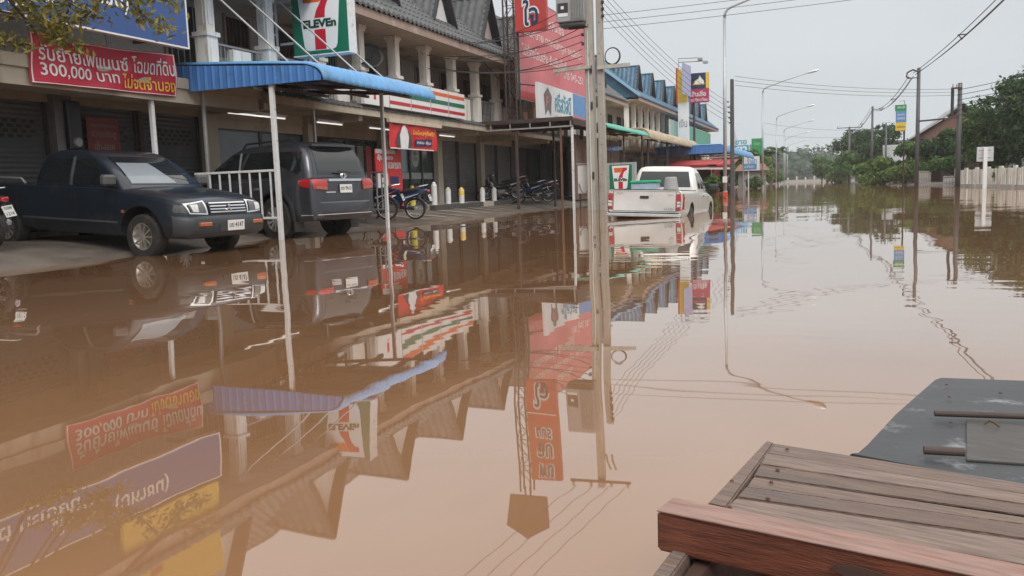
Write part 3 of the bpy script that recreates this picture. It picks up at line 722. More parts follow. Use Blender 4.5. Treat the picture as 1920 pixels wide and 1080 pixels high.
# blue company sign over the near shutters
r, F = panel_x('company_sign', 'large blue company sign with white lettering at the upper left', -11.3, 6.2, 13.0, 3.66, 4.58, 'sign_blue', 0.12, 'sign_white')
lettering('(มหาชน)', 'sign_white', *F, 4.20, 0.34, 1.22, 0.42, r, 0.012, 0.02)
lettering('จำกัด', 'sign_white', *F, 2.95, 0.26, 0.95, 0.42, r, 0.012, 0.02)
lettering('สินเชื่อรถยนต์ ทะเบียน', 'sign_white', *F, 0.2, 0.10, 3.3, 0.3, r, 0.012, 0.02)
for y in (7.5, 10, 12.6): MB().box(-12.2, -11.43, y-0.03, y+0.03, 3.75, 3.81).build('bracket', 'iron_dark', r)
r, F = panel_x('yellow_board', 'yellow board standing above the blue company sign, seen only mirrored', -11.35, 10.6, 13.0, 4.75, 6.6, 'sign_yellow', 0.08)
lettering('เงินสด', 'sign_red', *F, 0.4, 0.6, 1.5, 0.6, r, 0.012, 0.02)
for y in (11, 12.6): MB().box(-12.4, -11.44, y-0.03, y+0.03, 5.2, 5.26).build('bracket', 'iron_dark', r)

# red banner with folds
r = thing('cloth_banner', (-11.88, 11.7, 2.7), 'red cloth banner with white and yellow Thai lettering under the blue sign', 'banner')
by0, by1, bz0, bz1 = 10.05, 13.27, 2.76, 3.56
def banner_x(u, v): return -11.88+0.035*math.sin(u*7+v*2)*(0.5+0.5*v)+0.02*math.sin(u*17-v*6)+0.03*(1-v)*math.sin(u*4)
def banner_pt(u, v, lift=0.0):
    sag = -0.05*math.sin(math.pi*u)*v
    return Vector((banner_x(u, v)+lift, by0+(by1-by0)*u, bz0+(bz1-bz0)*v+sag+0.06*u))
MB().grid([[banner_pt(i/60, j/16) for i in range(61)] for j in range(17)]).build('cloth', 'banner_red', r, smooth=True)
def on_banner(txt, m, u0, v0, du, dv, bold=0.012):
    me = text_mesh(txt, bold)
    bm = bmesh.new(); bm.from_mesh(me); bmesh.ops.triangulate(bm, faces=bm.faces); bmesh.ops.subdivide_edges(bm, edges=[e for e in bm.edges if e.calc_length() > 0.12], cuts=2, use_grid_fill=False); bm.to_mesh(me); bm.free()
    xs_ = [p.co.x for p in me.vertices]; ys_ = [p.co.y for p in me.vertices]; a, b, c, d = min(xs_), max(xs_), min(ys_), max(ys_)
    for p in me.vertices: p.co = banner_pt(u0+(p.co.x-a)/(b-a)*du, v0+(p.co.y-c)/(d-c)*dv, 0.012)
    me.update(); return link('lettering', me, m, r)
on_banner('รับย้ายไฟแนนซ์', 'sign_white', 0.05, 0.48, 0.58, 0.36)
on_banner('โฉนดที่ดิน', 'sign_white', 0.66, 0.47, 0.32, 0.40)
on_banner('300,000 บาท', 'sign_white', 0.055, 0.13, 0.50, 0.30)
on_banner('ไม่จดจำนอง', 'banner_yellow', 0.58, 0.09, 0.40, 0.34)
for a, b in (((0.004, 0.02), (0.996, 0.02)), ((0.012, 0.02), (0.012, 0.97)), ((0.988, 0.02), (0.988, 0.97)), ((0.004, 0.975), (0.996, 0.975))):
    MB().grid([[banner_pt(a[0]+(b[0]-a[0])*i/30+(dv if a[0] == b[0] else 0), a[1]+(b[1]-a[1])*i/30+(0 if a[0] == b[0] else dv*2), 0.008) for i in range(31)] for dv in (-0.004, 0.004)]).build('hem_line', 'sign_white', r)
for u in (0.0, 0.5, 1.0):
    q = banner_pt(u, 1.0); MB().cyl(q, q+Vector((-0.05, 0, 0.35)), 0.006, n=5).build('cord', 'cable', r)
# small red notice on the shutter
p0, p1 = atx(160, 219, -13.62), atx(226, 275, -13.62)
r, F = panel_x('shutter_notice', 'small dark red notice with pale lettering on the roller shutter behind the navy pickup', -13.62, p0.y, p1.y, p1.z-0.25, p0.z, 'notice_red', 0.02)
w = p1.y-p0.y
lettering('กรุณาอย่าจอดรถ', 'notice_pale', *F, w*0.12, 0.60, w*0.76, 0.09, r); lettering('ขวางประตู', 'notice_pale', *F, w*0.12, 0.38, w*0.76, 0.18, r); lettering('เข้า-ออก', 'notice_pale', *F, w*0.2, 0.16, w*0.6, 0.18, r)
t = thing('meter_box', (-13.4, 12.02, 1.2), 'grey electricity meter box on the pillar behind the navy pickup', 'meter')
MB().cbox(-13.46, -13.33, 12.0, 12.3, 1.85, 2.75, 0.02).build('cabinet', 'frame_black', t); MB().lathe([(0, 0.06), (0.08, 0.05), (0.1, 0)], (-13.33, 12.15, 1.98), X, 16).build('dial', 'steel_grey', t); MB().box(-13.33, -13.31, 12.03, 12.27, 1.45, 1.75).build('notice', 'panel_grey', t)

# convenience store signs
def seven_logo(r, F, w, h, ox=0.0, oy=0.0, bold=0.05):
    o, u, v, n = F; o = o+u*ox+v*oy
    def P_(poly): return [(a*w, b*h) for a, b in poly]
    flat(P_([(0.10, 0.985), (0.90, 0.985), (0.80, 0.12), (0.77, 0.07), (0.72, 0.05), (0.28, 0.05), (0.23, 0.07), (0.20, 0.12)]), 'sign_white', o, u, v, n, r, 'logo_ground', 0.004)
    flat(P_([(0.20, 0.90), (0.62, 0.90), (0.52, 0.72), (0.22, 0.72)]), 'seven_orange', o, u, v, n, r, 'logo_bar', 0.009)
    curve = [(0.62, 0.90), (0.80, 0.90), (0.80, 0.80)]+[(0.80-0.20*math.sin(R(a)), 0.80-0.30*(1-math.cos(R(a)))*0.9) for a in (25, 50, 70, 90)]+[(0.60, 0.50), (0.41, 0.50)]+[(0.41+0.04*k, 0.55+0.055*k) for k in range(1, 4)]
    flat(P_(curve), 'seven_red', o, u, v, n, r, 'logo_stroke', 0.009)
    flat(P_(rect(0.40, 0.06, 0.20, 0.28)), 'seven_red', o, u, v, n, r, 'logo_stem', 0.009)
    lettering('ELEVEn', 'seven_dark', o, u, v, n, 0.20*w, 0.365*h, 0.60*w, 0.115*h, r, 0.016, bold)
q0, q1 = aty(552, 100, 17.2), aty(655, 95, 17.2)
r, F = panel_y('store_sign', 'big square convenience store sign in green, orange and red on the balcony', 17.2, q0.x, q1.x, q1.z, q1.z+1.62, 'seven_green', 0.30)
seven_logo(r, F, q1.x-q0.x, 1.62)
MB().box(q0.x-0.02, q1.x+0.025, 17.195, 17.51, q1.z-0.03, q1.z-0.002).box(q1.x+0.001, q1.x+0.025, 17.195, 17.51, q1.z, q1.z+1.64).build('edge_trim', 'steel_white', r)
for z in (0.3, 1.3): MB().box(-12.3, q0.x-0.005, 17.3, 17.36, q1.z+z, q1.z+z+0.05).build('bracket', 'steel_white', r)
t = thing('support_lattice', (-12.6, 17.9, 3.3), 'white lattice steel support left of the big store sign', 'support')
for a, b in (((-12.6, 17.2, 3.25), (-12.6, 17.2, 5.6)), ((-12.6, 17.6, 3.25), (-12.6, 17.6, 5.6)), ((-12.3, 17.8, 5.4), (-12.0, 18.5, 3.3)), ((-12.3, 18.5, 5.4), (-12.0, 17.7, 3.3))):
    MB().bar(a, b, 0.06, 0.06).build('bar', 'steel_white', t)
for z in (3.7, 4.2, 4.7, 5.2): MB().bar((-12.6, 17.23, z), (-12.6, 17.57, z), 0.04, 0.04).build('rung', 'steel_white', t)
r, F = panel_x('store_fascia', 'long white store fascia with orange, green and red stripes over the walkway', -11.62, 19.9, 26.5, 3.21, 4.02, 'sign_white', 0.1, None)
for (z0, z1, m) in ((0.60, 0.71, 'seven_orange'), (0.34, 0.47, 'seven_green'), (0.10, 0.20, 'seven_red')):
    for k in range(5):
        if k == 0: continue
        flat(rect(0.08+k*1.31, z0, 1.25, z1-z0), m, *F, r, 'stripe', 0.004)
flat(rect(0.5, 0.15, 0.12, 0.2), 'seven_red', *F, r, 'logo_mark', 0.004)
for k in range(1, 5): MB().box(-11.618, -11.612, 19.9+k*1.31-0.012+0.06, 19.9+k*1.31+0.012+0.06, 3.22, 4.01).build('panel_joint', 'panel_grey', r)

# hanging red promotion banner
p0, p1, p2 = atx(728, 231, -11.7), atx(818, 240, -11.7), atx(820, 284, -11.7)
r = thing('promo_banner', (-11.68, (p0.y+p1.y)/2, p2.z), 'red hanging promotion banner with a printed figure in white, right of the thin post', 'banner')
def _fold(u, v): return -11.695+0.02*math.sin(u*9+v*3)*v+0.012*math.sin(u*23-v*5)
MB().grid([[(_fold(i/40, j/10), p0.y+(p1.y-p0.y)*i/40, p2.z+(p0.z+0.02-p2.z)*j/10-0.03*math.sin(math.pi*i/40*3)**2*(j/10)) for i in range(41)] for j in range(11)]).build('cloth', 'banner_red2', r, smooth=True)
F = (Vector((-11.672, p0.y, p2.z)), Y, Z, X)
w, h = p1.y-p0.y, p0.z+0.02-p2.z
flat([(w*a, h*b) for a, b in ((0.10, 0.25), (0.16, 0.62), (0.24, 0.82), (0.34, 0.82), (0.42, 0.6), (0.44, 0.2), (0.38, 0.05), (0.16, 0.05))], 'figure_dark', *F, r, 'printed_figure', 0.004)
flat([(w*a, h*b) for a, b in ((0.20, 0.04), (0.19, 0.55), (0.24, 0.88), (0.29, 0.97), (0.34, 0.80), (0.37, 0.5), (0.34, 0.04))], 'figure_white', *F, r, 'printed_figure', 0.008)
lettering('มื้อไหนๆก็ฟรี!', 'banner_yellow', *F, w*0.46, h*0.58, w*0.46, h*0.24, r, 0.008, 0.02)
flat([(w*0.50, h*0.14), (w*0.86, h*0.20), (w*0.86, h*0.50), (w*0.50, h*0.42)], 'navy_ink', *F, r, 'price_box', 0.006)
lettering('ครบ คุ้ม', 'sign_white', *F, w*0.53, h*0.22, w*0.30, h*0.18, r, 0.012, 0.02)
flat(rect(w*0.0, h*0.0, w*0.9, h*0.04), 'sign_white', *F, r, 'hem_line', 0.005)
MB().box(-11.72, -11.62, p0.y-0.05, p1.y+0.25, p0.z+0.03, p0.z+0.15).build('top_batten', 'house_cream', r)
# red standee
p0, p1 = atx(703, 279, -12.2), atx(755, 345, -12.2)
r, F = panel_x('standee_poster', 'red and white standing promotion poster beside the store door', -12.2, p0.y, p1.y, 0.36, p0.z, 'banner_red2', 0.03)
w, h = p1.y-p0.y, p0.z-0.36
lettering('ลุ้นทอง', 'sign_white', *F, w*0.05, h*0.80, w*0.6, h*0.12, r, 0.008, 0.03); lettering('แจกรถ', 'sign_white', *F, w*0.45, h*0.68, w*0.5, h*0.11, r, 0.008, 0.03)
flat(rect(w*0.05, h*0.30, w*0.38, h*0.30), 'sticker_white', *F, r, 'printed_table', 0.004); flat(rect(0, h*0.93, w*0.75, h*0.07), 'sticker_white', *F, r, 'header', 0.004)
flat([(w*0.5, h*0.12), (w*0.98, h*0.12), (w*0.95, h*0.22), (w*0.82, h*0.30), (w*0.66, h*0.30), (w*0.55, h*0.22)], 'sticker_white', *F, r, 'printed_car', 0.004)
flat([(w*0.62, h*0.23), (w*0.88, h*0.23), (w*0.80, h*0.285), (w*0.68, h*0.285)], 'figure_dark', *F, r, 'printed_car_window', 0.008)
flat(rect(w*0.5, h*0.42, w*0.35, h*0.13), 'navy_ink', *F, r, 'printed_mark', 0.004)
MB().box(-12.45, -12.2, p0.y+0.05, p1.y-0.05, 0.34, 0.358).build('foot', 'steel_grey', r)

# lattice mast with the tall red sign
mast = thing('lattice_mast', (-10.85, 29.1, 3.22), 'dark rusty lattice mast beside the tall red sign', 'mast')
mx0, mx1, my0, my1 = -11.06, -10.66, 28.95, 29.35
for (x, y) in ((mx0, my0), (mx1, my0), (mx0, my1), (mx1, my1)): MB().bar((x, y, 3.22), (x, y, 10.7), 0.05, 0.05).build('leg', 'iron_dark', mast)
br = MB(); k = 0; z = 3.3
while z < 10.3:
    a, b = (mx0, mx1) if k % 2 else (mx1, mx0); c, d = (my0, my1) if k % 2 else (my1, my0)
    for y in (my0, my1): br.bar((a, y, z), (b, y, z+0.5), 0.02, 0.02)
    for x in (mx0, mx1): br.bar((x, c, z), (x, d, z+0.5), 0.02, 0.02)
    br.bar((mx0, my0, z), (mx1, my0, z), 0.02, 0.02).bar((mx0, my1, z), (mx1, my1, z), 0.02, 0.02)
    z += 0.5; k += 1
o = br.build('bracing', 'iron_dark', mast); o['kind'] = 'stuff'
MB().prism([(-0.7, 0), (0.75, 0), (0.85, 1.15), (0.0, 1.75), (-0.85, 1.15)], (-10.86, 29.1, 10.95), X, Z, Y, 0.12).build('top_plate', 'roof_brown', mast)
MB().bar((-10.95, 29.15, 10.5), (-10.95, 29.15, 11.2), 0.05, 0.05).bar((-10.75, 29.15, 10.5), (-10.75, 29.15, 11.2), 0.05, 0.05).build('stub', 'iron_rust', mast)
p0 = aty(967, 61, 28.9); p1 = aty(1025, 57, 28.9)
r, F = panel_y('tall_red_sign', 'tall upright red sign with outlined Thai letters hung on the lattice mast', 28.88, p0.x, p1.x, p0.z, 10.15, 'sign_red', 0.22)
w = p1.x-p0.x
for (txt, z, h) in (('ใจ', 0.18, 0.9), ('มบร', 1.72, 0.45), ('จบ', 2.32, 0.5), ('พบ', 3.15, 0.52)):
    lettering(txt, 'sign_white', *F, w*0.23, z-0.04, w*0.56, h+0.08, r, 0.008, 0.075); lettering(txt, 'navy_ink', *F, w*0.27, z, w*0.48, h, r, 0.018, 0.02)
flat(rect(0, 1.28, w*0.95, 0.05), 'sign_white', *F, r, 'divider', 0.004)
for z in (6.6, 7.6, 8.6, 9.6): MB().box(-10.66, p0.x-0.002, 28.95, 29.0, z, z+0.05).build('bracket', 'iron_rust', r)
# big pink billboard along the road
r, F = panel_x('pink_billboard', 'huge faded pink-red billboard with pale lettering lines behind the concrete poles', -10.75, 29.7, 38.8, 4.12, 8.0, 'sign_pink', 0.12, 'steel_grey')
MB().box(-10.745, -10.735, 29.7, 38.8, 4.13, 4.42).build('lower_band', 'sign_red', r)
for (txt, y0, z, w, h) in (('บริการสินเชื่อ', 2.2, 3.05, 3.4, 0.42), ('ผ่อนสบาย ดอกเบี้ยถูก อนุมัติไว', 0.3, 2.28, 7.8, 0.46), ('ไม่ต้องโอนเล่ม รับเงินทันที', 0.25, 1.62, 5.6, 0.44), ('โทร 045-251', 5.4, 1.3, 3.0, 0.4)):
    lettering(txt, 'sign_pink_text', *F, y0, z, w, h, r, 0.012, 0.02)
for y in (30.2, 33, 36, 38.5): MB().box(-11.05, -10.9, y-0.06, y+0.06, 3.225 if y < 32.5 else 3.0, 7.9).build('stay', 'iron_dark', r)
# white moneylender sign
p0 = atx(1008, 153, -9.8); p1 = atx(1009, 219, -9.8)
r, F = panel_x('lender_sign', 'white sign with dark pentagon ribbon emblem, blue lettering and blue and pink end', -9.8, p0.y, p0.y+6.4, 3.30, p0.z, 'sign_white', 0.1)
h = p0.z-3.30
flat([(0.55+a*1.1, h*b) for a, b in ((0.5, 0.93), (0.92, 0.70), (0.80, 0.12), (0.5, 0.30), (0.20, 0.12), (0.08, 0.70))], 'brown_emblem', *F, r, 'emblem', 0.006)
lettering('ศ', 'sign_pink', *F, 0.85, h*0.38, 0.5, h*0.3, r, 0.014, 0.03)
lettering('ศรีสวัสดิ์', 'cyan_ink', *F, 1.95, h*0.28, 2.1, h*0.58, r, 0.012, 0.02)
lettering('เงินติดล้อ', 'ink_grey', *F, 1.95, h*0.08, 1.4, h*0.12, r, 0.012, 0.0)
flat(rect(4.35, h*0.25, 2.04, h*0.74), 'sky_blue', *F, r, 'blue_field', 0.005); flat([(4.35, 0.01), (6.39, 0.01), (6.39, h*0.26), (4.35, h*0.32)], 'sign_pink', *F, r, 'pink_field', 0.009)
for y in (0.5, 3.2, 6.0): MB().bar((-9.9, p0.y+y, p0.z-0.1), (-10.7, p0.y+y, 4.6), 0.04, 0.04).build('strut', 'iron_dark', r)

# small store lightbox standing by the silver pickup
p0, p1, p2 = aty(1137, 306, 25.0), aty(1190, 306, 25.0), aty(1190, 357, 25.0)
r, F = panel_y('store_lightbox', 'small store lightbox with the striped seven logo, left of the silver pickup', 25.0, p0.x, p1.x, p2.z-0.05, p0.z, 'panel_grey', 0.28)
flat(rect(0.09, 0.05, p1.x-p0.x-0.18, p0.z-p2.z-0.06), 'seven_green', *F, r, 'face', 0.004)
seven_logo(r, (F[0]-Y*0.005, F[1], F[2], F[3]), p1.x-p0.x-0.2, p0.z-p2.z-0.1, 0.10, 0.07)
for x in (p0.x+0.12, p1.x-0.12): MB().box(x-0.04, x+0.04, 25.08, 25.16, -0.5, p2.z-0.05).build('leg', 'steel_grey', r)

# bollards of white pipe with yellow caps
for k, (px, py, top, cap) in enumerate(((815, 384, 341, 'sticker_white'), (841, 382, 351, 'house_cream'), (866, 380, 351, 'banner_yellow'), (905, 378, 351, 'house_cream'), (927, 376, 351, 'sticker_white'), (773, 360, 348, 'yellow_plastic'))):
    lab = ['tall white pipe bollard nearest the motorcycle', 'short white pipe bollard second from the motorcycle', 'white pipe bollard with yellow painted upper half', 'white pipe bollard before the grey pillar', 'last white pipe bollard nearest the black motorcycles', 'bright yellow capped bollard by the store door'][k]
    x = -12.12 if k < 5 else -12.6; p = atx(px, py, x); q = atx(px, top, x); z0 = 0.385; h = max(0.45, q.z-z0)
    b = thing('pipe_bollard', (x, p.y, z0), lab, 'bollard', group='bollards along the walkway')
    MB().cyl((0, 0, 0), (0, 0, h*0.82), 0.0945, n=16).build('pipe', 'sticker_white' if k < 5 else 'yellow_plastic', b, local=True)
    MB().lathe([(0.095, h*0.82), (0.088, h*0.88), (0.06, h*0.9), (0.055, h*0.97), (0.03, h), (0, h)], (0, 0, 0), Z, 16).build('cap', cap, b, smooth=True, local=True)
    if k == 2: MB().lathe([(0.097, h*0.5), (0.097, h*0.74)], (0, 0, 0), Z, 16).build('paint_band', 'banner_yellow', b, local=True)

# clutter on the balconies
for k, (y, z, lb) in enumerate(((20.9, 3.26, 'white air conditioner unit on the balcony just right of the store sign'), (27.4, 3.26, 'air conditioner unit on the balcony past the striped fascia'), (15.5, 3.26, 'air conditioner unit behind the near balcony column'))):
    t = thing('condenser_unit', (-12.75, y, z), lb, 'air conditioner', group='air conditioner units on the balconies')
    MB().cbox(-0.16, 0.16, -0.42, 0.42, 0.06, 0.66, 0.02).build('casing', 'wall_white', t, local=True)
    MB().lathe([(0.22, 0.0), (0.23, 0.012), (0.0, 0.008)], (0.161, -0.12, 0.36), X, 20).build('fan_grille', 'grey_plastic', t, local=True)
    for yy in (-0.3, 0.3): MB().box(-0.15, 0.15, yy-0.03, yy+0.03, -0.06, 0.06).build('foot', 'iron_dark', t, local=True)
d0 = atx(692, 108, -12.0)
t = thing('satellite_dish', d0, 'dark satellite dish on the balcony between the first columns past the store sign', 'dish')
MB().lathe([(0.0, 0.0), (0.15, 0.015), (0.3, 0.06), (0.38, 0.11), (0.385, 0.1), (0.3, 0.045), (0.15, 0.0), (0.0, -0.012)], (0, 0, 0), (0.6, -0.7, 0.45), 24).build('bowl', 'black_plastic', t, smooth=True, local=True)
MB().tube([(0, 0, 0), (-0.1, 0.08, -0.3), (-0.15, 0.08, -0.6)], 0.02).build('mount', 'iron_dark', t, local=True); MB().cyl((0.1, -0.1, -0.1), (0.3, -0.3, 0.12), 0.012, n=6).build('feed_arm', 'iron_dark', t, local=True)
for k, (px0, py0, px1, py1) in enumerate(((944, 120, 985, 226), (940, 100, 975, 222), (900, 98, 946, 150))):
    a, b = atx(px0, py0, -11.75), atx(px1, py1, -11.75)
    o = MB().tube([a.lerp(b, i/14)+Vector((0, 0.12*math.sin(i*0.9+k), -0.25*math.sin(math.pi*i/14))) for i in range(15)], 0.03 if k == 0 else 0.018, n=6).build('drop_cable', 'cable')
    tag(o, ['thickest black cable bundle hanging down the facade left of the mast', 'thinner black cable hanging beside the bundle left of the mast', 'short black cable swag under the eave end'][k], 'cable', 'cables hanging on the facade')
# ------------------------------------------------------------------ utility poles, cabinet, transformer, lamps
def cpole(name, label, x, y, z0, z1, w0, w1, m='pole_concrete', holes=True):
    t = thing(name, (x, y, 0), label, 'utility pole')
    mb = MB(); mb.add([(x-w0/2, y-w0/2, z0), (x+w0/2, y-w0/2, z0), (x+w0/2, y+w0/2, z0), (x-w0/2, y+w0/2, z0), (x-w1/2, y-w1/2, z1), (x+w1/2, y-w1/2, z1), (x+w1/2, y+w1/2, z1), (x-w1/2, y+w1/2, z1)], [(0,3,2,1),(4,5,6,7),(0,1,5,4),(1,2,6,5),(2,3,7,6),(3,0,4,7)])
    bm = bmesh.new(); me = mb.mesh('shaft'); bm.from_mesh(me); bmesh.ops.bevel(bm, geom=list(bm.edges), offset=0.025, segments=1, affect='EDGES'); bm.to_mesh(me); bm.free()
    link('shaft', me, m, t)
    if holes:
        for k in range(int(z1-z0)):
            z = z0+0.8+k; w = w0+(w1-w0)*(z-z0)/(z1-z0)
            MB().cyl((x, y-w/2-0.004, z), (x, y-w/2+0.01, z), 0.018, n=8).build('bolt_hole', 'ink', t)
    return t
PA = Vector((-7.72, 28.3, 0)); PB = Vector((-7.30, 28.05, 0))
pa = cpole('utility_pole', 'taller of the twin concrete poles, carrying a grey transformer box', PA.x, PA.y, -0.6, 10.05, 0.33, 0.25)
pb = cpole('utility_pole', 'shorter of the twin concrete poles, with crossarm and cable ring', PB.x+0.02, PB.y, -0.6, 7.4, 0.26, 0.2, 'pole_concrete_b')
a0, a1 = aty(1038, 134, PA.y-0.2), aty(1100, 126, PA.y-0.2)
MB().bar((a0.x, PA.y-0.22, a0.z), (PA.x+0.1, PA.y-0.22, a1.z), 0.10, 0.11).build('crossarm', 'pole_concrete', pa)
for k in range(4):
    x = a0.x+0.1+k*0.3; MB().cyl((x, PA.y-0.22, a0.z-0.05), (x, PA.y-0.22, a0.z-0.16), 0.03, 0.045, n=8).build('insulator', 'porcelain', pa)
b0, b1 = aty(1120, 127, PB.y-0.18), aty(1181, 121, PB.y-0.18)
MB().bar((b0.x, PB.y-0.18, b0.z), (b1.x, PB.y-0.18, b1.z), 0.09, 0.12).build('crossarm', 'pole_concrete', pb)
rc = aty(1148, 105, PB.y-0.1)
for k in range(5): MB().tube([rc+Vector(((0.24+0.006*k)*math.cos(a*math.pi/14), 0.012*k, (0.26+0.006*k)*math.sin(a*math.pi/14))) for a in range(28)], 0.013, n=5, closed=True).build('cable_ring', 'cable', pb)
for k in range(5):
    for s, pz in ((pb, PB), (pa, PA)):
        z = 6.35+k*0.22 if s is pb else 5.55+k*0.3
        x = pz.x+(0.16 if s is pb else -0.20)
        MB().lathe([(0, 0), (0.04, 0.005), (0.055, 0.03), (0.035, 0.05), (0.055, 0.07), (0.04, 0.1), (0, 0.105)], (x, pz.y-0.1, z), Z, 12).build('insulator', 'ink', s, smooth=True)
MB().bar((PB.x+0.16, PB.y-0.1, 6.25), (PB.x+0.16, PB.y-0.1, 7.4), 0.02, 0.02).build('rack_rod', 'iron_dark', pb)
MB().bar((PA.x-1.1, PA.y-0.2, 9.75), (PA.x+1.1, PA.y-0.2, 9.75), 0.1, 0.11).build('crossarm', 'iron_dark', pa)
for x in (-1.0, -0.35, 0.4, 1.0): MB().lathe([(0, 0), (0.05, 0.01), (0.06, 0.06), (0.03, 0.1), (0.05, 0.14), (0, 0.2)], (PA.x+x, PA.y-0.2, 9.8), Z, 10).build('insulator', 'porcelain', pa, smooth=True)
for x in (0.25, 0.45): MB().bar((PA.x+x, PA.y-0.25, 8.6), (PA.x+x+0.15, PA.y-0.25, 9.2), 0.06, 0.06).build('fuse_cutout', 'porcelain', pa)
MB().cyl((PA.x+0.02, PA.y-0.20, -0.3), (PA.x-0.02, PA.y-0.17, 6.0), 0.02, n=6).build('conduit', 'steel_white', pa)
for z in (1.05, 3.4, 4.6): MB().box(PA.x+0.06, PA.x+0.12, PA.y-0.205, PA.y-0.18, z, z+0.25).build('tag', 'ink', pa)
tr = thing('transformer_box', (-8.5, 28.1, 6.4), 'grey pole-mounted box with cooling fins and small black and white plate', 'transformer')
q0, q1 = aty(1046, 5, 28.0), aty(1099, 47, 28.0)
MB().cbox(q0.x, q1.x-0.02, 27.75, 28.5, q1.z+0.12, q0.z+0.75, 0.03).build('casing', 'steel_grey', tr)
MB().cbox(q0.x+0.08, q1.x-0.06, 27.82, 28.44, q1.z, q1.z+0.12, 0.02).build('base', 'grey_plastic', tr)
for k in range(9): MB().box(q0.x+0.52+k*0.055, q0.x+0.54+k*0.055, 27.70, 27.75, q1.z+0.2, q0.z+0.6).build('fin', 'steel_grey', tr)
MB().box(q0.x+0.06, q0.x+0.42, 27.735, 27.748, q1.z+0.42, q1.z+0.74).build('plate', 'ink', tr); MB().box(q0.x+0.07, q0.x+0.41, 27.735, 27.748, q1.z+0.30, q1.z+0.41).build('plate', 'sign_white', tr); MB().box(q0.x+0.18, q0.x+0.28, 27.728, 27.734, q1.z+0.54, q1.z+0.64).build('plate', 'sign_white', tr)
MB().bar((q0.x+0.3, 28.2, q1.z-0.03), (PA.x, 28.2, q1.z-0.03), 0.08, 0.06).build('bracket', 'iron_dark', tr)
# grey cabinet at the foot of the poles
c0, c1 = aty(1084, 309, 28.6), aty(1098, 363, 28.6)
t = thing('meter_cabinet', (c0.x, 28.6, c1.z), 'pale grey electrical cabinet on a stand left of the twin poles', 'cabinet')
MB().cbox(c0.x, c1.x+0.15, 28.5, 28.8, c1.z, c0.z, 0.015).build('cabinet', 'plate_white', t); MB().cbox(c0.x-0.03, c1.x+0.18, 28.46, 28.84, c0.z, c0.z+0.04, 0.01).build('rain_cap', 'steel_grey', t)
for x in (c0.x+0.05, c1.x+0.1): MB().box(x-0.02, x+0.02, 28.6, 28.64, -0.3, c1.z).build('leg', 'iron_dark', t)
MB().tube([(c0.x+0.05, 28.48, c1.z+0.35), (c0.x+0.15, 28.42, c1.z+0.1), (c0.x+0.3, 28.42, c1.z-0.1), (c0.x+0.4, 28.45, c1.z+0.3)], 0.014).build('cable_loop', 'cable', t)

# street lamps
def lamp(x, y, label, first=None, h=9.05, arm=3.9):
    if first is not None:
        c = copy_tree(first); c.location = (x, y, 0); c['label'] = label; return c
    t = thing('street_lamp', (x, y, 0), label, 'street lamp', group='street lamps along the road')
    MB().cyl((0, 0, -0.5), (0, 0, h-0.35), 0.095, 0.07, n=12).build('pole', 'galv', t, smooth=True, local=True)
    pts = [(0, 0, h-0.4), (0.03, 0, h-0.15), (0.15, 0, h+0.02), (0.35, 0, h+0.12), (arm*0.5, 0, h+0.62), (arm, 0, h+1.12)]
    MB().tube(pts, [0.07, 0.065, 0.06, 0.055, 0.045, 0.04], n=10).build('arm', 'galv', t, smooth=True, local=True)
    d = Vector((0.96, 0, 0.22)).normalized()
    o = Vector((arm-0.05, 0, h+1.12))
    st = [(0.0, [(0, -0.06), (0.05, -0.05), (0.06, 0), (0.05, 0.05), (0, 0.06)]), (0.25, [(0, -0.10), (0.13, -0.08), (0.16, 0.0), (0.11, 0.07), (0, 0.10)]), (0.65, [(0, -0.12), (0.15, -0.09), (0.18, 0.0), (0.12, 0.08), (0, 0.11)]), (0.95, [(0, -0.05), (0.05, -0.04), (0.07, 0), (0.05, 0.04), (0, 0.05)])]
    me = loft_mesh('lamp_head', st, 3, 2); me.materials.append(MATS['alu'])
    a = math.atan2(0.22, 0.96)
    for v in me.vertices:
        x_, z_ = v.co.x, v.co.z; v.co.x = o.x+x_*math.cos(a)-z_*math.sin(a); v.co.z = o.z+x_*math.sin(a)+z_*math.cos(a)
    keep('lamp_head', me, t, 60)
    MB().cyl((0, 0, -0.4), (0, 0, 0.35), 0.13, 0.12, n=12).build('base_sleeve', 'galv', t, local=True)
    return t
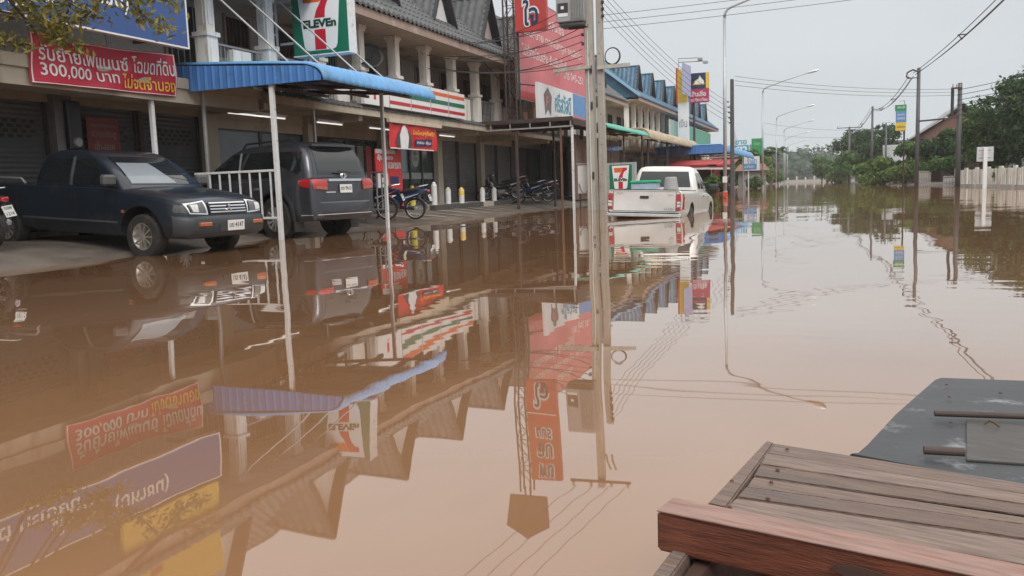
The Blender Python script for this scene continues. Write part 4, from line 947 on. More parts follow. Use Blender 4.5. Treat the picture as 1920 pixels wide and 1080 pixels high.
# ------------------------------------------------------------------ vehicles
def crom(a, b, c, d, t):
    return 0.5*((2*b)+(c-a)*t+(2*a-5*b+4*c-d)*t*t+(3*b-a-3*c+d)*t**3)
def spline(pts, sub):
    out_ = []; n = len(pts)
    for i in range(n-1):
        p0, p1, p2, p3 = pts[max(i-1, 0)], pts[i], pts[i+1], pts[min(i+2, n-1)]
        for k in range(sub):
            t = k/sub
            out_.append(tuple(crom(p0[j], p1[j], p2[j], p3[j], t) for j in range(len(p1))))
    out_.append(tuple(pts[-1])); return out_
def loft_mesh(name, stations, sub=4, psub=2):
    """stations: (x, [(y, z)...]) half sections from bottom centre to top centre"""
    rows = spline([tuple([x]+[c for p in pr for c in p]) for x, pr in stations], sub)
    rings = []
    for r in rows:
        half = [(r[1+2*i], r[2+2*i]) for i in range((len(r)-1)//2)]
        half = spline(half, psub); half[0] = (0.0, half[0][1]); half[-1] = (0.0, half[-1][1])
        half = [(max(0.0, a), b) for a, b in half]
        ring = [(r[0], a, b) for a, b in half]+[(r[0], -a, b) for a, b in half[-2:0:-1]]
        rings.append(ring)
    n = len(rings[0]); vs = [p for g in rings for p in g]; fs = []
    for i in range(len(rings)-1):
        for j in range(n):
            j2 = (j+1) % n; fs.append((i*n+j, (i+1)*n+j, (i+1)*n+j2, i*n+j2))
    fs.append(tuple(range(n))); fs.append(tuple(range((len(rings)-1)*n+n-1, (len(rings)-1)*n-1, -1)))
    me = bpy.data.meshes.new(name); me.from_pydata(vs, [], fs); me.update()
    bm = bmesh.new(); bm.from_mesh(me); bmesh.ops.recalc_face_normals(bm, faces=bm.faces); bm.to_mesh(me); bm.free()
    return me
def sec(w, zb, zs, zt, wt=None, tuck=0.06, fl=0.985):
    """body section: half width w, underside zb, shoulder zs, centre top zt"""
    wt = w*0.78 if wt is None else wt
    return [(0, zb), (w*0.82, zb), (w-tuck, zb+0.03), (w*fl, zb+0.14), (w, zb+0.45*(zs-zb)), (w*0.992, zs-0.12), (w*0.965, zs-0.03), (w*0.93, zs), (wt, zs+(zt-zs)*0.55), (wt*0.5, zt-(zt-zs)*0.1), (0, zt)]
def rings_mesh(name, levels, nf=7, corner=0.18):
    """cabin: levels of (z, xfront, xrear, half width) as rounded rectangles, capped on top"""
    rings = []
    for z, xf, xr, w in levels:
        cx, hl = (xf+xr)/2, (xf-xr)/2; c = min(corner, w*0.6, hl*0.6); pts = []
        for qx, qy, a0 in ((1, 1, 0), (-1, 1, 90), (-1, -1, 180), (1, -1, 270)):
            for k in range(nf):
                a = R(a0+90*k/(nf-1)); pts.append((cx+qx*(hl-c)+c*math.cos(a), qy*(w-c)+c*math.sin(a), z))
        rings.append(pts)
    n = len(rings[0]); vs = [p for g in rings for p in g]; fs = []
    for i in range(len(rings)-1):
        for j in range(n): fs.append((i*n+j, i*n+(j+1) % n, (i+1)*n+(j+1) % n, (i+1)*n+j))
    fs.append(tuple(range((len(rings)-1)*n, len(rings)*n))); fs.append(tuple(range(n-1, -1, -1)))
    me = bpy.data.meshes.new(name); me.from_pydata(vs, [], fs); me.update()
    return me
def cut(me, cutters, mname='black_plastic', basem=None):
    """boolean difference with closed MB meshes; the cut faces take the second material"""
    o = bpy.data.objects.new('tmp', me); COL.objects.link(o)
    me.materials.clear(); me.materials.append(MATS[basem]); me.materials.append(MATS[mname])
    tmp = []
    for cmb in cutters:
        cm = cmb.mesh('cutter'); cm.materials.append(MATS[basem]); cm.materials.append(MATS[mname])
        bm = bmesh.new(); bm.from_mesh(cm); bmesh.ops.recalc_face_normals(bm, faces=bm.faces)
        for f in bm.faces: f.material_index = 1
        bm.to_mesh(cm); bm.free()
        c = bpy.data.objects.new('cutter', cm); COL.objects.link(c); tmp.append(c)
        md = o.modifiers.new('b', 'BOOLEAN'); md.operation = 'DIFFERENCE'; md.object = c; md.solver = 'EXACT'
    dg = bpy.context.evaluated_depsgraph_get()
    res = bpy.data.meshes.new_from_object(o.evaluated_get(dg))
    for c in tmp: bpy.data.objects.remove(c)
    bpy.data.objects.remove(o)
    return res
def keep(name, me, parent, deg=32):
    smooth_by_angle(me, deg); return link(name, me, None, parent, False, True)
def bvh_of(*meshes):
    vs, fs = [], []
    for me in meshes:
        n = len(vs); vs += [v.co.copy() for v in me.vertices]; fs += [tuple(i+n for i in p.vertices) for p in me.polygons]
    return BVHTree.FromPolygons(vs, fs)
def patch(bv, poly, axis, sgn, name, m, parent, lift=0.006, cuts=3):
    """piece of trim lying on the body: outline in the plane across axis, laid on the surface by casting along it"""
    bm = bmesh.new(); vs = [bm.verts.new((p[0], p[1], 0)) for p in poly]
    f = bm.faces.new(vs); bmesh.ops.triangulate(bm, faces=[f])
    if cuts: bmesh.ops.subdivide_edges(bm, edges=list(bm.edges), cuts=cuts, use_grid_fill=True)
    for v in bm.verts:
        a, b = v.co.x, v.co.y
        if axis == 'y': o, d = Vector((a, 3*sgn, b)), Vector((0, -sgn, 0))
        elif axis == 'x': o, d = Vector((9*sgn, a, b)), Vector((-sgn, 0, 0))
        else: o, d = Vector((a, b, 5)), Vector((0, 0, -1))
        hit, nn, _, _ = bv.ray_cast(o, d)
        if hit is None:
            hit, nn, _, _ = bv.find_nearest(o+d*(2.1 if axis == 'y' else 4.2)); nn = -d
        if nn.dot(d) > 0: nn = -nn
        v.co = hit+(nn*0.4-d*0.6).normalized()*lift
    bmesh.ops.recalc_face_normals(bm, faces=bm.faces)
    me = bpy.data.meshes.new(name); bm.to_mesh(me); bm.free()
    return link(name, me, m, parent, True, True)
def seam(bv, pts, axis, sgn, parent, w=0.008, m='ink', name='door_seam'):
    for i in range(len(pts)-1):
        a, b = Vector(pts[i]), Vector(pts[i+1]); d = (b-a).normalized(); q = Vector((-d.y, d.x))*w/2
        patch(bv, [a-q, b-q, b+q, a+q], axis, sgn, name, m, parent, 0.0045, 3)
def make_wheel(parent, pos, side, r, wd, rr, style, rimm='rim_alloy', spokes=10):
    x, y, z = pos; s = side
    t = MB().lathe([(rr, -wd/2), (r*0.93, -wd/2), (r*0.985, -wd*0.4), (r, -wd*0.25), (r, wd*0.25), (r*0.985, wd*0.4), (r*0.93, wd/2), (rr, wd/2), (rr*0.97, wd*0.3), (rr*0.97, -wd/2), (rr, -wd/2)], (x, y, z), (0, s, 0), 32)
    o = t.build('wheel', 'rubber', parent, smooth=True, local=True)
    smooth_by_angle(o.data, 40)
    MB().lathe([(rr, wd*0.44), (rr*0.97, wd*0.47), (rr*0.9, wd*0.46), (rr*0.88, wd*0.2), (0.0, wd*0.12)], (x, y, z), (0, s, 0), 32).build('rim', rimm if style == 'steel' else 'lamp_dark', o, smooth=True, local=True)
    sp = MB()
    for k in range(spokes):
        a = 2*math.pi*k/spokes
        d = Vector((math.cos(a), 0, math.sin(a))); c = Vector((x, y, z))
        tw = Vector((math.cos(a+0.10*style_twist(style)), 0, math.sin(a+0.10*style_twist(style))))
        sp.bar(c+d*rr*0.16+Y*s*wd*0.40, c+tw*rr*0.94+Y*s*wd*0.42, rr*(0.13 if spokes > 8 else 0.2), 0.02, up=(0, s, 0))
    sp.lathe([(0, wd*0.46), (rr*0.2, wd*0.45), (rr*0.24, wd*0.38)], (x, y, z), (0, s, 0), 14)
    sp.lathe([(rr*0.9, wd*0.40), (rr*0.99, wd*0.46), (rr*1.02, wd*0.44)], (x, y, z), (0, s, 0), 32)
    sp.build('spokes', rimm, o, local=True)
    return o
def style_twist(s): return 1 if s == 'twist' else 0
def plate(parent, o, u, v, n, w, h, txt, t2=None, local=True):
    p = MB().prism(rect(-w/2, -h/2, w, h), o, u, v, n, 0.008).build('number_plate', 'plate_white', parent, local=local)
    if t2:
        lettering(txt, 'ink', Vector(o)+Vector(n)*0.008, u, v, n, -w*0.36, h*0.14, w*0.72, h*0.26, p, 0.003, 0.01, local=local)
        lettering(t2, 'ink', Vector(o)+Vector(n)*0.008, u, v, n, -w*0.36, -h*0.38, w*0.72, h*0.3, p, 0.003, 0.01, local=local)
    else:
        lettering(txt, 'ink', Vector(o)+Vector(n)*0.008, u, v, n, -w*0.42, -h*0.2, w*0.84, h*0.5, p, 0.003, 0.012, local=local)
    return p

# --- dark blue pickup (nose towards the road), origin under the front axle
def make_pickup(loc, rz, pitch):
    t = thing('pickup_truck', loc, 'dark navy extended-cab pickup with chrome grille parked nose to the flood', 'pickup truck', rz)
    t.rotation_euler = (0, -pitch, rz)
    W = 0.86
    st = [(0.83, sec(0.66, 0.34, 0.66, 0.70, 0.5)), (0.78, sec(0.76, 0.32, 0.78, 0.84, 0.62)), (0.62, sec(0.82, 0.31, 0.86, 0.93, 0.66)), (0.2, sec(W, 0.31, 0.92, 0.99, 0.68)), (-0.3, sec(W, 0.31, 0.97, 1.03, 0.7)),
          (-0.7, sec(W, 0.31, 1.0, 1.03, 0.7)), (-1.6, sec(W, 0.31, 1.0, 1.03, 0.7)), (-2.25, sec(W, 0.31, 1.0, 1.03, 0.7)), (-2.38, sec(W, 0.33, 1.0, 1.01, 0.7)), (-3.4, sec(W, 0.4, 1.0, 1.0, 0.7)), (-4.15, sec(W-0.02, 0.46, 0.99, 0.99, 0.7))]
    me = loft_mesh('body', st)
    wr = 0.325
    cutters = []
    for x in (0, -2.96):
        for s in (1, -1): cutters.append(MB().cyl((x, s*0.5, wr+0.03), (x, s*1.2, wr+0.03), wr+0.09, n=32))
    cutters.append(MB().box(-4.08, -2.48, -0.74, 0.74, 0.55, 1.4))
    me = cut(me, cutters, 'black_plastic', 'paint_navy')
    body = keep('body', me, t)
    cab = rings_mesh('cab', [(0.97, -0.28, -2.36, 0.80), (1.13, -0.46, -2.33, 0.775), (1.31, -0.72, -2.27, 0.73), (1.455, -0.98, -2.2, 0.685), (1.515, -1.12, -2.1, 0.64), (1.55, -1.28, -1.95, 0.55), (1.562, -1.45, -1.8, 0.35)], corner=0.14)
    cab.materials.append(MATS['paint_navy']); co = keep('cab', cab, t, 28)
    bv = bvh_of(me, cab)
    for s in (1, -1):
        patch(bv, [(-0.78, 1.05), (-1.42, 1.05), (-1.42, 1.43), (-1.06, 1.43)], 'y', s, 'door_window', 'glass_car', t)
        patch(bv, [(-1.52, 1.05), (-2.18, 1.07), (-2.10, 1.41), (-1.52, 1.43)], 'y', s, 'quarter_window', 'glass_car', t)
        patch(bv, [(-1.44, 1.03), (-1.50, 1.03), (-1.50, 1.45), (-1.44, 1.45)], 'y', s, 'pillar_trim', 'grey_plastic', t)
        seam(bv, [(-0.42, 1.0), (-0.40, 0.62), (-0.52, 0.40), (-1.45, 0.40), (-1.47, 1.02)], 'y', s, t)
        seam(bv, [(-2.42, 0.4), (-2.42, 1.0)], 'y', s, t)
        patch(bv, rect(-1.42, 0.86, 0.16, 0.035), 'y', s, 'door_handle', 'black_plastic', t, 0.02)
        patch(bv, rect(-0.14, 0.70, 0.22, 0.03), 'y', s, 'badge', 'steel_grey', t, 0.006, 1)
        patch(bv, rect(-0.36, 0.66, 0.07, 0.035), 'y', s, 'side_repeater', 'lamp_amber', t, 0.012, 1)
        patch(bv, rect(-2.5, 0.50, 2.05, 0.03), 'y', s, 'rub_strip', 'grey_plastic', t, 0.008, 3)
        m = MB(); m.cbox(-0.62, -0.50, s*0.90-0.11, s*0.90+0.11, 1.04, 1.20, 0.03); m.bar((-0.56, s*0.76, 1.04), (-0.56, s*0.86, 1.08), 0.04, 0.04)
        m.build('wing_mirror', 'grey_plastic', t, local=True)
        # headlamps, chrome surround, indicators
        h = patch(bv, [(s*0.40, 0.66), (s*0.72, 0.68), (s*0.76, 0.82), (s*0.42, 0.86)], 'x', 1, 'headlamp_surround', 'chrome', t, 0.012)
        patch(bv, [(s*0.44, 0.685), (s*0.70, 0.70), (s*0.73, 0.805), (s*0.46, 0.84)], 'x', 1, 'headlamp', 'lamp_dark', h, 0.022)
        patch(bv, [(s*0.58, 0.70), (s*0.68, 0.71), (s*0.70, 0.80), (s*0.58, 0.81)], 'x', 1, 'bulb_reflector', 'lamp_clear', h, 0.028)
        patch(bv, [(0.80, 0.69), (0.60, 0.70), (0.60, 0.80), (0.74, 0.80)], 'y', s, 'side_marker', 'lamp_dark', t, 0.008)
    patch(bv, [(-0.66, 1.06), (0.66, 1.06), (0.54, 1.46), (-0.54, 1.46)], 'x', 1, 'windscreen', 'glass_car', t, 0.006, 5)
    patch(bv, [(-0.63, 1.075), (0.22, 1.075), (0.05, 1.37), (-0.54, 1.37)], 'x', 1, 'painted_glare', 'painted_glare', t, 0.009, 4)  # reflected sky painted as a pale patch over the opaque windscreen
    patch(bv, [(-0.58, 1.10), (0.58, 1.10), (0.50, 1.40), (-0.50, 1.40)], 'x', -1, 'rear_window', 'glass_car', t)
    for k in (-1, 1): seam(bv, [(k*0.3-0.25, 1.08), (k*0.3+0.3, 1.16)], 'x', 1, t, 0.02, 'black_plastic', 'wiper')
    seam(bv, [(0.76, 0.60), (0.2, 0.70), (-0.25, 0.72)], 'z', 1, t, 0.01, 'ink', 'hood_seam'); seam(bv, [(0.76, -0.60), (0.2, -0.70), (-0.25, -0.72)], 'z', 1, t, 0.01, 'ink', 'hood_seam')
    # grille
    g = patch(bv, [(-0.36, 0.66), (0.36, 0.66), (0.38, 0.83), (-0.38, 0.83)], 'x', 1, 'grille', 'ink', t, 0.012)
    for k in range(4): patch(bv, rect(-0.36, 0.685+k*0.042, 0.72, 0.017), 'x', 1, 'grille_bar', 'chrome', g, 0.03, 3)
    em = MB()
    for a in (90, 210, 330):
        d = Vector((math.cos(R(a)), math.sin(R(a)))); p = Vector((-d.y, d.x))
        q = [Vector((0, 0)), d*0.035+p*0.02, d*0.07, d*0.035-p*0.02]
        em.prism([(v.x, v.y) for v in q], (0.855, 0, 0.752), Y, Z, X, 0.008)
    em.build('emblem', 'chrome', g, local=True)
    # bumper
    bp = [(0.62, 0.86), (0.80, 0.80), (0.90, 0.62), (0.95, 0.3), (0.955, 0)]
    full = bp+[(x, -y) for x, y in bp[-2::-1]]
    P = []
    for zz, off in ((0.36, -0.03), (0.40, 0.0), (0.50, 0.012), (0.60, 0.0), (0.64, -0.03), (0.65, -0.12)):
        P.append([(x+off, y*(1+off*0.3), zz) for x, y in full])
    b = MB().grid(P).build('front_bumper', 'bumper_navy', t, smooth=True, local=True)
    MB().box(0.948, 0.968, -0.30, 0.30, 0.42, 0.53).build('bumper_intake', 'ink', b, local=True)
    for s in (1, -1): MB().cbox(0.86, 0.945, s*0.53-0.11, s*0.53+0.11, 0.50, 0.56, 0.01).build('indicator', 'lamp_amber', b, local=True)
    plate(t, (0.97, 0.02, 0.50), Y, Z, X, 0.34, 0.15, 'บย 4147')
    for x in (0, -2.96):
        for s in (1, -1): make_wheel(t, (x, s*0.735, wr), s, wr, 0.21, 0.2, 'steel', 'rim_alloy', 10)
    # bed rails
    MB().tube([(-2.5, 0.78, 1.02), (-2.6, 0.78, 1.1), (-4.0, 0.78, 1.1)], 0.018).tube([(-2.5, -0.78, 1.02), (-2.6, -0.78, 1.1), (-4.0, -0.78, 1.1)], 0.018).build('bed_rail', 'steel_grey', t, local=True)
    return t
pickup = make_pickup((-9.82, 10.90, -0.05), R(-3.8), R(-3.5))
pickup.scale = (1.06,)*3

# --- grey sport utility car (tail towards the road), origin under the rear axle
def make_suv(loc, rz, pitch):
    t = thing('sport_utility_car', loc, 'grey seven-seat sport utility car parked tail to the flood beside the navy pickup', 'car', rz)
    t.rotation_euler = (0, -pitch, rz)
    W = 0.91
    st = [(-1.02, sec(0.74, 0.40, 0.98, 1.03, 0.55)), (-0.985, sec(0.86, 0.36, 1.06, 1.1, 0.66)), (-0.85, sec(W-0.01, 0.34, 1.10, 1.13, 0.7)), (-0.3, sec(W, 0.33, 1.11, 1.14, 0.72)), (0.8, sec(W, 0.36, 1.10, 1.12, 0.72)), (2.0, sec(W, 0.36, 1.08, 1.10, 0.72)),
          (2.4, sec(W, 0.36, 1.06, 1.10, 0.72)), (3.1, sec(W-0.02, 0.36, 0.98, 1.06, 0.7)), (3.5, sec(0.84, 0.36, 0.88, 0.94, 0.62)), (3.68, sec(0.7, 0.38, 0.7, 0.75, 0.5))]
    me = loft_mesh('body', st); wr = 0.40; cutters = []
    for x in (0, 2.75):
        for s in (1, -1): cutters.append(MB().cyl((x, s*0.55, wr+0.02), (x, s*1.2, wr+0.02), wr+0.075, n=36))
    me = cut(me, cutters, 'black_plastic', 'paint_slate'); keep('body', me, t)
    cab = rings_mesh('cabin', [(1.08, 2.32, -0.93, 0.85), (1.22, 2.08, -0.90, 0.835), (1.45, 1.68, -0.83, 0.785), (1.62, 1.36, -0.75, 0.735), (1.70, 1.15, -0.69, 0.69), (1.75, 0.9, -0.6, 0.6), (1.775, 0.6, -0.4, 0.4)], corner=0.17)
    cab.materials.append(MATS['paint_slate']); keep('cabin', cab, t, 28)
    bv = bvh_of(me, cab)
    for s in (1, -1):
        patch(bv, [(1.95, 1.15), (1.02, 1.15), (1.02, 1.61), (1.42, 1.61)], 'y', s, 'front_window', 'glass_car', t)
        patch(bv, [(0.94, 1.15), (0.12, 1.15), (-0.02, 1.32), (0.10, 1.61), (0.94, 1.62)], 'y', s, 'rear_door_window', 'glass_car', t)
        patch(bv, [(-0.12, 1.34), (-0.62, 1.18), (-0.74, 1.24), (-0.66, 1.58), (-0.02, 1.60)], 'y', s, 'quarter_window', 'glass_car', t)
        patch(bv, [(0.96, 1.14), (1.01, 1.14), (1.01, 1.63), (0.96, 1.63)], 'y', s, 'pillar_trim', 'alu' if s == 1 else 'black_plastic', t)
        seam(bv, [(1.0, 1.12), (1.0, 0.46), (0.62, 0.44), (0.42, 0.62), (0.2, 0.9), (0.08, 1.13)], 'y', s, t)
        seam(bv, [(1.0, 0.46), (2.05, 0.46), (2.15, 0.8), (2.12, 1.1)], 'y', s, t)
        for x in (0.35, 1.22): patch(bv, rect(x, 0.93, 0.17, 0.04), 'y', s, 'door_handle', 'chrome', t, 0.025)
        # tail lamps wrap the corner
        h = patch(bv, [(s*0.50, 0.88), (s*0.84, 0.90), (s*0.86, 1.075), (s*0.50, 1.06)], 'x', -1, 'tail_lamp', 'lamp_red', t, 0.02)
        patch(bv, [(s*0.52, 0.885), (s*0.80, 0.905), (s*0.79, 0.95), (s*0.52, 0.935)], 'x', -1, 'indicator', 'lamp_amber', h, 0.028)
        patch(bv, [(-0.95, 0.92), (-0.72, 0.96), (-0.66, 1.06), (-0.93, 1.08)], 'y', s, 'tail_lamp', 'lamp_red', t, 0.012)
        # flared wheel arches
        for x in (0, 2.75):
            ar = MB(); pts_o = []
            P = [[], [], []]
            for k in range(19):
                a = R(-8+196*k/18)
                for q, (rr, yy) in enumerate(((wr+0.07, W-0.03), (wr+0.085, W+0.035), (wr+0.15, W-0.005))):
                    P[q].append((x+rr*math.cos(a), s*yy, wr+0.02+rr*math.sin(a)))
            ar.grid(P).build('arch_flare', 'paint_slate', t, smooth=True, local=True)
            MB().box(x-0.52 if x == 0 else x-0.5, x-0.48 if x == 0 else x-0.46, s*0.78-0.12, s*0.78+0.12, 0.16, 0.5).build('mud_flap', 'black_plastic', t, local=True)
        m = MB().cbox(1.88, 2.02, s*1.0-0.12, s*1.0+0.12, 1.12, 1.30, 0.04).bar((1.95, s*0.82, 1.12), (1.95, s*0.95, 1.16), 0.05, 0.05)
        m.build('wing_mirror', 'paint_slate', t, local=True)
        MB().tube([(1.05, s*0.62, 1.72), (0.95, s*0.62, 1.80), (-0.3, s*0.62, 1.815), (-0.45, s*0.62, 1.74)], 0.02).build('roof_rail', 'black_plastic', t, local=True)
        MB().cyl((-1.0, s*0.62, 0.60), (-1.015, s*0.62, 0.60), 0.035, n=14).build('reflector', 'lamp_dark', t, local=True)
    patch(bv, [(-0.62, 1.16), (0.62, 1.16), (0.58, 1.60), (-0.58, 1.60)], 'x', -1, 'rear_window', 'glass_car', t, 0.008, 5)
    patch(bv, [(-0.72, 1.18), (0.72, 1.18), (0.60, 1.64), (-0.60, 1.64)], 'x', 1, 'windscreen', 'glass_car', t, 0.006, 4)
    seam(bv, [(0.50, 1.05), (0.52, 0.66), (-0.52, 0.66), (-0.50, 1.05)], 'x', -1, t)
    seam(bv, [(0.72, 1.15), (0.62, 1.64)], 'x', -1, t, 0.02); seam(bv, [(-0.72, 1.15), (-0.62, 1.64)], 'x', -1, t, 0.02)
    MB().prism([(-0.68, -0.62), (-0.80, -0.60), (-0.86, -0.3), (-0.87, 0), (-0.86, 0.3), (-0.80, 0.60), (-0.68, 0.62)], (0, 0, 1.665), X, Y, Z, 0.045).build('roof_spoiler', 'paint_slate', t, local=True)
    MB().box(-1.045, -1.0, -0.46, 0.46, 1.035, 1.075).build('garnish', 'chrome', t, local=True)
    el = [(0.075*math.cos(k*math.pi/10), 0.05*math.sin(k*math.pi/10)) for k in range(20)]
    em = MB().tube([(-1.0, 0.0+y, 1.13+z) for y, z in el], 0.009, closed=True).tube([(-1.002, 0.45*y, 1.13+z*0.95) for y, z in el], 0.006, closed=True)
    em.build('emblem', 'chrome', t, local=True)
    MB().bar((-0.99, -0.22, 1.19), (-0.985, 0.14, 1.215), 0.02, 0.02).build('wiper', 'black_plastic', t, local=True)
    patch(bv, rect(0.54, 0.83, -0.26, 0.02), 'x', -1, 'badge', 'alu', t, 0.014, 1)
    plate(t, (-1.045, 0.0, 0.90), -Y, Z, -X, 0.34, 0.15, 'กท 9410')
    # bumper step
    bp = [(-0.70, 0.90), (-0.95, 0.86), (-1.06, 0.66), (-1.09, 0.3), (-1.095, 0)]
    full = bp+[(x, -y) for x, y in bp[-2::-1]]
    P = [[(x-off, y*(1-0.02*i), zz) for x, y in full] for i, (zz, off) in enumerate(((0.68, -0.12), (0.67, -0.01), (0.64, 0.0), (0.52, -0.015), (0.44, -0.01), (0.42, -0.03), (0.34, -0.10)))]
    b = MB().grid(P).build('rear_bumper', 'paint_slate', t, smooth=True, local=True)
    MB().tube([(x-0.004, y, 0.445) for x, y in full], 0.008, n=5).build('bumper_trim', 'alu', b, local=True)
    for x in (0, 2.75):
        for s in (1, -1): make_wheel(t, (x, s*0.79, wr), s, wr, 0.25, 0.235, 'twist', 'alu', 12)
    return t
suv = make_suv((-10.2, 14.95, -0.05), R(169.5), R(-0.5))
suv.scale = (1.03, 1.03, 1.10)

# --- silver pickup standing in the flood, origin under the rear axle
def make_hilux(loc, rz, pitch):
    t = thing('pickup_truck', loc, 'silver white pickup standing wheel-deep in the brown flood on the road', 'pickup truck', rz)
    t.rotation_euler = (0, -pitch, rz)
    W = 0.87
    st = [(-1.24, sec(W-0.05, 0.56, 1.05, 1.05, 0.7)), (-1.20, sec(W-0.01, 0.52, 1.07, 1.07, 0.72)), (-0.6, sec(W, 0.45, 1.07, 1.07, 0.72)), (0.9, sec(W, 0.40, 1.06, 1.06, 0.72)), (1.05, sec(W, 0.38, 1.06, 1.08, 0.72)), (2.3, sec(W, 0.38, 1.03, 1.06, 0.72)),
          (2.75, sec(W, 0.38, 1.01, 1.06, 0.72)), (3.5, sec(W-0.01, 0.38, 0.92, 1.0, 0.68)), (3.85, sec(0.82, 0.38, 0.82, 0.88, 0.6)), (4.0, sec(0.66, 0.4, 0.66, 0.7, 0.5))]
    me = loft_mesh('body', st); wr = 0.35; cutters = []
    for x in (0, 3.085):
        for s in (1, -1): cutters.append(MB().cyl((x, s*0.5, wr+0.03), (x, s*1.2, wr+0.03), wr+0.08, n=32))
    cutters.append(MB().box(-1.17, 0.86, -0.75, 0.75, 0.62, 1.5))
    me = cut(me, cutters, 'grey_plastic', 'paint_silver'); keep('body', me, t)
    cab = rings_mesh('cab', [(1.03, 2.72, 0.94, 0.82), (1.15, 2.5, 0.95, 0.805), (1.40, 2.12, 1.0, 0.75), (1.56, 1.86, 1.06, 0.70), (1.63, 1.72, 1.12, 0.655), (1.665, 1.55, 1.22, 0.55), (1.675, 1.45, 1.3, 0.35)], corner=0.15)
    cab.materials.append(MATS['paint_silver']); keep('cab', cab, t, 28)
    bv = bvh_of(me, cab)
    patch(bv, [(-0.66, 1.16), (0.66, 1.16), (0.585, 1.54), (-0.585, 1.54)], 'x', -1, 'rear_window', 'glass_car', t, 0.008, 5)
    patch(bv, [(-0.70, 1.12), (0.70, 1.12), (0.60, 1.56), (-0.60, 1.56)], 'x', 1, 'windscreen', 'glass_car', t, 0.006, 4)
    for s in (1, -1):
        patch(bv, [(2.36, 1.13), (1.62, 1.13), (1.62, 1.52), (1.92, 1.52)], 'y', s, 'door_window', 'glass_car', t)
        patch(bv, [(1.53, 1.13), (1.15, 1.13), (1.18, 1.50), (1.53, 1.52)], 'y', s, 'quarter_window', 'glass_car', t)
        seam(bv, [(1.57, 1.06), (1.57, 0.5), (2.5, 0.5), (2.6, 1.05)], 'y', s, t); seam(bv, [(0.92, 0.5), (0.92, 1.06)], 'y', s, t, 0.014)
        patch(bv, rect(1.62, 0.92, 0.16, 0.04), 'y', s, 'door_handle', 'chrome', t, 0.02)
        h = patch(bv, [(s*0.725, 0.62), (s*0.86, 0.64), (s*0.865, 1.0), (s*0.725, 0.99)], 'x', -1, 'tail_lamp', 'lamp_red', t, 0.016)
        patch(bv, [(s*0.74, 0.70), (s*0.835, 0.71), (s*0.835, 0.765), (s*0.74, 0.76)], 'x', -1, 'reverse_lamp', 'lamp_clear', h, 0.022)
        patch(bv, [(s*0.74, 0.775), (s*0.835, 0.785), (s*0.835, 0.83), (s*0.74, 0.825)], 'x', -1, 'indicator', 'lamp_clear', h, 0.022)
        patch(bv, [(-1.20, 0.64), (-1.06, 0.66), (-1.06, 0.98), (-1.20, 1.0)], 'y', s, 'tail_lamp_side', 'lamp_red', t, 0.012)
        m = MB().cbox(2.26, 2.42, s*1.02-0.13, s*1.02+0.13, 1.06, 1.26, 0.05).bar((2.34, s*0.82, 1.08), (2.34, s*0.95, 1.12), 0.05, 0.05)
        m.build('wing_mirror', 'black_plastic', t, local=True)
        MB().box(-1.17, 0.9, s*0.78-0.035, s*0.78+0.035, 1.071, 1.086).build('bed_rail', 'black_plastic', t, local=True)
        seam(bv, [(s*0.715, 0.60), (s*0.715, 1.04)], 'x', -1, t, 0.01)
    seam(bv, [(-0.715, 0.60), (0.715, 0.60)], 'x', -1, t, 0.01)
    MB().box(-1.235, -1.19, -0.72, 0.72, 1.071, 1.09).build('tailgate_cap', 'black_plastic', t, local=True)
    MB().cbox(-1.262, -1.235, -0.10, 0.10, 0.885, 0.945, 0.008).build('tailgate_handle', 'black_plastic', t, local=True)
    lettering('HILUX', 'ink_grey', (-1.252, 0.64, 0.985), -Y, Z, -X, 0, 0, 0.15, 0.03, t, 0.012, local=True)
    lettering('VIGO', 'ink_grey', (-1.252, -0.54, 0.955), -Y, Z, -X, 0, 0, 0.1, 0.03, t, 0.012, local=True)
    lettering('2.5 D4D', 'ink_grey', (-1.252, -0.46, 0.645), -Y, Z, -X, 0, 0, 0.2, 0.04, t, 0.014, local=True)
    bp = MB().cbox(-1.36, -1.2, -0.84, 0.84, 0.47, 0.56, 0.02)
    b = bp.build('rear_bumper', 'alu', t, local=True)
    MB().box(-1.355, -1.22, -0.80, 0.80, 0.561, 0.575).build('bumper_step', 'black_plastic', b, local=True)
    plate(t, (-1.362, 0, 0.36), -Y, Z, -X, 0.34, 0.13, '2กฬ 5518')
    for x in (0, 3.085):
        for s in (1, -1): make_wheel(t, (x, s*0.76, wr), s, wr, 0.22, 0.2, 'steel', 'rim_alloy', 6)
    return t
hilux = make_hilux((-4.30, 21.72, -0.50), R(89.4), R(-1.0))
hilux.scale = (1.08,)*3
hilux.rotation_euler.x = R(2.6)
# load in the bed of the silver pickup
hm = wm(hilux)
def in_bed(x, y, z): return hm @ Vector((x, y, z))
p = in_bed(0.25, 0.28, 0.63)
t = thing('storage_tub', p, 'clear plastic tub with green lid in the bed of the silver pickup', 'tub', R(89))
P = [[], [], []]
MB().prism(rect(-0.24, -0.33, 0.48, 0.66), (0, 0, 0), X, Y, Z, 0.66).build('tub', 'tub_clear', t, local=True)
MB().cbox(-0.27, 0.27, -0.36, 0.36, 0.66, 0.73, 0.015).build('lid', 'tub_green', t, local=True)
p = in_bed(-0.2, -0.42, 0.63)
t = thing('work_bucket', p, 'grey bucket upside down on coiled hose in the silver pickup bed', 'bucket', 0)
MB().lathe([(0.0, 0.82), (0.13, 0.82), (0.15, 0.79), (0.20, 0.42), (0.22, 0.38)], (0, 0, 0), Z, 20).build('bucket', 'cloth_grey', t, smooth=True, local=True)
MB().tube([(0.25*math.cos(a*0.5), 0.30*math.sin(a*0.5), 0.02+0.009*a) for a in range(50)], 0.022).build('hose_coil', 'black_plastic', t, local=True)

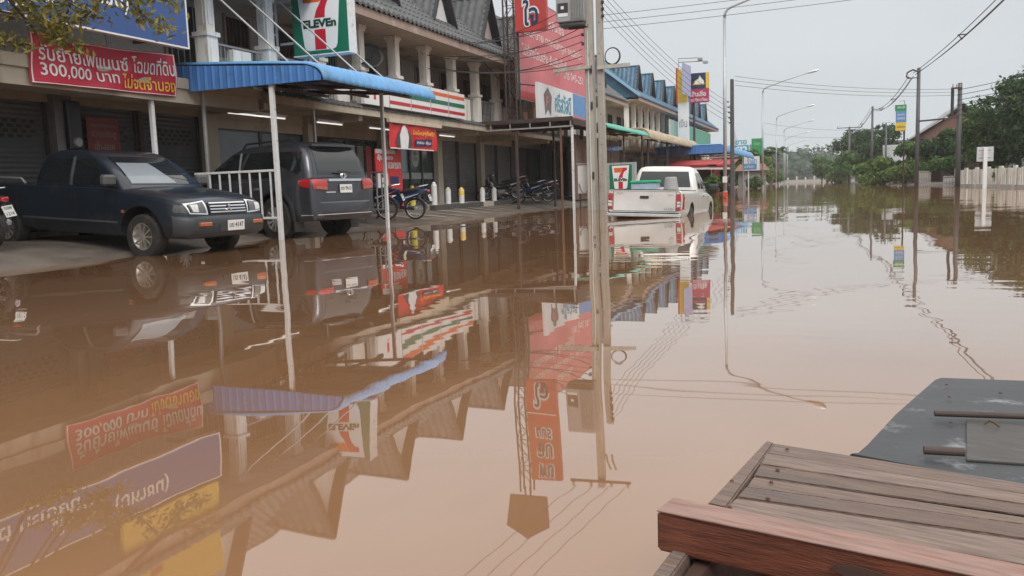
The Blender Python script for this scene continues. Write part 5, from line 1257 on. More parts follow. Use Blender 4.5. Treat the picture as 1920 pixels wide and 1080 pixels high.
# --- motorcycles
def make_bike(name, loc, rz, label, paint, lean=0.0, plate_txt=None, group=None):
    """underbone motorcycle, origin on the ground below its middle, x forward"""
    t = thing(name, loc, label, 'motorcycle', rz, group); t.rotation_euler = (lean, 0, rz)
    r = 0.285
    for x in (0.62, -0.60):
        w = MB().lathe([(r-0.05, -0.035), (r-0.012, -0.04), (r, -0.015), (r, 0.015), (r-0.012, 0.04), (r-0.05, 0.035), (r-0.055, 0), (r-0.05, -0.035)], (x, 0, r), Y, 28).build('wheel', 'rubber', t, smooth=True, local=True)
        MB().lathe([(r-0.05, -0.02), (r-0.065, -0.015), (r-0.065, 0.015), (r-0.05, 0.02)], (x, 0, r), Y, 28).lathe([(0, -0.05), (0.05, -0.05), (0.05, 0.05), (0, 0.05)], (x, 0, r), Y, 12).build('rim', 'alu', w, local=True)
        sp = MB()
        for k in range(18):
            a = 2*math.pi*k/18; sp.cyl((x+0.045*math.cos(a+0.4), 0.02*(-1)**k, r+0.045*math.sin(a+0.4)), (x+(r-0.06)*math.cos(a), 0, r+(r-0.06)*math.sin(a)), 0.003, n=4, caps=False)
        sp.build('spokes', 'alu', w, local=True)
    f = MB()
    for s in (-1, 1): f.cyl((0.62, s*0.065, r), (0.40, s*0.065, 0.80), 0.022, 0.026, n=8)
    f.build('front_fork', 'black_plastic', t, local=True)
    # curved mudguards
    for x, a0, a1, m in ((0.62, 20, 150, paint), (-0.60, 40, 185, 'black_plastic')):
        P = []
        for k in range(13):
            a = R(a0+(a1-a0)*k/12); rr = r+0.035
            P.append([(x+rr*math.cos(a), y, r+(rr-abs(y)*0.25)*math.sin(a)) for y in (-0.06, -0.03, 0, 0.03, 0.06)])
        MB().grid(P).build('mudguard', m, t, smooth=True, local=True)
    # frame, engine, swing arm
    MB().tube([(0.42, 0, 0.72), (0.22, 0, 0.40), (0.0, 0, 0.36), (-0.2, 0, 0.38), (-0.35, 0, 0.6), (-0.75, 0, 0.74)], 0.03, n=8).bar((-0.1, 0.09, 0.34), (-0.6, 0.09, r), 0.03, 0.05).bar((-0.1, -0.09, 0.34), (-0.6, -0.09, r), 0.03, 0.05).build('frame', 'black_plastic', t, local=True)
    MB().cbox(-0.14, 0.2, -0.11, 0.11, 0.22, 0.42, 0.04).cyl((0.1, 0, 0.36), (0.36, 0, 0.42), 0.075, 0.06, n=10).build('engine', 'steel_grey', t, local=True)
    MB().tube([(0.15, -0.12, 0.26), (-0.2, -0.14, 0.22), (-0.45, -0.15, 0.28)], [0.018, 0.018, 0.03], n=8).cyl((-0.42, -0.15, 0.27), (-0.86, -0.16, 0.38), 0.045, 0.05, n=12).build('exhaust', 'chrome', t, local=True)
    # leg shield and side panels, tail
    st = [(0.50, [(0, 0.62), (0.05, 0.64), (0.07, 0.72), (0.05, 0.82), (0, 0.86)]), (0.38, [(0, 0.44), (0.10, 0.46), (0.17, 0.62), (0.12, 0.80), (0, 0.84)]), (0.2, [(0, 0.40), (0.09, 0.42), (0.13, 0.54), (0.09, 0.62), (0, 0.64)]), (0.0, [(0, 0.40), (0.08, 0.41), (0.10, 0.50), (0.08, 0.58), (0, 0.60)]),
          (-0.2, [(0, 0.42), (0.09, 0.44), (0.12, 0.55), (0.10, 0.66), (0, 0.69)]), (-0.55, [(0, 0.56), (0.10, 0.57), (0.125, 0.64), (0.10, 0.71), (0, 0.73)]), (-0.88, [(0, 0.70), (0.05, 0.71), (0.08, 0.75), (0.06, 0.79), (0, 0.80)]), (-0.98, [(0, 0.75), (0.03, 0.755), (0.04, 0.77), (0.03, 0.785), (0, 0.79)])]
    me = loft_mesh('bodywork', st, 3, 2); me.materials.append(MATS[paint]); keep('bodywork', me, t, 50)
    bv = bvh_of(me)
    for s in (-1, 1):
        patch(bv, [(-0.35, 0.56), (-0.72, 0.67), (-0.78, 0.70), (-0.35, 0.61)], 'y', s, 'body_stripe', 'sticker_white', t, 0.004, 2)
        patch(bv, [(0.44, 0.56), (0.30, 0.50), (0.34, 0.66), (0.46, 0.76)], 'y', s, 'shield_stripe', 'sticker_white', t, 0.004, 2)
    st = [(0.02, [(0, 0.66), (0.06, 0.66), (0.09, 0.70), (0.07, 0.73), (0, 0.74)]), (-0.2, [(0, 0.68), (0.09, 0.68), (0.12, 0.73), (0.10, 0.77), (0, 0.78)]), (-0.5, [(0, 0.71), (0.10, 0.71), (0.13, 0.77), (0.11, 0.81), (0, 0.82)]), (-0.75, [(0, 0.75), (0.07, 0.75), (0.09, 0.79), (0.07, 0.82), (0, 0.83)])]
    me = loft_mesh('seat', st, 3, 2); me.materials.append(MATS['seat_black']); keep('seat', me, t, 60)
    # steering head, bars, lamp, mirrors
    MB().tube([(0.30, 0.34, 0.96), (0.36, 0.2, 0.95), (0.40, 0.06, 0.90), (0.40, -0.06, 0.90), (0.36, -0.2, 0.95), (0.30, -0.34, 0.96)], 0.013, n=8).build('handlebar', 'chrome', t, local=True)
    for s in (-1, 1):
        MB().cyl((0.30, s*0.34, 0.96), (0.33, s*0.24, 0.955), 0.018, n=8).build('grip', 'black_plastic', t, local=True)
        MB().tube([(0.35, s*0.22, 0.95), (0.36, s*0.26, 1.06), (0.34, s*0.30, 1.12)], 0.006, n=5).build('mirror_stalk', 'black_plastic', t, local=True)
        MB().lathe([(0, -0.012), (0.04, -0.01), (0.055, 0), (0.05, 0.012), (0, 0.014)], (0.33, s*0.32, 1.15), (-1, 0, 0.1), 14).build('mirror', 'black_plastic', t, smooth=True, local=True)
    MB().lathe([(0, -0.10), (0.07, -0.08), (0.10, -0.02), (0.095, 0.03), (0.0, 0.05)], (0.46, 0, 0.90), (1, 0, -0.1), 18).build('headlamp_shell', paint, t, smooth=True, local=True)
    MB().lathe([(0.0, 0.056), (0.07, 0.045), (0.09, 0.03)], (0.46, 0, 0.90), (1, 0, -0.1), 18).build('headlamp', 'lamp_clear', t, smooth=True, local=True)
    MB().cbox(-1.03, -0.95, -0.07, 0.07, 0.70, 0.77, 0.02).build('tail_lamp', 'lamp_red', t, local=True)
    MB().tube([(-0.62, 0.12, 0.83), (-0.8, 0.12, 0.88), (-0.98, 0.06, 0.90), (-0.98, -0.06, 0.90), (-0.8, -0.12, 0.88), (-0.62, -0.12, 0.83)], 0.012, n=6).build('grab_rail', 'chrome', t, local=True)
    n = Vector((-1, 0, 0.35)).normalized(); v = n.cross(Y).normalized(); v = v if v.z > 0 else -v
    plate(t, (-1.03, 0, 0.56), -Y, v, n, 0.2, 0.17, plate_txt or 'กกม', '1214')
    MB().bar((-0.93, 0, 0.70), (-1.02, 0, 0.52), 0.08, 0.02).build('plate_bracket', 'black_plastic', t, local=True)
    MB().bar((-0.05, 0.1, 0.3), (-0.12, 0.28, 0.02), 0.016, 0.016).build('side_stand', 'black_plastic', t, local=True)
    return t
def bike_at(px, py, z, rz, label, paint, lean=R(-7), plate_txt=None, name='motorcycle'):
    p = atz(px, py, z); p.z = z
    return make_bike(name, p, rz, label, paint, lean, plate_txt)
make_bike('motorcycle', (-10.85, 19.8, 0.11), R(190), 'dark blue motorcycle just right of the grey car, rear wheel towards the flood', 'bike_blue', R(-7), 'ขคฉ')
make_bike('motorcycle', (-11.1, 18.7, 0.15), R(195), 'blue motorcycle half hidden behind the grey car and the thin white post', 'bike_navy', R(-7), 'กคม')
make_bike('motorcycle', (-11.62, 33.3, 0.21), R(200), 'navy motorcycle with white seat stripe nearest the concrete poles', 'bike_navy', R(-7), 'กกจ')
make_bike('motorcycle', (-11.9, 32.75, 0.24), R(195), 'dark blue motorcycle behind the navy one under the brown canopy', 'bike_blue', R(-7), 'ขกย')
make_bike('motorcycle', (-12.2, 31.2, 0.41), R(195), 'black motorcycle beside the last white bollard on the walkway', 'bike_black', R(-7), 'กขล')
make_bike('motorcycle', (-12.7, 32.0, 0.25), R(195), 'black motorcycle in the shade between bollards and shutter', 'bike_black', R(-7), 'กขธ')
make_bike('motorcycle', (-12.15, 8.72, 0.2), R(190), 'black motorcycle cut by the left picture edge, red tail lamp and white plate', 'bike_black', R(-7), 'กขพ')
l1 = lamp(-4.95, 43.0, 'nearest street lamp, its arm leaving the top of the picture')
for x, y, lb in ((-5.99, 81.4, 'second street lamp down the road, arm over the water'), (-7.0, 119.1, 'third street lamp down the road'), (-7.6, 150.0, 'fourth street lamp down the road'), (-9.2, 186.0, 'fifth street lamp, thin and far'), (-10.6, 225.0, 'farthest street lamp before the hill')):
    lamp(x, y, lb, l1)
t = thing('pole_marker', (-4.95, 42.8, 0.1), 'small bright red square marker low on the nearest street lamp', 'marker')
MB().cbox(-5.03, -4.81, 42.72, 42.86, 0.03, 0.30, 0.02).build('plate', 'buoy_red', t); MB().box(-5.02, -4.88, 42.86, 42.90, 0.1, 0.3).build('clamp', 'steel_grey', t)
t = thing('number_tag', (-4.95, 42.85, 1.0), 'small white tag on the nearest street lamp pole', 'tag')
MB().cbox(-5.06, -4.84, 42.84, 42.90, 0.75, 1.05, 0.01).build('tag', 'sign_white', t)
pc = cpole('utility_pole', 'dark concrete pole right behind the nearest street lamp', -4.74, 44.3, -0.6, 5.9, 0.22, 0.17, 'grey_plastic', holes=False)
for k in range(5): MB().lathe([(0, 0), (0.05, 0.01), (0.05, 0.06), (0, 0.08)], (-4.85-0.02*k, 44.2, 3.7+k*0.26), Z, 10).build('insulator', 'ink', pc)

# ------------------------------------------------------------------ cables
def sagged(a, b, sag, n=24):
    a, b = Vector(a), Vector(b)
    return [a.lerp(b, i/n)-Z*sag*4*(i/n)*(1-i/n) for i in range(n+1)]
def cable(a, b, sag, r, label, group, m='cable'):
    o = MB().tube(sagged(a, b, sag), r, n=5).build('overhead_cable', m)
    return tag(o, label, 'cable', group)
# fan of wires from the twin poles across the pink billboard to the mast and balcony
for k in range(9):
    z = 4.95+k*0.24 if k < 5 else 6.15+(k-5)*0.3
    q = aty(700+k*6, 60-k*4, 26.0) if False else None
    cable((PA.x-0.2, PA.y-0.15, z), (-12.2, 24.6+(k % 3)*1.6, 4.75+0.14*k), 0.25+0.05*(k % 4), 0.014, 'thin black wires fanning from the twin poles past the pink billboard to the balcony', 'wires over the billboard')
for k in range(4):
    cable((PA.x-0.9+k*0.6, PA.y-0.2, 9.95), (-10.2+k*0.55, 2.0, 9.9), 0.5, 0.010, 'parallel wires running overhead from the twin poles towards the viewer, mirrored in the water', 'wires towards the viewer')
for k in range(5):
    cable((PB.x+0.17, PB.y-0.1, 6.4+k*0.22), (-4.85-0.02*k, 44.2, 3.75+k*0.26), 0.35, 0.008, 'thin wires from the shorter twin pole down to the dark pole by the lamp', 'wires to the dark pole')
for k in range(3):
    cable((PB.x+0.1, PB.y, 6.0+0.22*k), (26, 40, 10.2+0.28*k), 0.5, 0.008, 'long thin wires crossing the whole sky to the upper right', 'wires across the sky')
for k in range(3):
    cable((-4.6, 44.4, 5.6+k*0.22), (7.0, 57.9, 5.5+k*0.18), 0.25, 0.010, 'wires crossing the road from the dark pole to the right-hand poles', 'wires across the road')
for k in range(2):
    cable((-5.9, 81.4, 5.0+k), (5.2, 96.7, 5.2+k*0.5), 0.4, 0.010, 'far wires crossing the road between the second lamp and the hedge', 'far wires across the road')
for k in range(3):
    cable((-4.85, 44.2, 4.0+k*0.3), (-9.5, 95, 4.4+k*0.4), 0.6, 0.012, 'wires running on along the left side from the dark pole', 'wires along the left side')
# ------------------------------------------------------------------ vegetation
def leaves(mb, rng, clumps, n, size, aspect=0.55, shell=0.55, droop=0.0):
    tot = sum(c[3]*c[4]*c[5] for c in clumps)
    for (cx, cy, cz, rx, ry, rz) in clumps:
        k = max(8, int(n*rx*ry*rz/tot))
        for _ in range(k):
            while True:
                d = Vector((rng.gauss(0, 1), rng.gauss(0, 1), rng.gauss(0, 1)))
                if d.length > 1e-3: break
            d.normalize(); q = (shell+(1-shell)*rng.random()**0.6)*(1+0.14*math.sin(5*d.x+3*d.z+cx)+0.17*rng.gauss(0, 1))
            p = Vector((cx+d.x*rx*q, cy+d.y*ry*q, cz+d.z*rz*q))
            s = size*(0.6+0.8*rng.random())
            nrm = (d+Vector((rng.gauss(0, .6), rng.gauss(0, .6), rng.gauss(0, .6)))).normalized()
            a = nrm.orthogonal().normalized(); a = Matrix.Rotation(rng.random()*6.28, 3, nrm) @ a
            a = (a-Z*droop).normalized(); b = nrm.cross(a).normalized()
            mb.add([p-a*s*0.5, p+b*s*aspect*0.5+nrm*s*0.08, p+a*s*0.5-Z*droop*s*0.3, p-b*s*aspect*0.5+nrm*s*0.08], [(0, 1, 2, 3)])
def tree(name, label, base, h, clumps, n, size, leafm, trunk_r=0.12, cat='tree', group=None, seed=1, barkm='bark'):
    """clumps relative to base"""
    rng = random.Random(seed); bx, by, bz = base
    t = thing(name, base, label, cat, group=group)
    tr = MB()
    top = Vector((bx+rng.uniform(-.2, .2), by, bz+h*0.55))
    tr.tube([(bx, by, bz-0.5), (bx+0.05, by, bz+h*0.2), (bx-0.04, by+0.05, bz+h*0.4), top], [trunk_r, trunk_r*0.85, trunk_r*0.7, trunk_r*0.5], n=8)
    for c in clumps:
        e = Vector((bx+c[0], by+c[1], bz+c[2])); m = top.lerp(e, 0.5)+Vector((0, 0, 0.12*h*0.3)); tr.tube([Vector((bx, by, bz+h*0.35)), m*0.5+top*0.5, e], [trunk_r*0.5, trunk_r*0.3, trunk_r*0.12], n=5)
    tr.build('trunk', barkm, t)
    mb = MB(); leaves(mb, rng, [(bx+c[0], by+c[1], bz+c[2], c[3], c[4], c[5]) for c in clumps], n, size)
    mb.build('crown', leafm, t)
    return t
def rand_clumps(seed, w, h, n, zlo=0.35, cr=0.38):
    rng = random.Random(seed); out_ = []
    for _ in range(n):
        a = rng.random()*6.28; q = rng.random()**0.6; z = zlo*h+(1-zlo)*h*rng.random()*0.85
        f = 1-0.5*max(0, (z/h-0.6))/0.4
        r = w*cr*(0.6+0.7*rng.random()); out_.append((math.cos(a)*q*w*0.62*f, math.sin(a)*q*w*0.62*f, z, r, r, r*0.72))
    return out_
TREES = [  # label, x, y, width, height, clumps, leaves, leaf size, material
    ('largest dark green tree over the white fence at the right edge', 11.9, 60.0, 4.4, 7.0, 20, 10000, 0.30, 'leaf_dark'),
    ('dense dark tree behind the largest tree at the right edge', 14.0, 66.0, 3.8, 6.4, 14, 6000, 0.3, 'leaf_dark'),
    ('broad mid-green tree left of the largest tree, beside the thick pole', 9.5, 62.5, 2.6, 5.0, 12, 5000, 0.26, 'leaf_mid'),
    ('dark rounded tree in front of the red-brown house', 8.3, 74.0, 2.6, 4.2, 12, 5000, 0.28, 'leaf_dark'),
    ('loose green tree left of the dark rounded tree', 6.6, 80.0, 2.2, 3.6, 10, 4000, 0.28, 'leaf_mid'),
    ('tall dark tree beside the third pole on the right', 5.6, 112.0, 4.0, 7.2, 12, 4500, 0.42, 'leaf_dark'),
    ('tall dark tree behind the pole with the crossarm', 3.3, 130.0, 4.2, 7.6, 12, 4500, 0.45, 'leaf_dark'),
    ('lighter green tree under the crossarm pole', 2.2, 124.0, 3.2, 4.4, 9, 3200, 0.4, 'leaf_mid'),
    ('far bushy tree at the end of the right verge', -0.8, 152.0, 3.6, 5.6, 9, 3000, 0.5, 'leaf_mid'),
    ('leafy tree behind the market stall on the left', -9.0, 100.0, 2.6, 4.4, 9, 3000, 0.35, 'leaf_mid'),
    ('low roadside tree left of the third lamp', -9.6, 125.0, 2.8, 4.0, 9, 2600, 0.4, 'leaf_light'),
    ('dark tree between the palms', -11.5, 150.0, 3.6, 6.0, 9, 2600, 0.5, 'leaf_dark'),
]
for i, (lb, x, y, w, h, nc, n, s, m) in enumerate(TREES):
    tree('leafy_tree', lb, (x, y, ground_z(x, y)), h, rand_clumps(20+i, w, h, nc*2, 0.3, 0.27), n, s, m, 0.1+0.02*h, group='trees beside the flooded road', seed=50+i)
SHRUBS = [
    ('tall pale grass clump leaning into the water by the hedge', 4.3, 85.0, 2.0, 2.3, 8, 3600, 0.34, 'leaf_grass'),
    ('grassy shrub bank left of the tall pale grass clump', 3.6, 92.0, 2.2, 2.2, 8, 3200, 0.36, 'leaf_light'),
    ('green shrub at the water by the grey gate', 5.9, 79.0, 1.6, 2.3, 7, 2800, 0.26, 'leaf_grass'),
    ('bright shrub climbing over the white fence', 8.5, 52.5, 0.7, 1.7, 6, 1600, 0.16, 'leaf_light'),
    ('round clipped shrub behind the white fence near the sign', 10.6, 51.5, 1.5, 2.3, 7, 2400, 0.2, 'leaf_mid'),
    ('green shrub between the grey gate and the white fence', 7.8, 66.5, 1.5, 2.2, 7, 2400, 0.22, 'leaf_mid'),
    ('potted shrub behind the silver pickup mirror', -7.2, 57.0, 1.0, 1.7, 6, 1600, 0.2, 'leaf_mid'),
    ('dark potted shrub right of the red stall', -7.0, 61.0, 0.9, 1.9, 6, 1500, 0.2, 'leaf_dark'),
    ('small shrub at the foot of the second lamp', -7.4, 88.0, 1.3, 1.6, 6, 1400, 0.26, 'leaf_mid'),
    ('yellowish shrub near the small tiled hut', -7.9, 104.0, 1.6, 2.6, 6, 1500, 0.3, 'leaf_grass'),
    ('roadside shrub under the fourth lamp', -8.9, 140.0, 2.0, 2.2, 6, 1300, 0.36, 'leaf_mid'),
    ('weedy shrub line far on the right verge', 1.4, 138.0, 2.4, 2.0, 7, 1600, 0.36, 'leaf_grass'),
    ('low weeds on the right verge beyond the diamond sign', 0.6, 165.0, 3.0, 2.0, 7, 1500, 0.45, 'leaf_grass'),
]
for i, (lb, x, y, w, h, nc, n, s, m) in enumerate(SHRUBS):
    tree('leafy_shrub', lb, (x, y, max(-0.1, ground_z(x, y))), h, rand_clumps(120+i, w, h, nc, 0.12, 0.42), n, s, m, 0.04, 'shrub', 'shrubs beside the flooded road', seed=150+i)
# far wooded ridge closing the road
rng = random.Random(5); cl = []
for k in range(70):
    x = -170+rng.random()*330; y = 300+rng.random()*120; hh = 6+3.2*math.sin(x*0.03+1)+rng.random()*3+(y-300)*0.035
    cl.append((x, y, hh*0.45, 9+rng.random()*6, 8, hh*0.6))
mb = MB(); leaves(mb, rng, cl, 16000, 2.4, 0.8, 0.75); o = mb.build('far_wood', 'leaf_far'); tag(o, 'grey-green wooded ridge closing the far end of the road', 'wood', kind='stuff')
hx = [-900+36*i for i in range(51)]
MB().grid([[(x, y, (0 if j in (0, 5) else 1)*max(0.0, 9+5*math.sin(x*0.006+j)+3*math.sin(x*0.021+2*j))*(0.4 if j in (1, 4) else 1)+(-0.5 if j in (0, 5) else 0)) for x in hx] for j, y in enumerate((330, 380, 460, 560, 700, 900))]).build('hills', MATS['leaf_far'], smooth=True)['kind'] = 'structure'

# palms
def palm(label, x, y, h, n=13, fr=2.2, seed=3, m='leaf_dark'):
    rng = random.Random(seed); t = thing('palm_tree', (x, y, 0), label, 'tree', group='palms')
    MB().tube([(x, y, -0.3), (x+0.15, y, h*0.5), (x+0.05, y, h)], [0.2, 0.15, 0.12], n=8).build('trunk', 'bark', t)
    mb = MB()
    for k in range(n):
        a = 6.28*k/n+rng.random()*0.4; up = 0.45+0.95*rng.random(); d = Vector((math.cos(a), math.sin(a), 0)); sd = Vector((-d.y, d.x, 0))
        prev = None
        for i in range(11):
            q = i/10; p = Vector((x, y, h))+d*fr*q*(1-0.2*up*q)+Z*(fr*up*q-fr*1.15*q*q*(0.6+0.4*up))
            if prev is not None:
                for s in (-1, 1):
                    ln = 0.55*math.sin(math.pi*min(1, q+0.12))*fr/2.2
                    mb.add([prev, p, p+sd*s*ln-Z*ln*0.45+d*ln*0.3, prev+sd*s*ln*0.95-Z*ln*0.45+d*ln*0.3], [(0, 1, 2, 3)])
            prev = p
    mb.build('crown', m, t)
palm('nearer feathery palm left of the third lamp', -8.6, 134.0, 4.6, 13, 2.6, 3)
palm('farther feathery palm beside the lamp pole', -8.2, 142.0, 5.2, 13, 2.6, 4)
palm('small palm standing out of the top of the big right-hand tree', 11.2, 63.0, 5.9, 14, 1.8, 6, 'leaf_mid')

# overhanging branches of the tree at the upper left
def overhang():
    rng = random.Random(11)
    t = thing('overhanging_tree', (-9.4, 4.4, 0.1), 'yellow-green leafy branches hanging into the upper left corner', 'tree')
    MB().tube([(-9.4, 4.4, -0.3), (-9.3, 4.5, 1.6), (-9.15, 4.7, 3.2), (-8.9, 5.2, 4.8)], [0.16, 0.14, 0.12, 0.08], n=10).build('trunk', 'bark', t)
    tw = MB(); lf = MB()
    Yd = 7.6
    runs = [[(-60, 0), (20, 25), (60, 18), (85, 38), (110, 45)], [(30, -20), (55, 10), (80, 35), (110, 46)], [(90, -30), (130, 5), (118, 36), (100, 62), (128, 82), (158, 96)], [(215, -30), (245, 5), (262, 22), (285, 40), (320, 55)],
            [(215, -40), (190, 0), (160, 30), (120, 50)], [(-40, 60), (20, 78), (60, 85)], [(240, -10), (300, -5), (325, 10)], [(60, 50), (100, 66), (135, 84)], [(-60, 30), (-10, 60), (30, 80)], [(100, -10), (150, 15), (185, 35)], [(0, -10), (40, 5), (75, 12), (115, 8)]]
    for j, run in enumerate(runs):
        pts = [aty(px, py, Yd+0.12*math.sin(j*2+i)) for i, (px, py) in enumerate(run)]
        sp = spline([tuple(p) for p in pts], 6)
        tw.tube(sp, [0.016-0.011*i/len(sp) for i in range(len(sp))], n=5)
        tw.tube([(-8.9, 5.2, 4.8), Vector((-8.9, 5.2, 4.8)).lerp(pts[0], 0.5)+Z*0.2, pts[0]], [0.05, 0.03, 0.015], n=5)
        for q in sp[2::1]:
            q = Vector(q)
            for _ in range(7):
                p = q+Vector((rng.gauss(0, .07), rng.gauss(0, .08), rng.gauss(-0.01, .05)))
                s = 0.06+0.045*rng.random(); nrm = Vector((rng.gauss(0, 1), rng.gauss(0, 1), rng.gauss(.5, .7))).normalized()
                a = nrm.orthogonal().normalized(); a = Matrix.Rotation(rng.random()*6.28, 3, nrm) @ a; b = nrm.cross(a)
                a = (a-Z*0.45).normalized(); b = nrm.cross(a).normalized(); lf.add([p-a*s*.6, p+b*s*.2, p+a*s*.6, p-b*s*.2], [(0, 1, 2, 3)])
    # the rest of the crown, above the picture
    leaves(lf, rng, [(-8.9, 5.2, 5.4, 1.5, 1.7, 1.1), (-8.2, 6.4, 5.3, 1.2, 1.2, 0.7), (-9.8, 4.2, 5.6, 1.4, 1.4, 1.0)], 5000, 0.09)
    tw.build('branches', 'bark_dark', t); lf.build('crown', 'leaf_yellow', t)
overhang()

# ------------------------------------------------------------------ right side: fence, gates, signs, houses, poles
FP = [(9.35, 42.0), (8.78, 47.6), (7.4, 60.6)]
def fence_pt(y):
    for (x0, y0), (x1, y1) in zip(FP, FP[1:]):
        if y <= y1: return x0+(x1-x0)*(y-y0)/(y1-y0)
    return FP[-1][0]
ft = thing('slat_fence', (8.4, 51, 0), 'cream concrete fence of upright slats and posts along the right bank', 'fence')
y = 42.0; k = 0
while y < 60.5:
    x = fence_pt(y); d = Vector((fence_pt(y+0.3)-x, 0.3, 0)).normalized(); n = Vector((d.y, -d.x, 0))
    gap = 57.6 < y < 58.6
    if k % 7 == 0: MB().bar((x, y, -0.3), (x, y, 1.12), 0.16, 0.16).build('post', 'fence_white', ft)
    elif not gap:
        a = Vector((x, y, 0)); hgt = 1.0+0.015*math.sin(k*1.9)
        MB().prism([(-0.115, 0.10), (0.115, 0.10), (0.115, hgt), (-0.115, hgt)], a+n*0.03, d, Z, -n, 0.05).build('slat', 'fence_white' if (k*7) % 5 else 'fence_grey', ft)
    if k % 7 == 0 and y < 59: MB().bar((x, y+0.1, 0.05), (fence_pt(y+2.2), y+2.2, 0.05), 0.14, 0.2).build('plinth', 'fence_grey', ft)
    y += 0.33; k += 1
def metal_gate(label, px0, px1, ptop, pbot, yy, m='fence_grey', n=8):
    a, b = aty(px0, pbot, yy), aty(px1, pbot, yy); zt = aty(px0, ptop, yy).z; z0 = max(a.z, 0.0)-0.1
    t = thing('bar_gate', (a.x, yy, z0), label, 'gate')
    for z in (zt, (zt+z0)/2, z0+0.15): MB().box(a.x, b.x, yy-0.03, yy+0.03, z-0.03, z+0.03).build('rail', m, t)
    for i in range(n+1): x = a.x+(b.x-a.x)*i/n; MB().box(x-0.03, x+0.03, yy-0.02, yy+0.02, z0, zt).build('bar', m, t)
    MB().box(a.x+0.05, b.x-0.05, yy+0.03, yy+0.05, z0+0.2, zt-0.1).build('backing_sheet', 'wall_white', t)
metal_gate('grey bar gate with sheet backing on the right bank under the dark tree', 1717, 1744, 322, 345, 69.0)
metal_gate('low dark bar gate standing in water next to the cream fence', 1769, 1791, 331, 353, 60.2, 'steel_grey', 4)

s0, s1 = aty(1832, 276, 49.4), aty(1863, 302, 49.4)
t = thing('road_sign', (7.31, 49.4, 0), 'pale square road sign seen from behind on a white post in the water', 'sign')
MB().cbox(s0.x, s1.x, 49.45, 49.48, s1.z, s0.z, 0.008).build('panel', 'alu', t)
MB().cbox((s0.x+s1.x)/2-0.09, (s0.x+s1.x)/2+0.09, 49.3, 49.44, -0.5, s0.z-0.05, 0.01).build('post', 'sign_white', t)
for z in (s1.z+0.15, s0.z-0.2): MB().box(s0.x+0.1, s1.x-0.1, 49.442, 49.449, z, z+0.05).build('brace', 'steel_grey', t)
d0 = aty(1562, 324, 150.0)
t = thing('diamond_sign', (d0.x, 150, 0), 'small pale diamond sign on a post far down the road', 'sign')
MB().prism([(0, -0.75), (0.75, 0), (0, 0.75), (-0.75, 0)], (d0.x, 150, d0.z), X, Z, Y, 0.04).build('panel', 'sign_white', t); MB().box(d0.x-0.07, d0.x+0.07, 150.05, 150.15, -0.5, d0.z+0.5).build('post', 'sign_white', t); MB().prism([(0, -0.5), (0.5, 0), (0, 0.5), (-0.5, 0)], (d0.x, 150, d0.z-1.3), X, Z, Y, 0.04).build('panel', 'sign_white', t)
# three-coloured shop sign
s0, s1 = aty(1680, 197, 62.0), aty(1699, 244, 62.0)
t = thing('shop_pole_sign', (s0.x, 62, 0), 'narrow green, blue and yellow shop sign standing above the right-hand trees', 'sign')
h = s0.z-s1.z
for k, (a, b, m) in enumerate(((0.76, 1.0, 'sign_green'), (0.32, 0.755, 'sky_blue'), (0.0, 0.315, 'sign_yellow'))):
    f = MB().box(s0.x-(0.05 if k == 0 else 0), s1.x, 62.0, 62.12, s1.z+h*a, s1.z+h*b).build('panel', m, t)
    for q, (txt, zz) in enumerate((('ยินดี', 0.86), ('ต้อนรับ', 0.58), ('อาหาร', 0.42), ('เปิด', 0.10))):
        if a <= zz < b: lettering(txt, 'sign_white' if k < 2 else 'ink', (s0.x, 62.0, s1.z), X, Z, -Y, (s1.x-s0.x)*0.15, h*zz, (s1.x-s0.x)*0.7, h*0.09, f, 0.01, 0.01)
MB().bar((s1.x-0.1, 62.2, -0.3), (s1.x-0.1, 62.2, s0.z), 0.08, 0.08).build('post', 'iron_dark', t); MB().tube([(s1.x-0.1, 62.1, s0.z), (s1.x-0.15, 61.9, s0.z+0.25), (s0.x+0.2, 61.6, s0.z+0.22)], 0.02).build('lamp_arm', 'steel_grey', t)

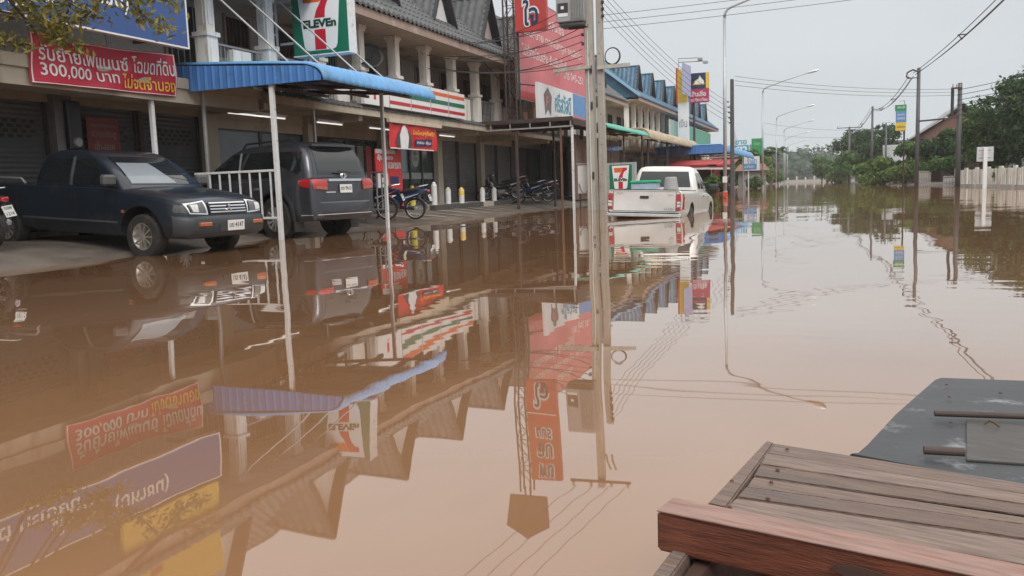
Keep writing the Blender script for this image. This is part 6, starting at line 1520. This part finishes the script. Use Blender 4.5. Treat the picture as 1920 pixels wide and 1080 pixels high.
def gable_house(label, x0, x1, y0, y1, z0, ze, zr, wallm, roofm, wins=True, overh=0.7, swap=False):
    cx_, cy_ = ((y0+y1)/2, (x0+x1)/2) if swap else ((x0+x1)/2, (y0+y1)/2)
    t = thing('gabled_house', (cx_, cy_, z0), label, 'house')
    def MB_():
        m_ = MB()
        if swap: m_.M = Matrix(((0, 1, 0, 0), (1, 0, 0, 0), (0, 0, 1, 0), (0, 0, 0, 1)))
        return m_
    ym = (y0+y1)/2
    MB_().box(x0, x1, y0, y1, z0, ze).build('wall', wallm, t)
    for x in (x0, x1): MB_().prism([(y0-ym+0.3, 0), (y1-ym-0.3, 0), (0, zr-ze-0.55)], (x, ym, ze), Y, Z, X if x == x0 else -X, 0.1).build('gable', wallm, t)
    for s, yy in ((-1, y0), (1, y1)):
        P = []
        for i in range(9):
            q = i/8; zz = zr-(zr-ze+0.35)*(q+0.04*math.sin(math.pi*q)); P.append([(x0-overh, ym+(yy+s*overh-ym)*q, zz), (x1+overh, ym+(yy+s*overh-ym)*q, zz)])
        o = MB_().grid(P).build('roof', roofm, t, smooth=True); md = o.modifiers.new('t', 'SOLIDIFY'); md.thickness = 0.1
    if wins:
        for k in range(3):
            x = x0+(x1-x0)*(k+0.5)/3
            w = MB_().box(x-0.5, x+0.5, y0-0.03, y0-0.005, ze-1.5, ze-0.5).build('window', 'dark_room', t); MB_().box(x-0.56, x+0.56, y0-0.05, y0-0.031, ze-1.58, ze-1.5).build('sill', 'wall_white', w)
        for k in range(2):
            yk = y0+(y1-y0)*(k+0.5)/2; w = MB_().box(x0-0.03, x0-0.005, yk-0.6, yk+0.6, ze-1.6, ze-0.4).build('window', 'dark_room', t)
            MB_().box(x0-0.05, x0-0.031, yk-0.66, yk+0.66, ze-1.68, ze-1.6).build('sill', 'wall_white', w)
        MB_().box(x0-1.2, x0-0.06, y0, y1, ze-2.0, ze-1.85).build('balcony', 'house_cream', t)
    return t
gable_house('red-brown house with grey sheet roof behind the right-hand trees', 82, 94, 6.9, 13.6, 0.1, 4.2, 6.7, 'house_red', 'roof_grey', swap=True)
gable_house('low brown-roofed wing in front of the red-brown house', 76, 81, 8.6, 12.4, 0.1, 2.6, 3.9, 'house_red', 'roof_brown', False, 0.5, swap=True)
gable_house('house with brown roof at the far right behind the big tree', 13.8, 20, 68, 75, 0.1, 5.6, 7.6, 'house_red', 'roof_brown')
gable_house('small low house with grey roof behind the hedge', 5.8, 9.0, 104, 109, 0.1, 2.6, 4.2, 'house_cream', 'roof_grey', False, 0.4)
gable_house('pale garden house behind the cream fence at the right edge', 12.6, 17, 53, 57, 0.1, 2.3, 3.0, 'house_cream', 'roof_brown', True, 0.3)
gable_house('pinkish house far left beyond the awnings', -16.0, -11.0, 118, 124, 0.1, 4.2, 5.6, 'house_red', 'roof_brown', True)

def rpole(label, x, y, h, r=0.16, arms=()):
    t = thing('utility_pole', (x, y, 0), label, 'utility pole')
    MB().cyl((x, y, -0.6), (x, y, h), r*0.8, r*0.62, n=10).build('shaft', 'grey_plastic', t, smooth=True)
    for (z, x0, x1) in arms:
        MB().bar((x+x0, y-0.1, z), (x+x1, y-0.1, z), 0.09, 0.1).build('crossarm', 'iron_dark', t)
        for q in (x0+0.1, (x0+x1)/2, x1-0.1): MB().cyl((x+q, y-0.1, z+0.05), (x+q, y-0.1, z+0.25), 0.05, 0.03, n=8).build('insulator', 'porcelain', t)
    return t
q = rpole('thick dark pole nearest on the right, with looped cable bracket on top', 4.95, 58.6, 7.35, 0.17)
MB().tube([(4.95, 58.5, 7.1), (4.6, 58.5, 7.25), (4.3, 58.5, 7.1), (4.25, 58.5, 6.85), (4.45, 58.5, 6.75)], 0.05, n=6).bar((4.3, 58.5, 6.75), (4.95, 58.5, 6.75), 0.05, 0.05).build('bracket', 'iron_dark', q)
q = rpole('second thick dark pole on the right, among the leaves', 7.16, 57.9, 6.2, 0.2, [(5.9, -0.5, 0.1)])
MB().cyl((6.75, 57.8, 4.2), (6.75, 57.8, 5.9), 0.09, n=8).build('fuse_tube', 'ink', q); MB().bar((4.9, 57.7, 4.05), (7.1, 57.7, 4.15), 0.06, 0.1).build('brace', 'iron_dark', q)
rpole('dark pole further on the right with cable bundle', 3.6, 89.7, 7.5, 0.16)
rpole('thin pole behind the hedge on the right', 5.22, 96.75, 6.1, 0.14)
rpole('far pole with crossarm and three insulators', 2.15, 123.9, 7.5, 0.2, [(7.4, -1.6, 1.6)])
rpole('farther pole half hidden in the dark trees', 1.3, 140.0, 6.4, 0.15)
rpole('very far pole near the end of the road', -1.9, 180.0, 7.0, 0.18, [(6.6, -1.2, 1.2)])
for i, (a, b, sg) in enumerate((((8.0, 24.0, 9.8), (4.75, 58.5, 7.05), 0.55), ((4.5, 58.5, 6.85), (3.55, 89.7, 7.3), 0.7), ((3.5, 89.7, 7.2), (2.0, 123.9, 7.3), 0.8))):
    for k in range(3):
        off = Vector((0.14*(k-1), 0, -0.13*(k == 1)))
        cable(Vector(a)+off, Vector(b)+off*0.8, sg+0.05*k, 0.02, ['bundled cable strand dropping from the upper right corner to the thick dark pole', 'bundled cable strand from the thick dark pole to the next one', 'bundled cable strand running on to the crossarm pole'][i], ['strands of the near bundle', 'strands of the second bundle', 'strands of the third bundle'][i])
    sp = sagged(a, b, sg+0.05)
    for j in (8, 16):
        c = sp[j]; g = thing('cable_spacer', c, ['spacer clamp on the near cable bundle, %s one', 'spacer clamp on the second cable bundle, %s one', 'spacer clamp on the third cable bundle, %s one'][i] % ('first' if j == 8 else 'second'), 'clamp', group='clamps on the cable bundles')
        MB().bar((-0.2, 0, 0.05), (0.2, 0, 0.05), 0.05, 0.05).bar((-0.15, 0, 0.05), (0, 0, -0.18), 0.04, 0.04).bar((0.15, 0, 0.05), (0, 0, -0.18), 0.04, 0.04).build('clamp', 'ink', g, local=True)
for k in range(6):
    cable((7.0, 57.9, 4.3+k*0.3), (16, 46, 6.2+k*0.35), 0.5, 0.018, 'service wires from the second thick pole up to the right edge', 'service wires at the right edge')

# low pale barrier and a few people-high posts at the far end
t = thing('far_barrier', (-3, 188, 0), 'long low pale barrier across the far end of the flooded road', 'barrier')
MB().box(-11.0, 2.5, 188.0, 188.4, -0.2, 0.55).build('wall', 'fence_grey', t)
for k in range(8): MB().box(-10.6+k*1.75, -10.3+k*1.75, 187.9, 188.5, 0.55, 1.3-0.25*(k % 2)).build('post', 'fence_white', t)

# ------------------------------------------------------------------ far left: signs, stall, hut
# leaning lilac plate, yellow boxed sign and navy lender sign over the blue roof row
s = 66.0
t = thing('pylon_sign', (-11.0, s, 3.0), 'tall pylon with yellow box, grey-lilac leaning plate and pale upright panel', 'sign')
a, b = aty(1270, 130, s), aty(1288, 192, s); MB().box(a.x, b.x, s, s+0.5, b.z, a.z).build('yellow_box', 'sign_yellow', t); MB().box(a.x-0.12, a.x-0.005, s-0.02, s+0.52, b.z-0.1, a.z+0.1).build('red_edge', 'sign_red', t)
a, b = aty(1271, 192, s), aty(1291, 268, s); MB().box(a.x, b.x, s+0.02, s+0.4, b.z, a.z-0.02).build('pale_panel', 'sign_white', t)
lettering('เงิน', 'ink_grey', (a.x, s+0.02, b.z), X, Z, -Y, 0.1, 1.2, b.x-a.x-0.2, 0.6, t, 0.01)
q = [aty(1279, 117, s-0.6), aty(1295, 124, s-0.6), aty(1295, 182, s-0.6), aty(1279, 175, s-0.6)]
MB().add([*q, *[v+Vector((0, 0.15, 0)) for v in q]], [(0,1,2,3), (7,6,5,4), (0,4,5,1), (1,5,6,2), (2,6,7,3), (3,7,4,0)]).build('leaning_plate', 'sign_lilac', t)
for p0, p1 in (((1272, 110), (1312, 108)), ((1272, 117), (1322, 114))):
    a, b = aty(*p0, s), aty(*p1, s); MB().tube([aty(1272, 135, s), a, b], 0.04, n=6).build('lamp_arm', 'steel_grey', t); MB().cbox(b.x-0.15, b.x+0.2, s-0.15, s+0.15, b.z-0.2, b.z, 0.03).build('flood_lamp', 'steel_grey', t)
a, b, c = aty(1293, 138, s+0.3), aty(1329, 165, s+0.3), aty(1329, 191, s+0.3)
r, F = panel_y('lender_pole_sign', 'navy and crimson loan sign with yellow edge on the blue-roofed row', s+0.3, a.x, b.x, c.z, a.z, 'sign_crimson', 0.2)
w, h, hb = b.x-a.x, a.z-c.z, b.z-c.z
flat(rect(0.0, hb, w*0.83, h-hb), 'navy_ink', *F, r, 'navy_field', 0.004); flat(rect(w*0.85, hb, w*0.15, h-hb), 'sign_yellow', *F, r, 'yellow_edge', 0.004)
em = [(0.15, 0.25), (0.30, 0.55), (0.45, 0.62), (0.52, 0.85), (0.62, 0.66), (0.74, 0.5), (0.78, 0.25)]
flat([(w*p_[0], hb+(h-hb)*p_[1]) for p_ in em], 'sign_yellow', *F, r, 'emblem', 0.012); flat([(w*p_[0]*0.8+w*0.12, hb+(h-hb)*(p_[1]*0.8+0.12)) for p_ in em], 'sign_white', *F, r, 'emblem', 0.018)
lettering('สินเชื่อ', 'sign_white', *F, w*0.1, hb*0.45, w*0.75, hb*0.42, r, 0.012, 0.02); lettering('รถมีทะเบียน', 'sign_white', *F, w*0.05, hb*0.10, w*0.9, hb*0.24, r, 0.012, 0.01)
MB().bar((a.x+0.3, s+0.4, c.z), (a.x+0.3, s+0.4, 2.5), 0.12, 0.12).build('post', 'iron_dark', r)
# green hoarding on the balcony
for (px0, px1, zt0, m, lb) in ((1256, 1292, 0, 'hoard_pale', 'pale green hoarding panel on the balcony left of the pylon'), (1293, 1332, 0, 'hoard_green', 'darker green hoarding panel on the balcony right of the pylon')):
    a, b = atx(px0, 228, -11.4), atx(px1, 238, -11.4); r, F = panel_x('hoarding', lb, -11.4, a.y, b.y, 4.25, 5.55, m, 0.08, 'steel_white')
# drugstore signs
s = 108.0
a, b = aty(1372, 262, s), aty(1405, 284, s); r, F = panel_y('drugstore_sign', 'white and cyan drugstore roof sign behind the long blue awning', s, a.x, b.x, b.z-0.5, a.z, 'sign_white', 0.15)
flat(rect(0.05, 0.05, b.x-a.x-0.1, (a.z-b.z+0.5)*0.62), 'cyan_ink', *F, r, 'cyan_field', 0.006); lettering('ขาย', 'cyan_ink', *F, 0.4, (a.z-b.z+0.5)*0.68, 1.4, (a.z-b.z)*0.36, r, 0.015, 0.03); lettering('ยา', 'sign_white', *F, 0.5, 0.25, 1.3, (a.z-b.z+0.5)*0.45, r, 0.02, 0.03)
MB().bar((a.x+0.5, s+0.3, 0), (a.x+0.5, s+0.3, a.z), 0.15, 0.15).build('post', 'iron_dark', r)
s = 100.0
a, b = aty(1409, 260, s), aty(1430, 292, s); r, F = panel_y('green_board', 'plain green sign board next to the second street lamp', s, a.x, b.x, b.z, a.z, 'sign_green', 0.15)
lettering('ร้านยา', 'hoard_pale', *F, 0.25, (a.z-b.z)*0.62, b.x-a.x-0.5, 0.4, r, 0.012, 0.01); MB().bar(((a.x+b.x)/2, s+0.2, -0.3), ((a.x+b.x)/2, s+0.2, b.z+0.2), 0.15, 0.15).build('post', 'iron_dark', r)
s = 86.0
a, b = aty(1392, 294, s), aty(1424, 319, s); r, F = panel_y('pharmacy_board', 'small white and blue pharmacy board hanging at the awning end', s, a.x, b.x, b.z, a.z, 'sign_white', 0.12)
flat(rect(0.04, 0.08, b.x-a.x-0.3, (a.z-b.z)*0.42), 'sky_blue', *F, r, 'blue_field', 0.005); lettering('ร้านยา', 'sky_blue', *F, 0.45, (a.z-b.z)*0.5, b.x-a.x-0.7, (a.z-b.z)*0.42, r, 0.01, 0.02); lettering('คลังยา', 'sign_white', *F, 0.2, (a.z-b.z)*0.16, b.x-a.x-0.7, (a.z-b.z)*0.26, r, 0.014, 0.01)
MB().box(a.x+0.5, a.x+0.62, s+0.13, s+0.25, -0.4, b.z+0.2).build('post', 'steel_white', r)
s = 40.5
a, b = aty(1132, 276, s), aty(1152, 283, s); r, F = panel_y('small_blue_board', 'tiny blue and white board in the shade under the green awning', s, a.x, b.x+0.2, b.z, a.z, 'sky_blue', 0.06); lettering('บริการ', 'sign_white', *F, 0.05, 0.04, b.x-a.x, 0.14, r, 0.01); MB().bar((a.x+0.3, s+0.03, a.z), (a.x+0.3, s+0.03, 3.4), 0.02, 0.02).build('hanger', 'iron_dark', r)

# red market stall under the long awning
t = thing('market_stall', (-8.6, 60, 0), 'red market stall with striped white and red shades behind the silver pickup', 'stall')
MB().box(-10.4, -7.4, 60.9, 61.0, -0.3, 1.9).build('back_panel', 'tent_red', t); MB().box(-7.42, -7.36, 57.6, 60.9, -0.3, 1.7).build('side_panel', 'tent_red', t)
for k, (x0, x1, z, m) in enumerate(((-10.6, -7.2, 2.25, 'tent_red'), (-10.2, -7.6, 2.05, 'tent_stripe'), (-7.6, -6.3, 2.0, 'tent_stripe'), (-7.7, -6.1, 2.2, 'tent_red'))):
    MB().add([(x0, 57.4, z-0.25), (x1, 57.4, z-0.28), (x1, 60.9, z+0.12), (x0, 60.9, z+0.12), (x0, 57.4, z-0.38), (x1, 57.4, z-0.41), (x1, 60.9, z+0.09), (x0, 60.9, z+0.09)], [(0,1,2,3), (7,6,5,4), (0,4,5,1), (1,5,6,2), (2,6,7,3), (3,7,4,0)]).build('shade', m, t)
for x in (-10.5, -9.0, -7.5, -6.2): MB().cyl((x, 57.45, -0.4), (x, 57.45, 2.0), 0.03, n=6).build('pole', 'steel_grey', t)
MB().box(-10.2, -7.8, 58.0, 58.9, -0.2, 0.75).build('counter', 'tent_red', t)
# small hut with tiled roof
t = thing('tiled_hut', (-7.9, 97, 0), 'small hut with tiled roof and grey shutter below the pharmacy board', 'hut')
MB().box(-9.6, -6.9, 95.5, 98.5, -0.3, 1.95).build('wall', 'wall_grey', t); MB().box(-9.0, -7.3, 95.44, 95.495, -0.2, 1.7).build('shutter', 'cloth_grey', t)
MB().add([(-10.0, 95.0, 1.85), (-6.5, 95.0, 1.85), (-6.9, 97.0, 2.6), (-9.6, 97.0, 2.6), (-6.5, 99.0, 1.85), (-10.0, 99.0, 1.85)], [(0,1,2,3), (3,2,4,5), (0,3,5), (1,4,2)]).build('roof', 'tile_red', t)
# ------------------------------------------------------------------ the wooden boat in front of the viewer
# local frame: x runs across the deck along the planks, y towards the bow
bo = atz(1443, 829, 0.30); be = atz(1920, 905, 0.30)
ax_ = (be-bo); ax_.z = 0; ax_.normalize(); ay_ = Vector((-ax_.y, ax_.x, 0))
boat = thing('wooden_boat', (bo.x, bo.y, 0.0), 'weathered wooden boat deck with steel sheeted bow in the lower right corner', 'boat', math.atan2(ax_.y, ax_.x))
BM = wm(boat); BI = BM.inverted()
def bl(px, py, z): return BI @ atz(px, py, z)
# plank edges measured along the two sides of the deck
def quad_piece(name, pts, z, t, m, parent=boat, dz=(0, 0, 0, 0), bev=0.003):
    """thin board with the given corner outline (local x, y), top at z"""
    k = len(pts); vs = [(p[0], p[1], z-t+d) for p, d in zip(pts, dz)]+[(p[0], p[1], z+d) for p, d in zip(pts, dz)]
    me = MB().add(vs, [tuple(range(k-1, -1, -1)), tuple(range(k, 2*k))]+[(i, (i+1) % k, k+(i+1) % k, k+i) for i in range(k)]).mesh(name)
    bm = bmesh.new(); bm.from_mesh(me); bmesh.ops.recalc_face_normals(bm, faces=bm.faces); bmesh.ops.bevel(bm, geom=list(bm.edges), offset=bev, segments=2, affect='EDGES'); bm.to_mesh(me); bm.free()
    return link(name, me, m, parent, False, True)
ZD = 0.30
lp = [(1443, 829), (1436, 850), (1424, 872), (1412, 893), (1398, 914), (1380, 934), (1352, 958)]   # left ends of the plank joints
rp = [(1920, 905), (1920, 927), (1920, 948), (1920, 968), (1920, 984), (1920, 1013), (1920, 1062)]
for i in range(6):
    a, b, c, d = bl(*lp[i], ZD), bl(*rp[i], ZD), bl(*rp[i+1], ZD), bl(*lp[i+1], ZD)
    u = (b-a).normalized(); b = a+u*1.15; u2 = (c-d).normalized(); c = d+u2*1.15
    g = 0.0016
    quad_piece('deck_plank', [(d.x, d.y+g), (c.x, c.y+g), (b.x, b.y-g), (a.x, a.y-g)], ZD+0.0012*((i*5) % 3), 0.022, ['wood_grey', 'wood_grey_c', 'wood_grey_b', 'wood_grey', 'wood_grey_b', 'wood_grey_c'][i])
# side strake along the left edge of the deck
a, b, c, d = bl(1436, 826, ZD+0.004), bl(1452, 829, ZD+0.004), bl(1362, 951, ZD+0.004), bl(1326, 943, ZD+0.004)
quad_piece('side_strake', [(d.x, d.y), (c.x, c.y), (b.x, b.y), (a.x, a.y)], ZD+0.004, 0.03, 'wood_grey')
a, b, c, d = bl(1330, 938, ZD-0.02), bl(1352, 952, ZD-0.02), bl(1230, 1120, ZD-0.02), bl(1190, 1120, ZD-0.02)
quad_piece('side_strake', [(d.x, d.y), (c.x, c.y), (b.x, b.y), (a.x, a.y)], ZD-0.02, 0.03, 'wood_grey')
# dark gap board under the deck edge and hull side down into the water
a, d = bl(1440, 828, ZD), bl(1205, 1105, ZD)
u = (d-a).normalized(); a2 = a-u*0.02; d2 = d+u*1.2
hull = MB()
hull.add([(a2.x+0.012, a2.y, ZD-0.03), (d2.x+0.012, d2.y, ZD-0.05), (d2.x+0.09, d2.y, -0.2), (a2.x+0.09, a2.y, -0.2), (a2.x+0.035, a2.y, ZD-0.03), (d2.x+0.035, d2.y, ZD-0.05), (d2.x+0.12, d2.y, -0.2), (a2.x+0.12, a2.y, -0.2)], [(0,1,2,3), (7,6,5,4), (0,4,5,1), (1,5,6,2), (2,6,7,3), (3,7,4,0)])
hull.build('hull_side', 'wood_dark', boat, local=True)
MB().box(-0.02, 1.2, -0.9, 0.70, 0.02, 0.05).build('bilge_floor', 'wood_dark', boat, local=True)
# bow deck sheeted with steel
pts = [(1592, 850), (1612, 848), (1680, 775), (1752, 712), (1764, 708), (1935, 714)]
q = [bl(px, py, ZD-0.004) for px, py in pts]
r0 = q[0]; poly = [(p.x, p.y) for p in q]+[(1.2, q[-1].y-0.02), (1.2, q[0].y-0.11)]
quad_piece('bow_sheet', [poly[0], poly[-1], poly[-2], poly[5], poly[4], poly[3], poly[2], poly[1]], ZD-0.004, 0.012, 'plate_steel', dz=(0,)*8, bev=0.002)
a, b, c, d = bl(1812, 786, ZD), bl(1960, 790, ZD), bl(1960, 872, ZD), bl(1812, 862, ZD)
quad_piece('patch_plate', [(d.x, d.y), (c.x, c.y), (b.x+0.3, b.y), (a.x, a.y)], ZD+0.0005, 0.004, 'patch_board', bev=0.001)
hb = MB(); e0, e1 = poly[0], poly[3]
MB().add([(e0[0], e0[1], ZD-0.02), (e1[0], e1[1], ZD-0.02), (e1[0]+0.06, e1[1]-0.05, -0.2), (e0[0]+0.1, e0[1], -0.2), (e0[0]+0.03, e0[1], ZD-0.02), (e1[0]+0.03, e1[1]-0.03, ZD-0.02), (e1[0]+0.1, e1[1]-0.09, -0.2), (e0[0]+0.14, e0[1], -0.2)], [(0,1,2,3), (7,6,5,4), (0,4,5,1), (1,5,6,2), (2,6,7,3), (3,7,4,0)]).build('bow_side', 'wood_dark', boat, local=True)
e2 = poly[4]
MB().box(e2[0], 1.2, e2[1]-0.06, e2[1]-0.03, -0.2, ZD-0.02).build('bow_front', 'wood_dark', boat, local=True)
# round bars on the bow sheet
for (p0, p1, r_) in (((1752, 775), (1990, 783), 0.0065), ((1732, 844), (1808, 848), 0.008)):
    a, b = bl(*p0, ZD+0.012), bl(*p1, ZD+0.012)
    MB().cyl(a, b, r_, n=12).build('bar', 'iron_dark', boat, smooth=False, local=True)
# heavy red-brown beam across the near end of the deck, resting on the planks' near edge
zt = ZD+0.035
t0, t1, t2, t3 = bl(1262, 935, zt), bl(1960, 1070, zt), bl(1960, 1095, zt), bl(1241, 966, zt)
d = (t1-t0).normalized(); L_ = 1.3; n_ = Vector((d.y, -d.x, 0))
w_ = 0.062; hgt = 0.062
A = t0; B = t0+d*L_; C_ = B+n_*w_; D_ = A+n_*w_
bm_pts = [(D_.x, D_.y), (C_.x, C_.y), (B.x, B.y), (A.x, A.y)]
cb = quad_piece('cross_beam', bm_pts, zt, hgt, 'wood_red', bev=0.004)
tp = [(D_.x-0.0005*n_.x, D_.y-0.0005*n_.y), (C_.x, C_.y), (B.x, B.y), (A.x, A.y)]
quad_piece('bleached_face', tp, zt+0.002, 0.0018, 'wood_bleached', cb, bev=0.0004)
# knot and scar on the beam's near face
kc = D_+d*0.30; kn = n_
scar = MB(); rngb = random.Random(4)
pl = [(0.045*math.cos(k*0.628)*(0.8+0.4*rngb.random()), 0.010*math.sin(k*0.628)*(0.7+0.6*rngb.random())) for k in range(10)]
scar.prism(pl, Vector((kc.x, kc.y, zt-hgt*0.45))+kn*0.001, d, Z, kn, 0.0025); scar.build('scar', 'wood_dark', cb, local=True)
# galvanised pipe under the beam and red timber end
a, b = bl(1345, 1035, ZD-0.07), bl(1295, 1100, ZD-0.07)
MB().cyl(a+(a-b).normalized()*0.25, b-(a-b).normalized()*0.5, 0.018, n=18).build('pipe', 'pvc_pipe', boat, smooth=True, local=True)
a, b, c, e = bl(1272, 1030, ZD-0.05), bl(1318, 1040, ZD-0.05), bl(1270, 1110, ZD-0.05), bl(1222, 1100, ZD-0.05)
quad_piece('rib_end', [(e.x, e.y), (c.x, c.y), (b.x, b.y), (a.x, a.y)], ZD-0.05, 0.06, 'wood_red')
# rusty nails and hooks
for (px, py) in ((1476, 843), (1458, 882), (1446, 905), (1440, 936), (1372, 903), (1368, 952), (1310, 948), (1780, 745), (1783, 793), (1876, 738), (1775, 722)):
    p = bl(px, py, ZD+0.003); MB().lathe([(0, 0.004), (0.003, 0.003), (0.004, 0)], p, Z, 8).build('nail', 'nail_rust', boat, local=True)
for (px, py) in ((1858, 797),):
    p = bl(px, py, ZD+0.006); MB().tube([p+Vector((-0.012, 0, 0)), p+Vector((-0.004, 0.004, 0.008)), p+Vector((0.006, 0.0, 0.006)), p+Vector((0.016, -0.006, 0.0))], 0.0022, n=6).build('bent_hook', 'nail_rust', boat, local=True)

# ------------------------------------------------------------------ damp air that pales the far end of the road
hz = MB().box(-950, 950, -70, 1000, -1.6, 24).build('haze', None)
hz['kind'] = 'stuff'; tag(hz, 'thin pale haze over the whole flooded street', 'haze')
hm_ = bpy.data.materials.new('haze_air'); hm_.use_nodes = True; tn = hm_.node_tree; tn.nodes.clear()
ho = tn.nodes.new('ShaderNodeOutputMaterial'); hv = tn.nodes.new('ShaderNodeVolumePrincipled')
hv.inputs['Color'].default_value = (0.86, 0.9, 0.93, 1); hv.inputs['Density'].default_value = 0.0005; hv.inputs['Anisotropy'].default_value = 0.2
tn.links.new(hv.outputs[0], ho.inputs['Volume']); hz.data.materials.append(hm_)
scene.cycles.volume_bounces = 1
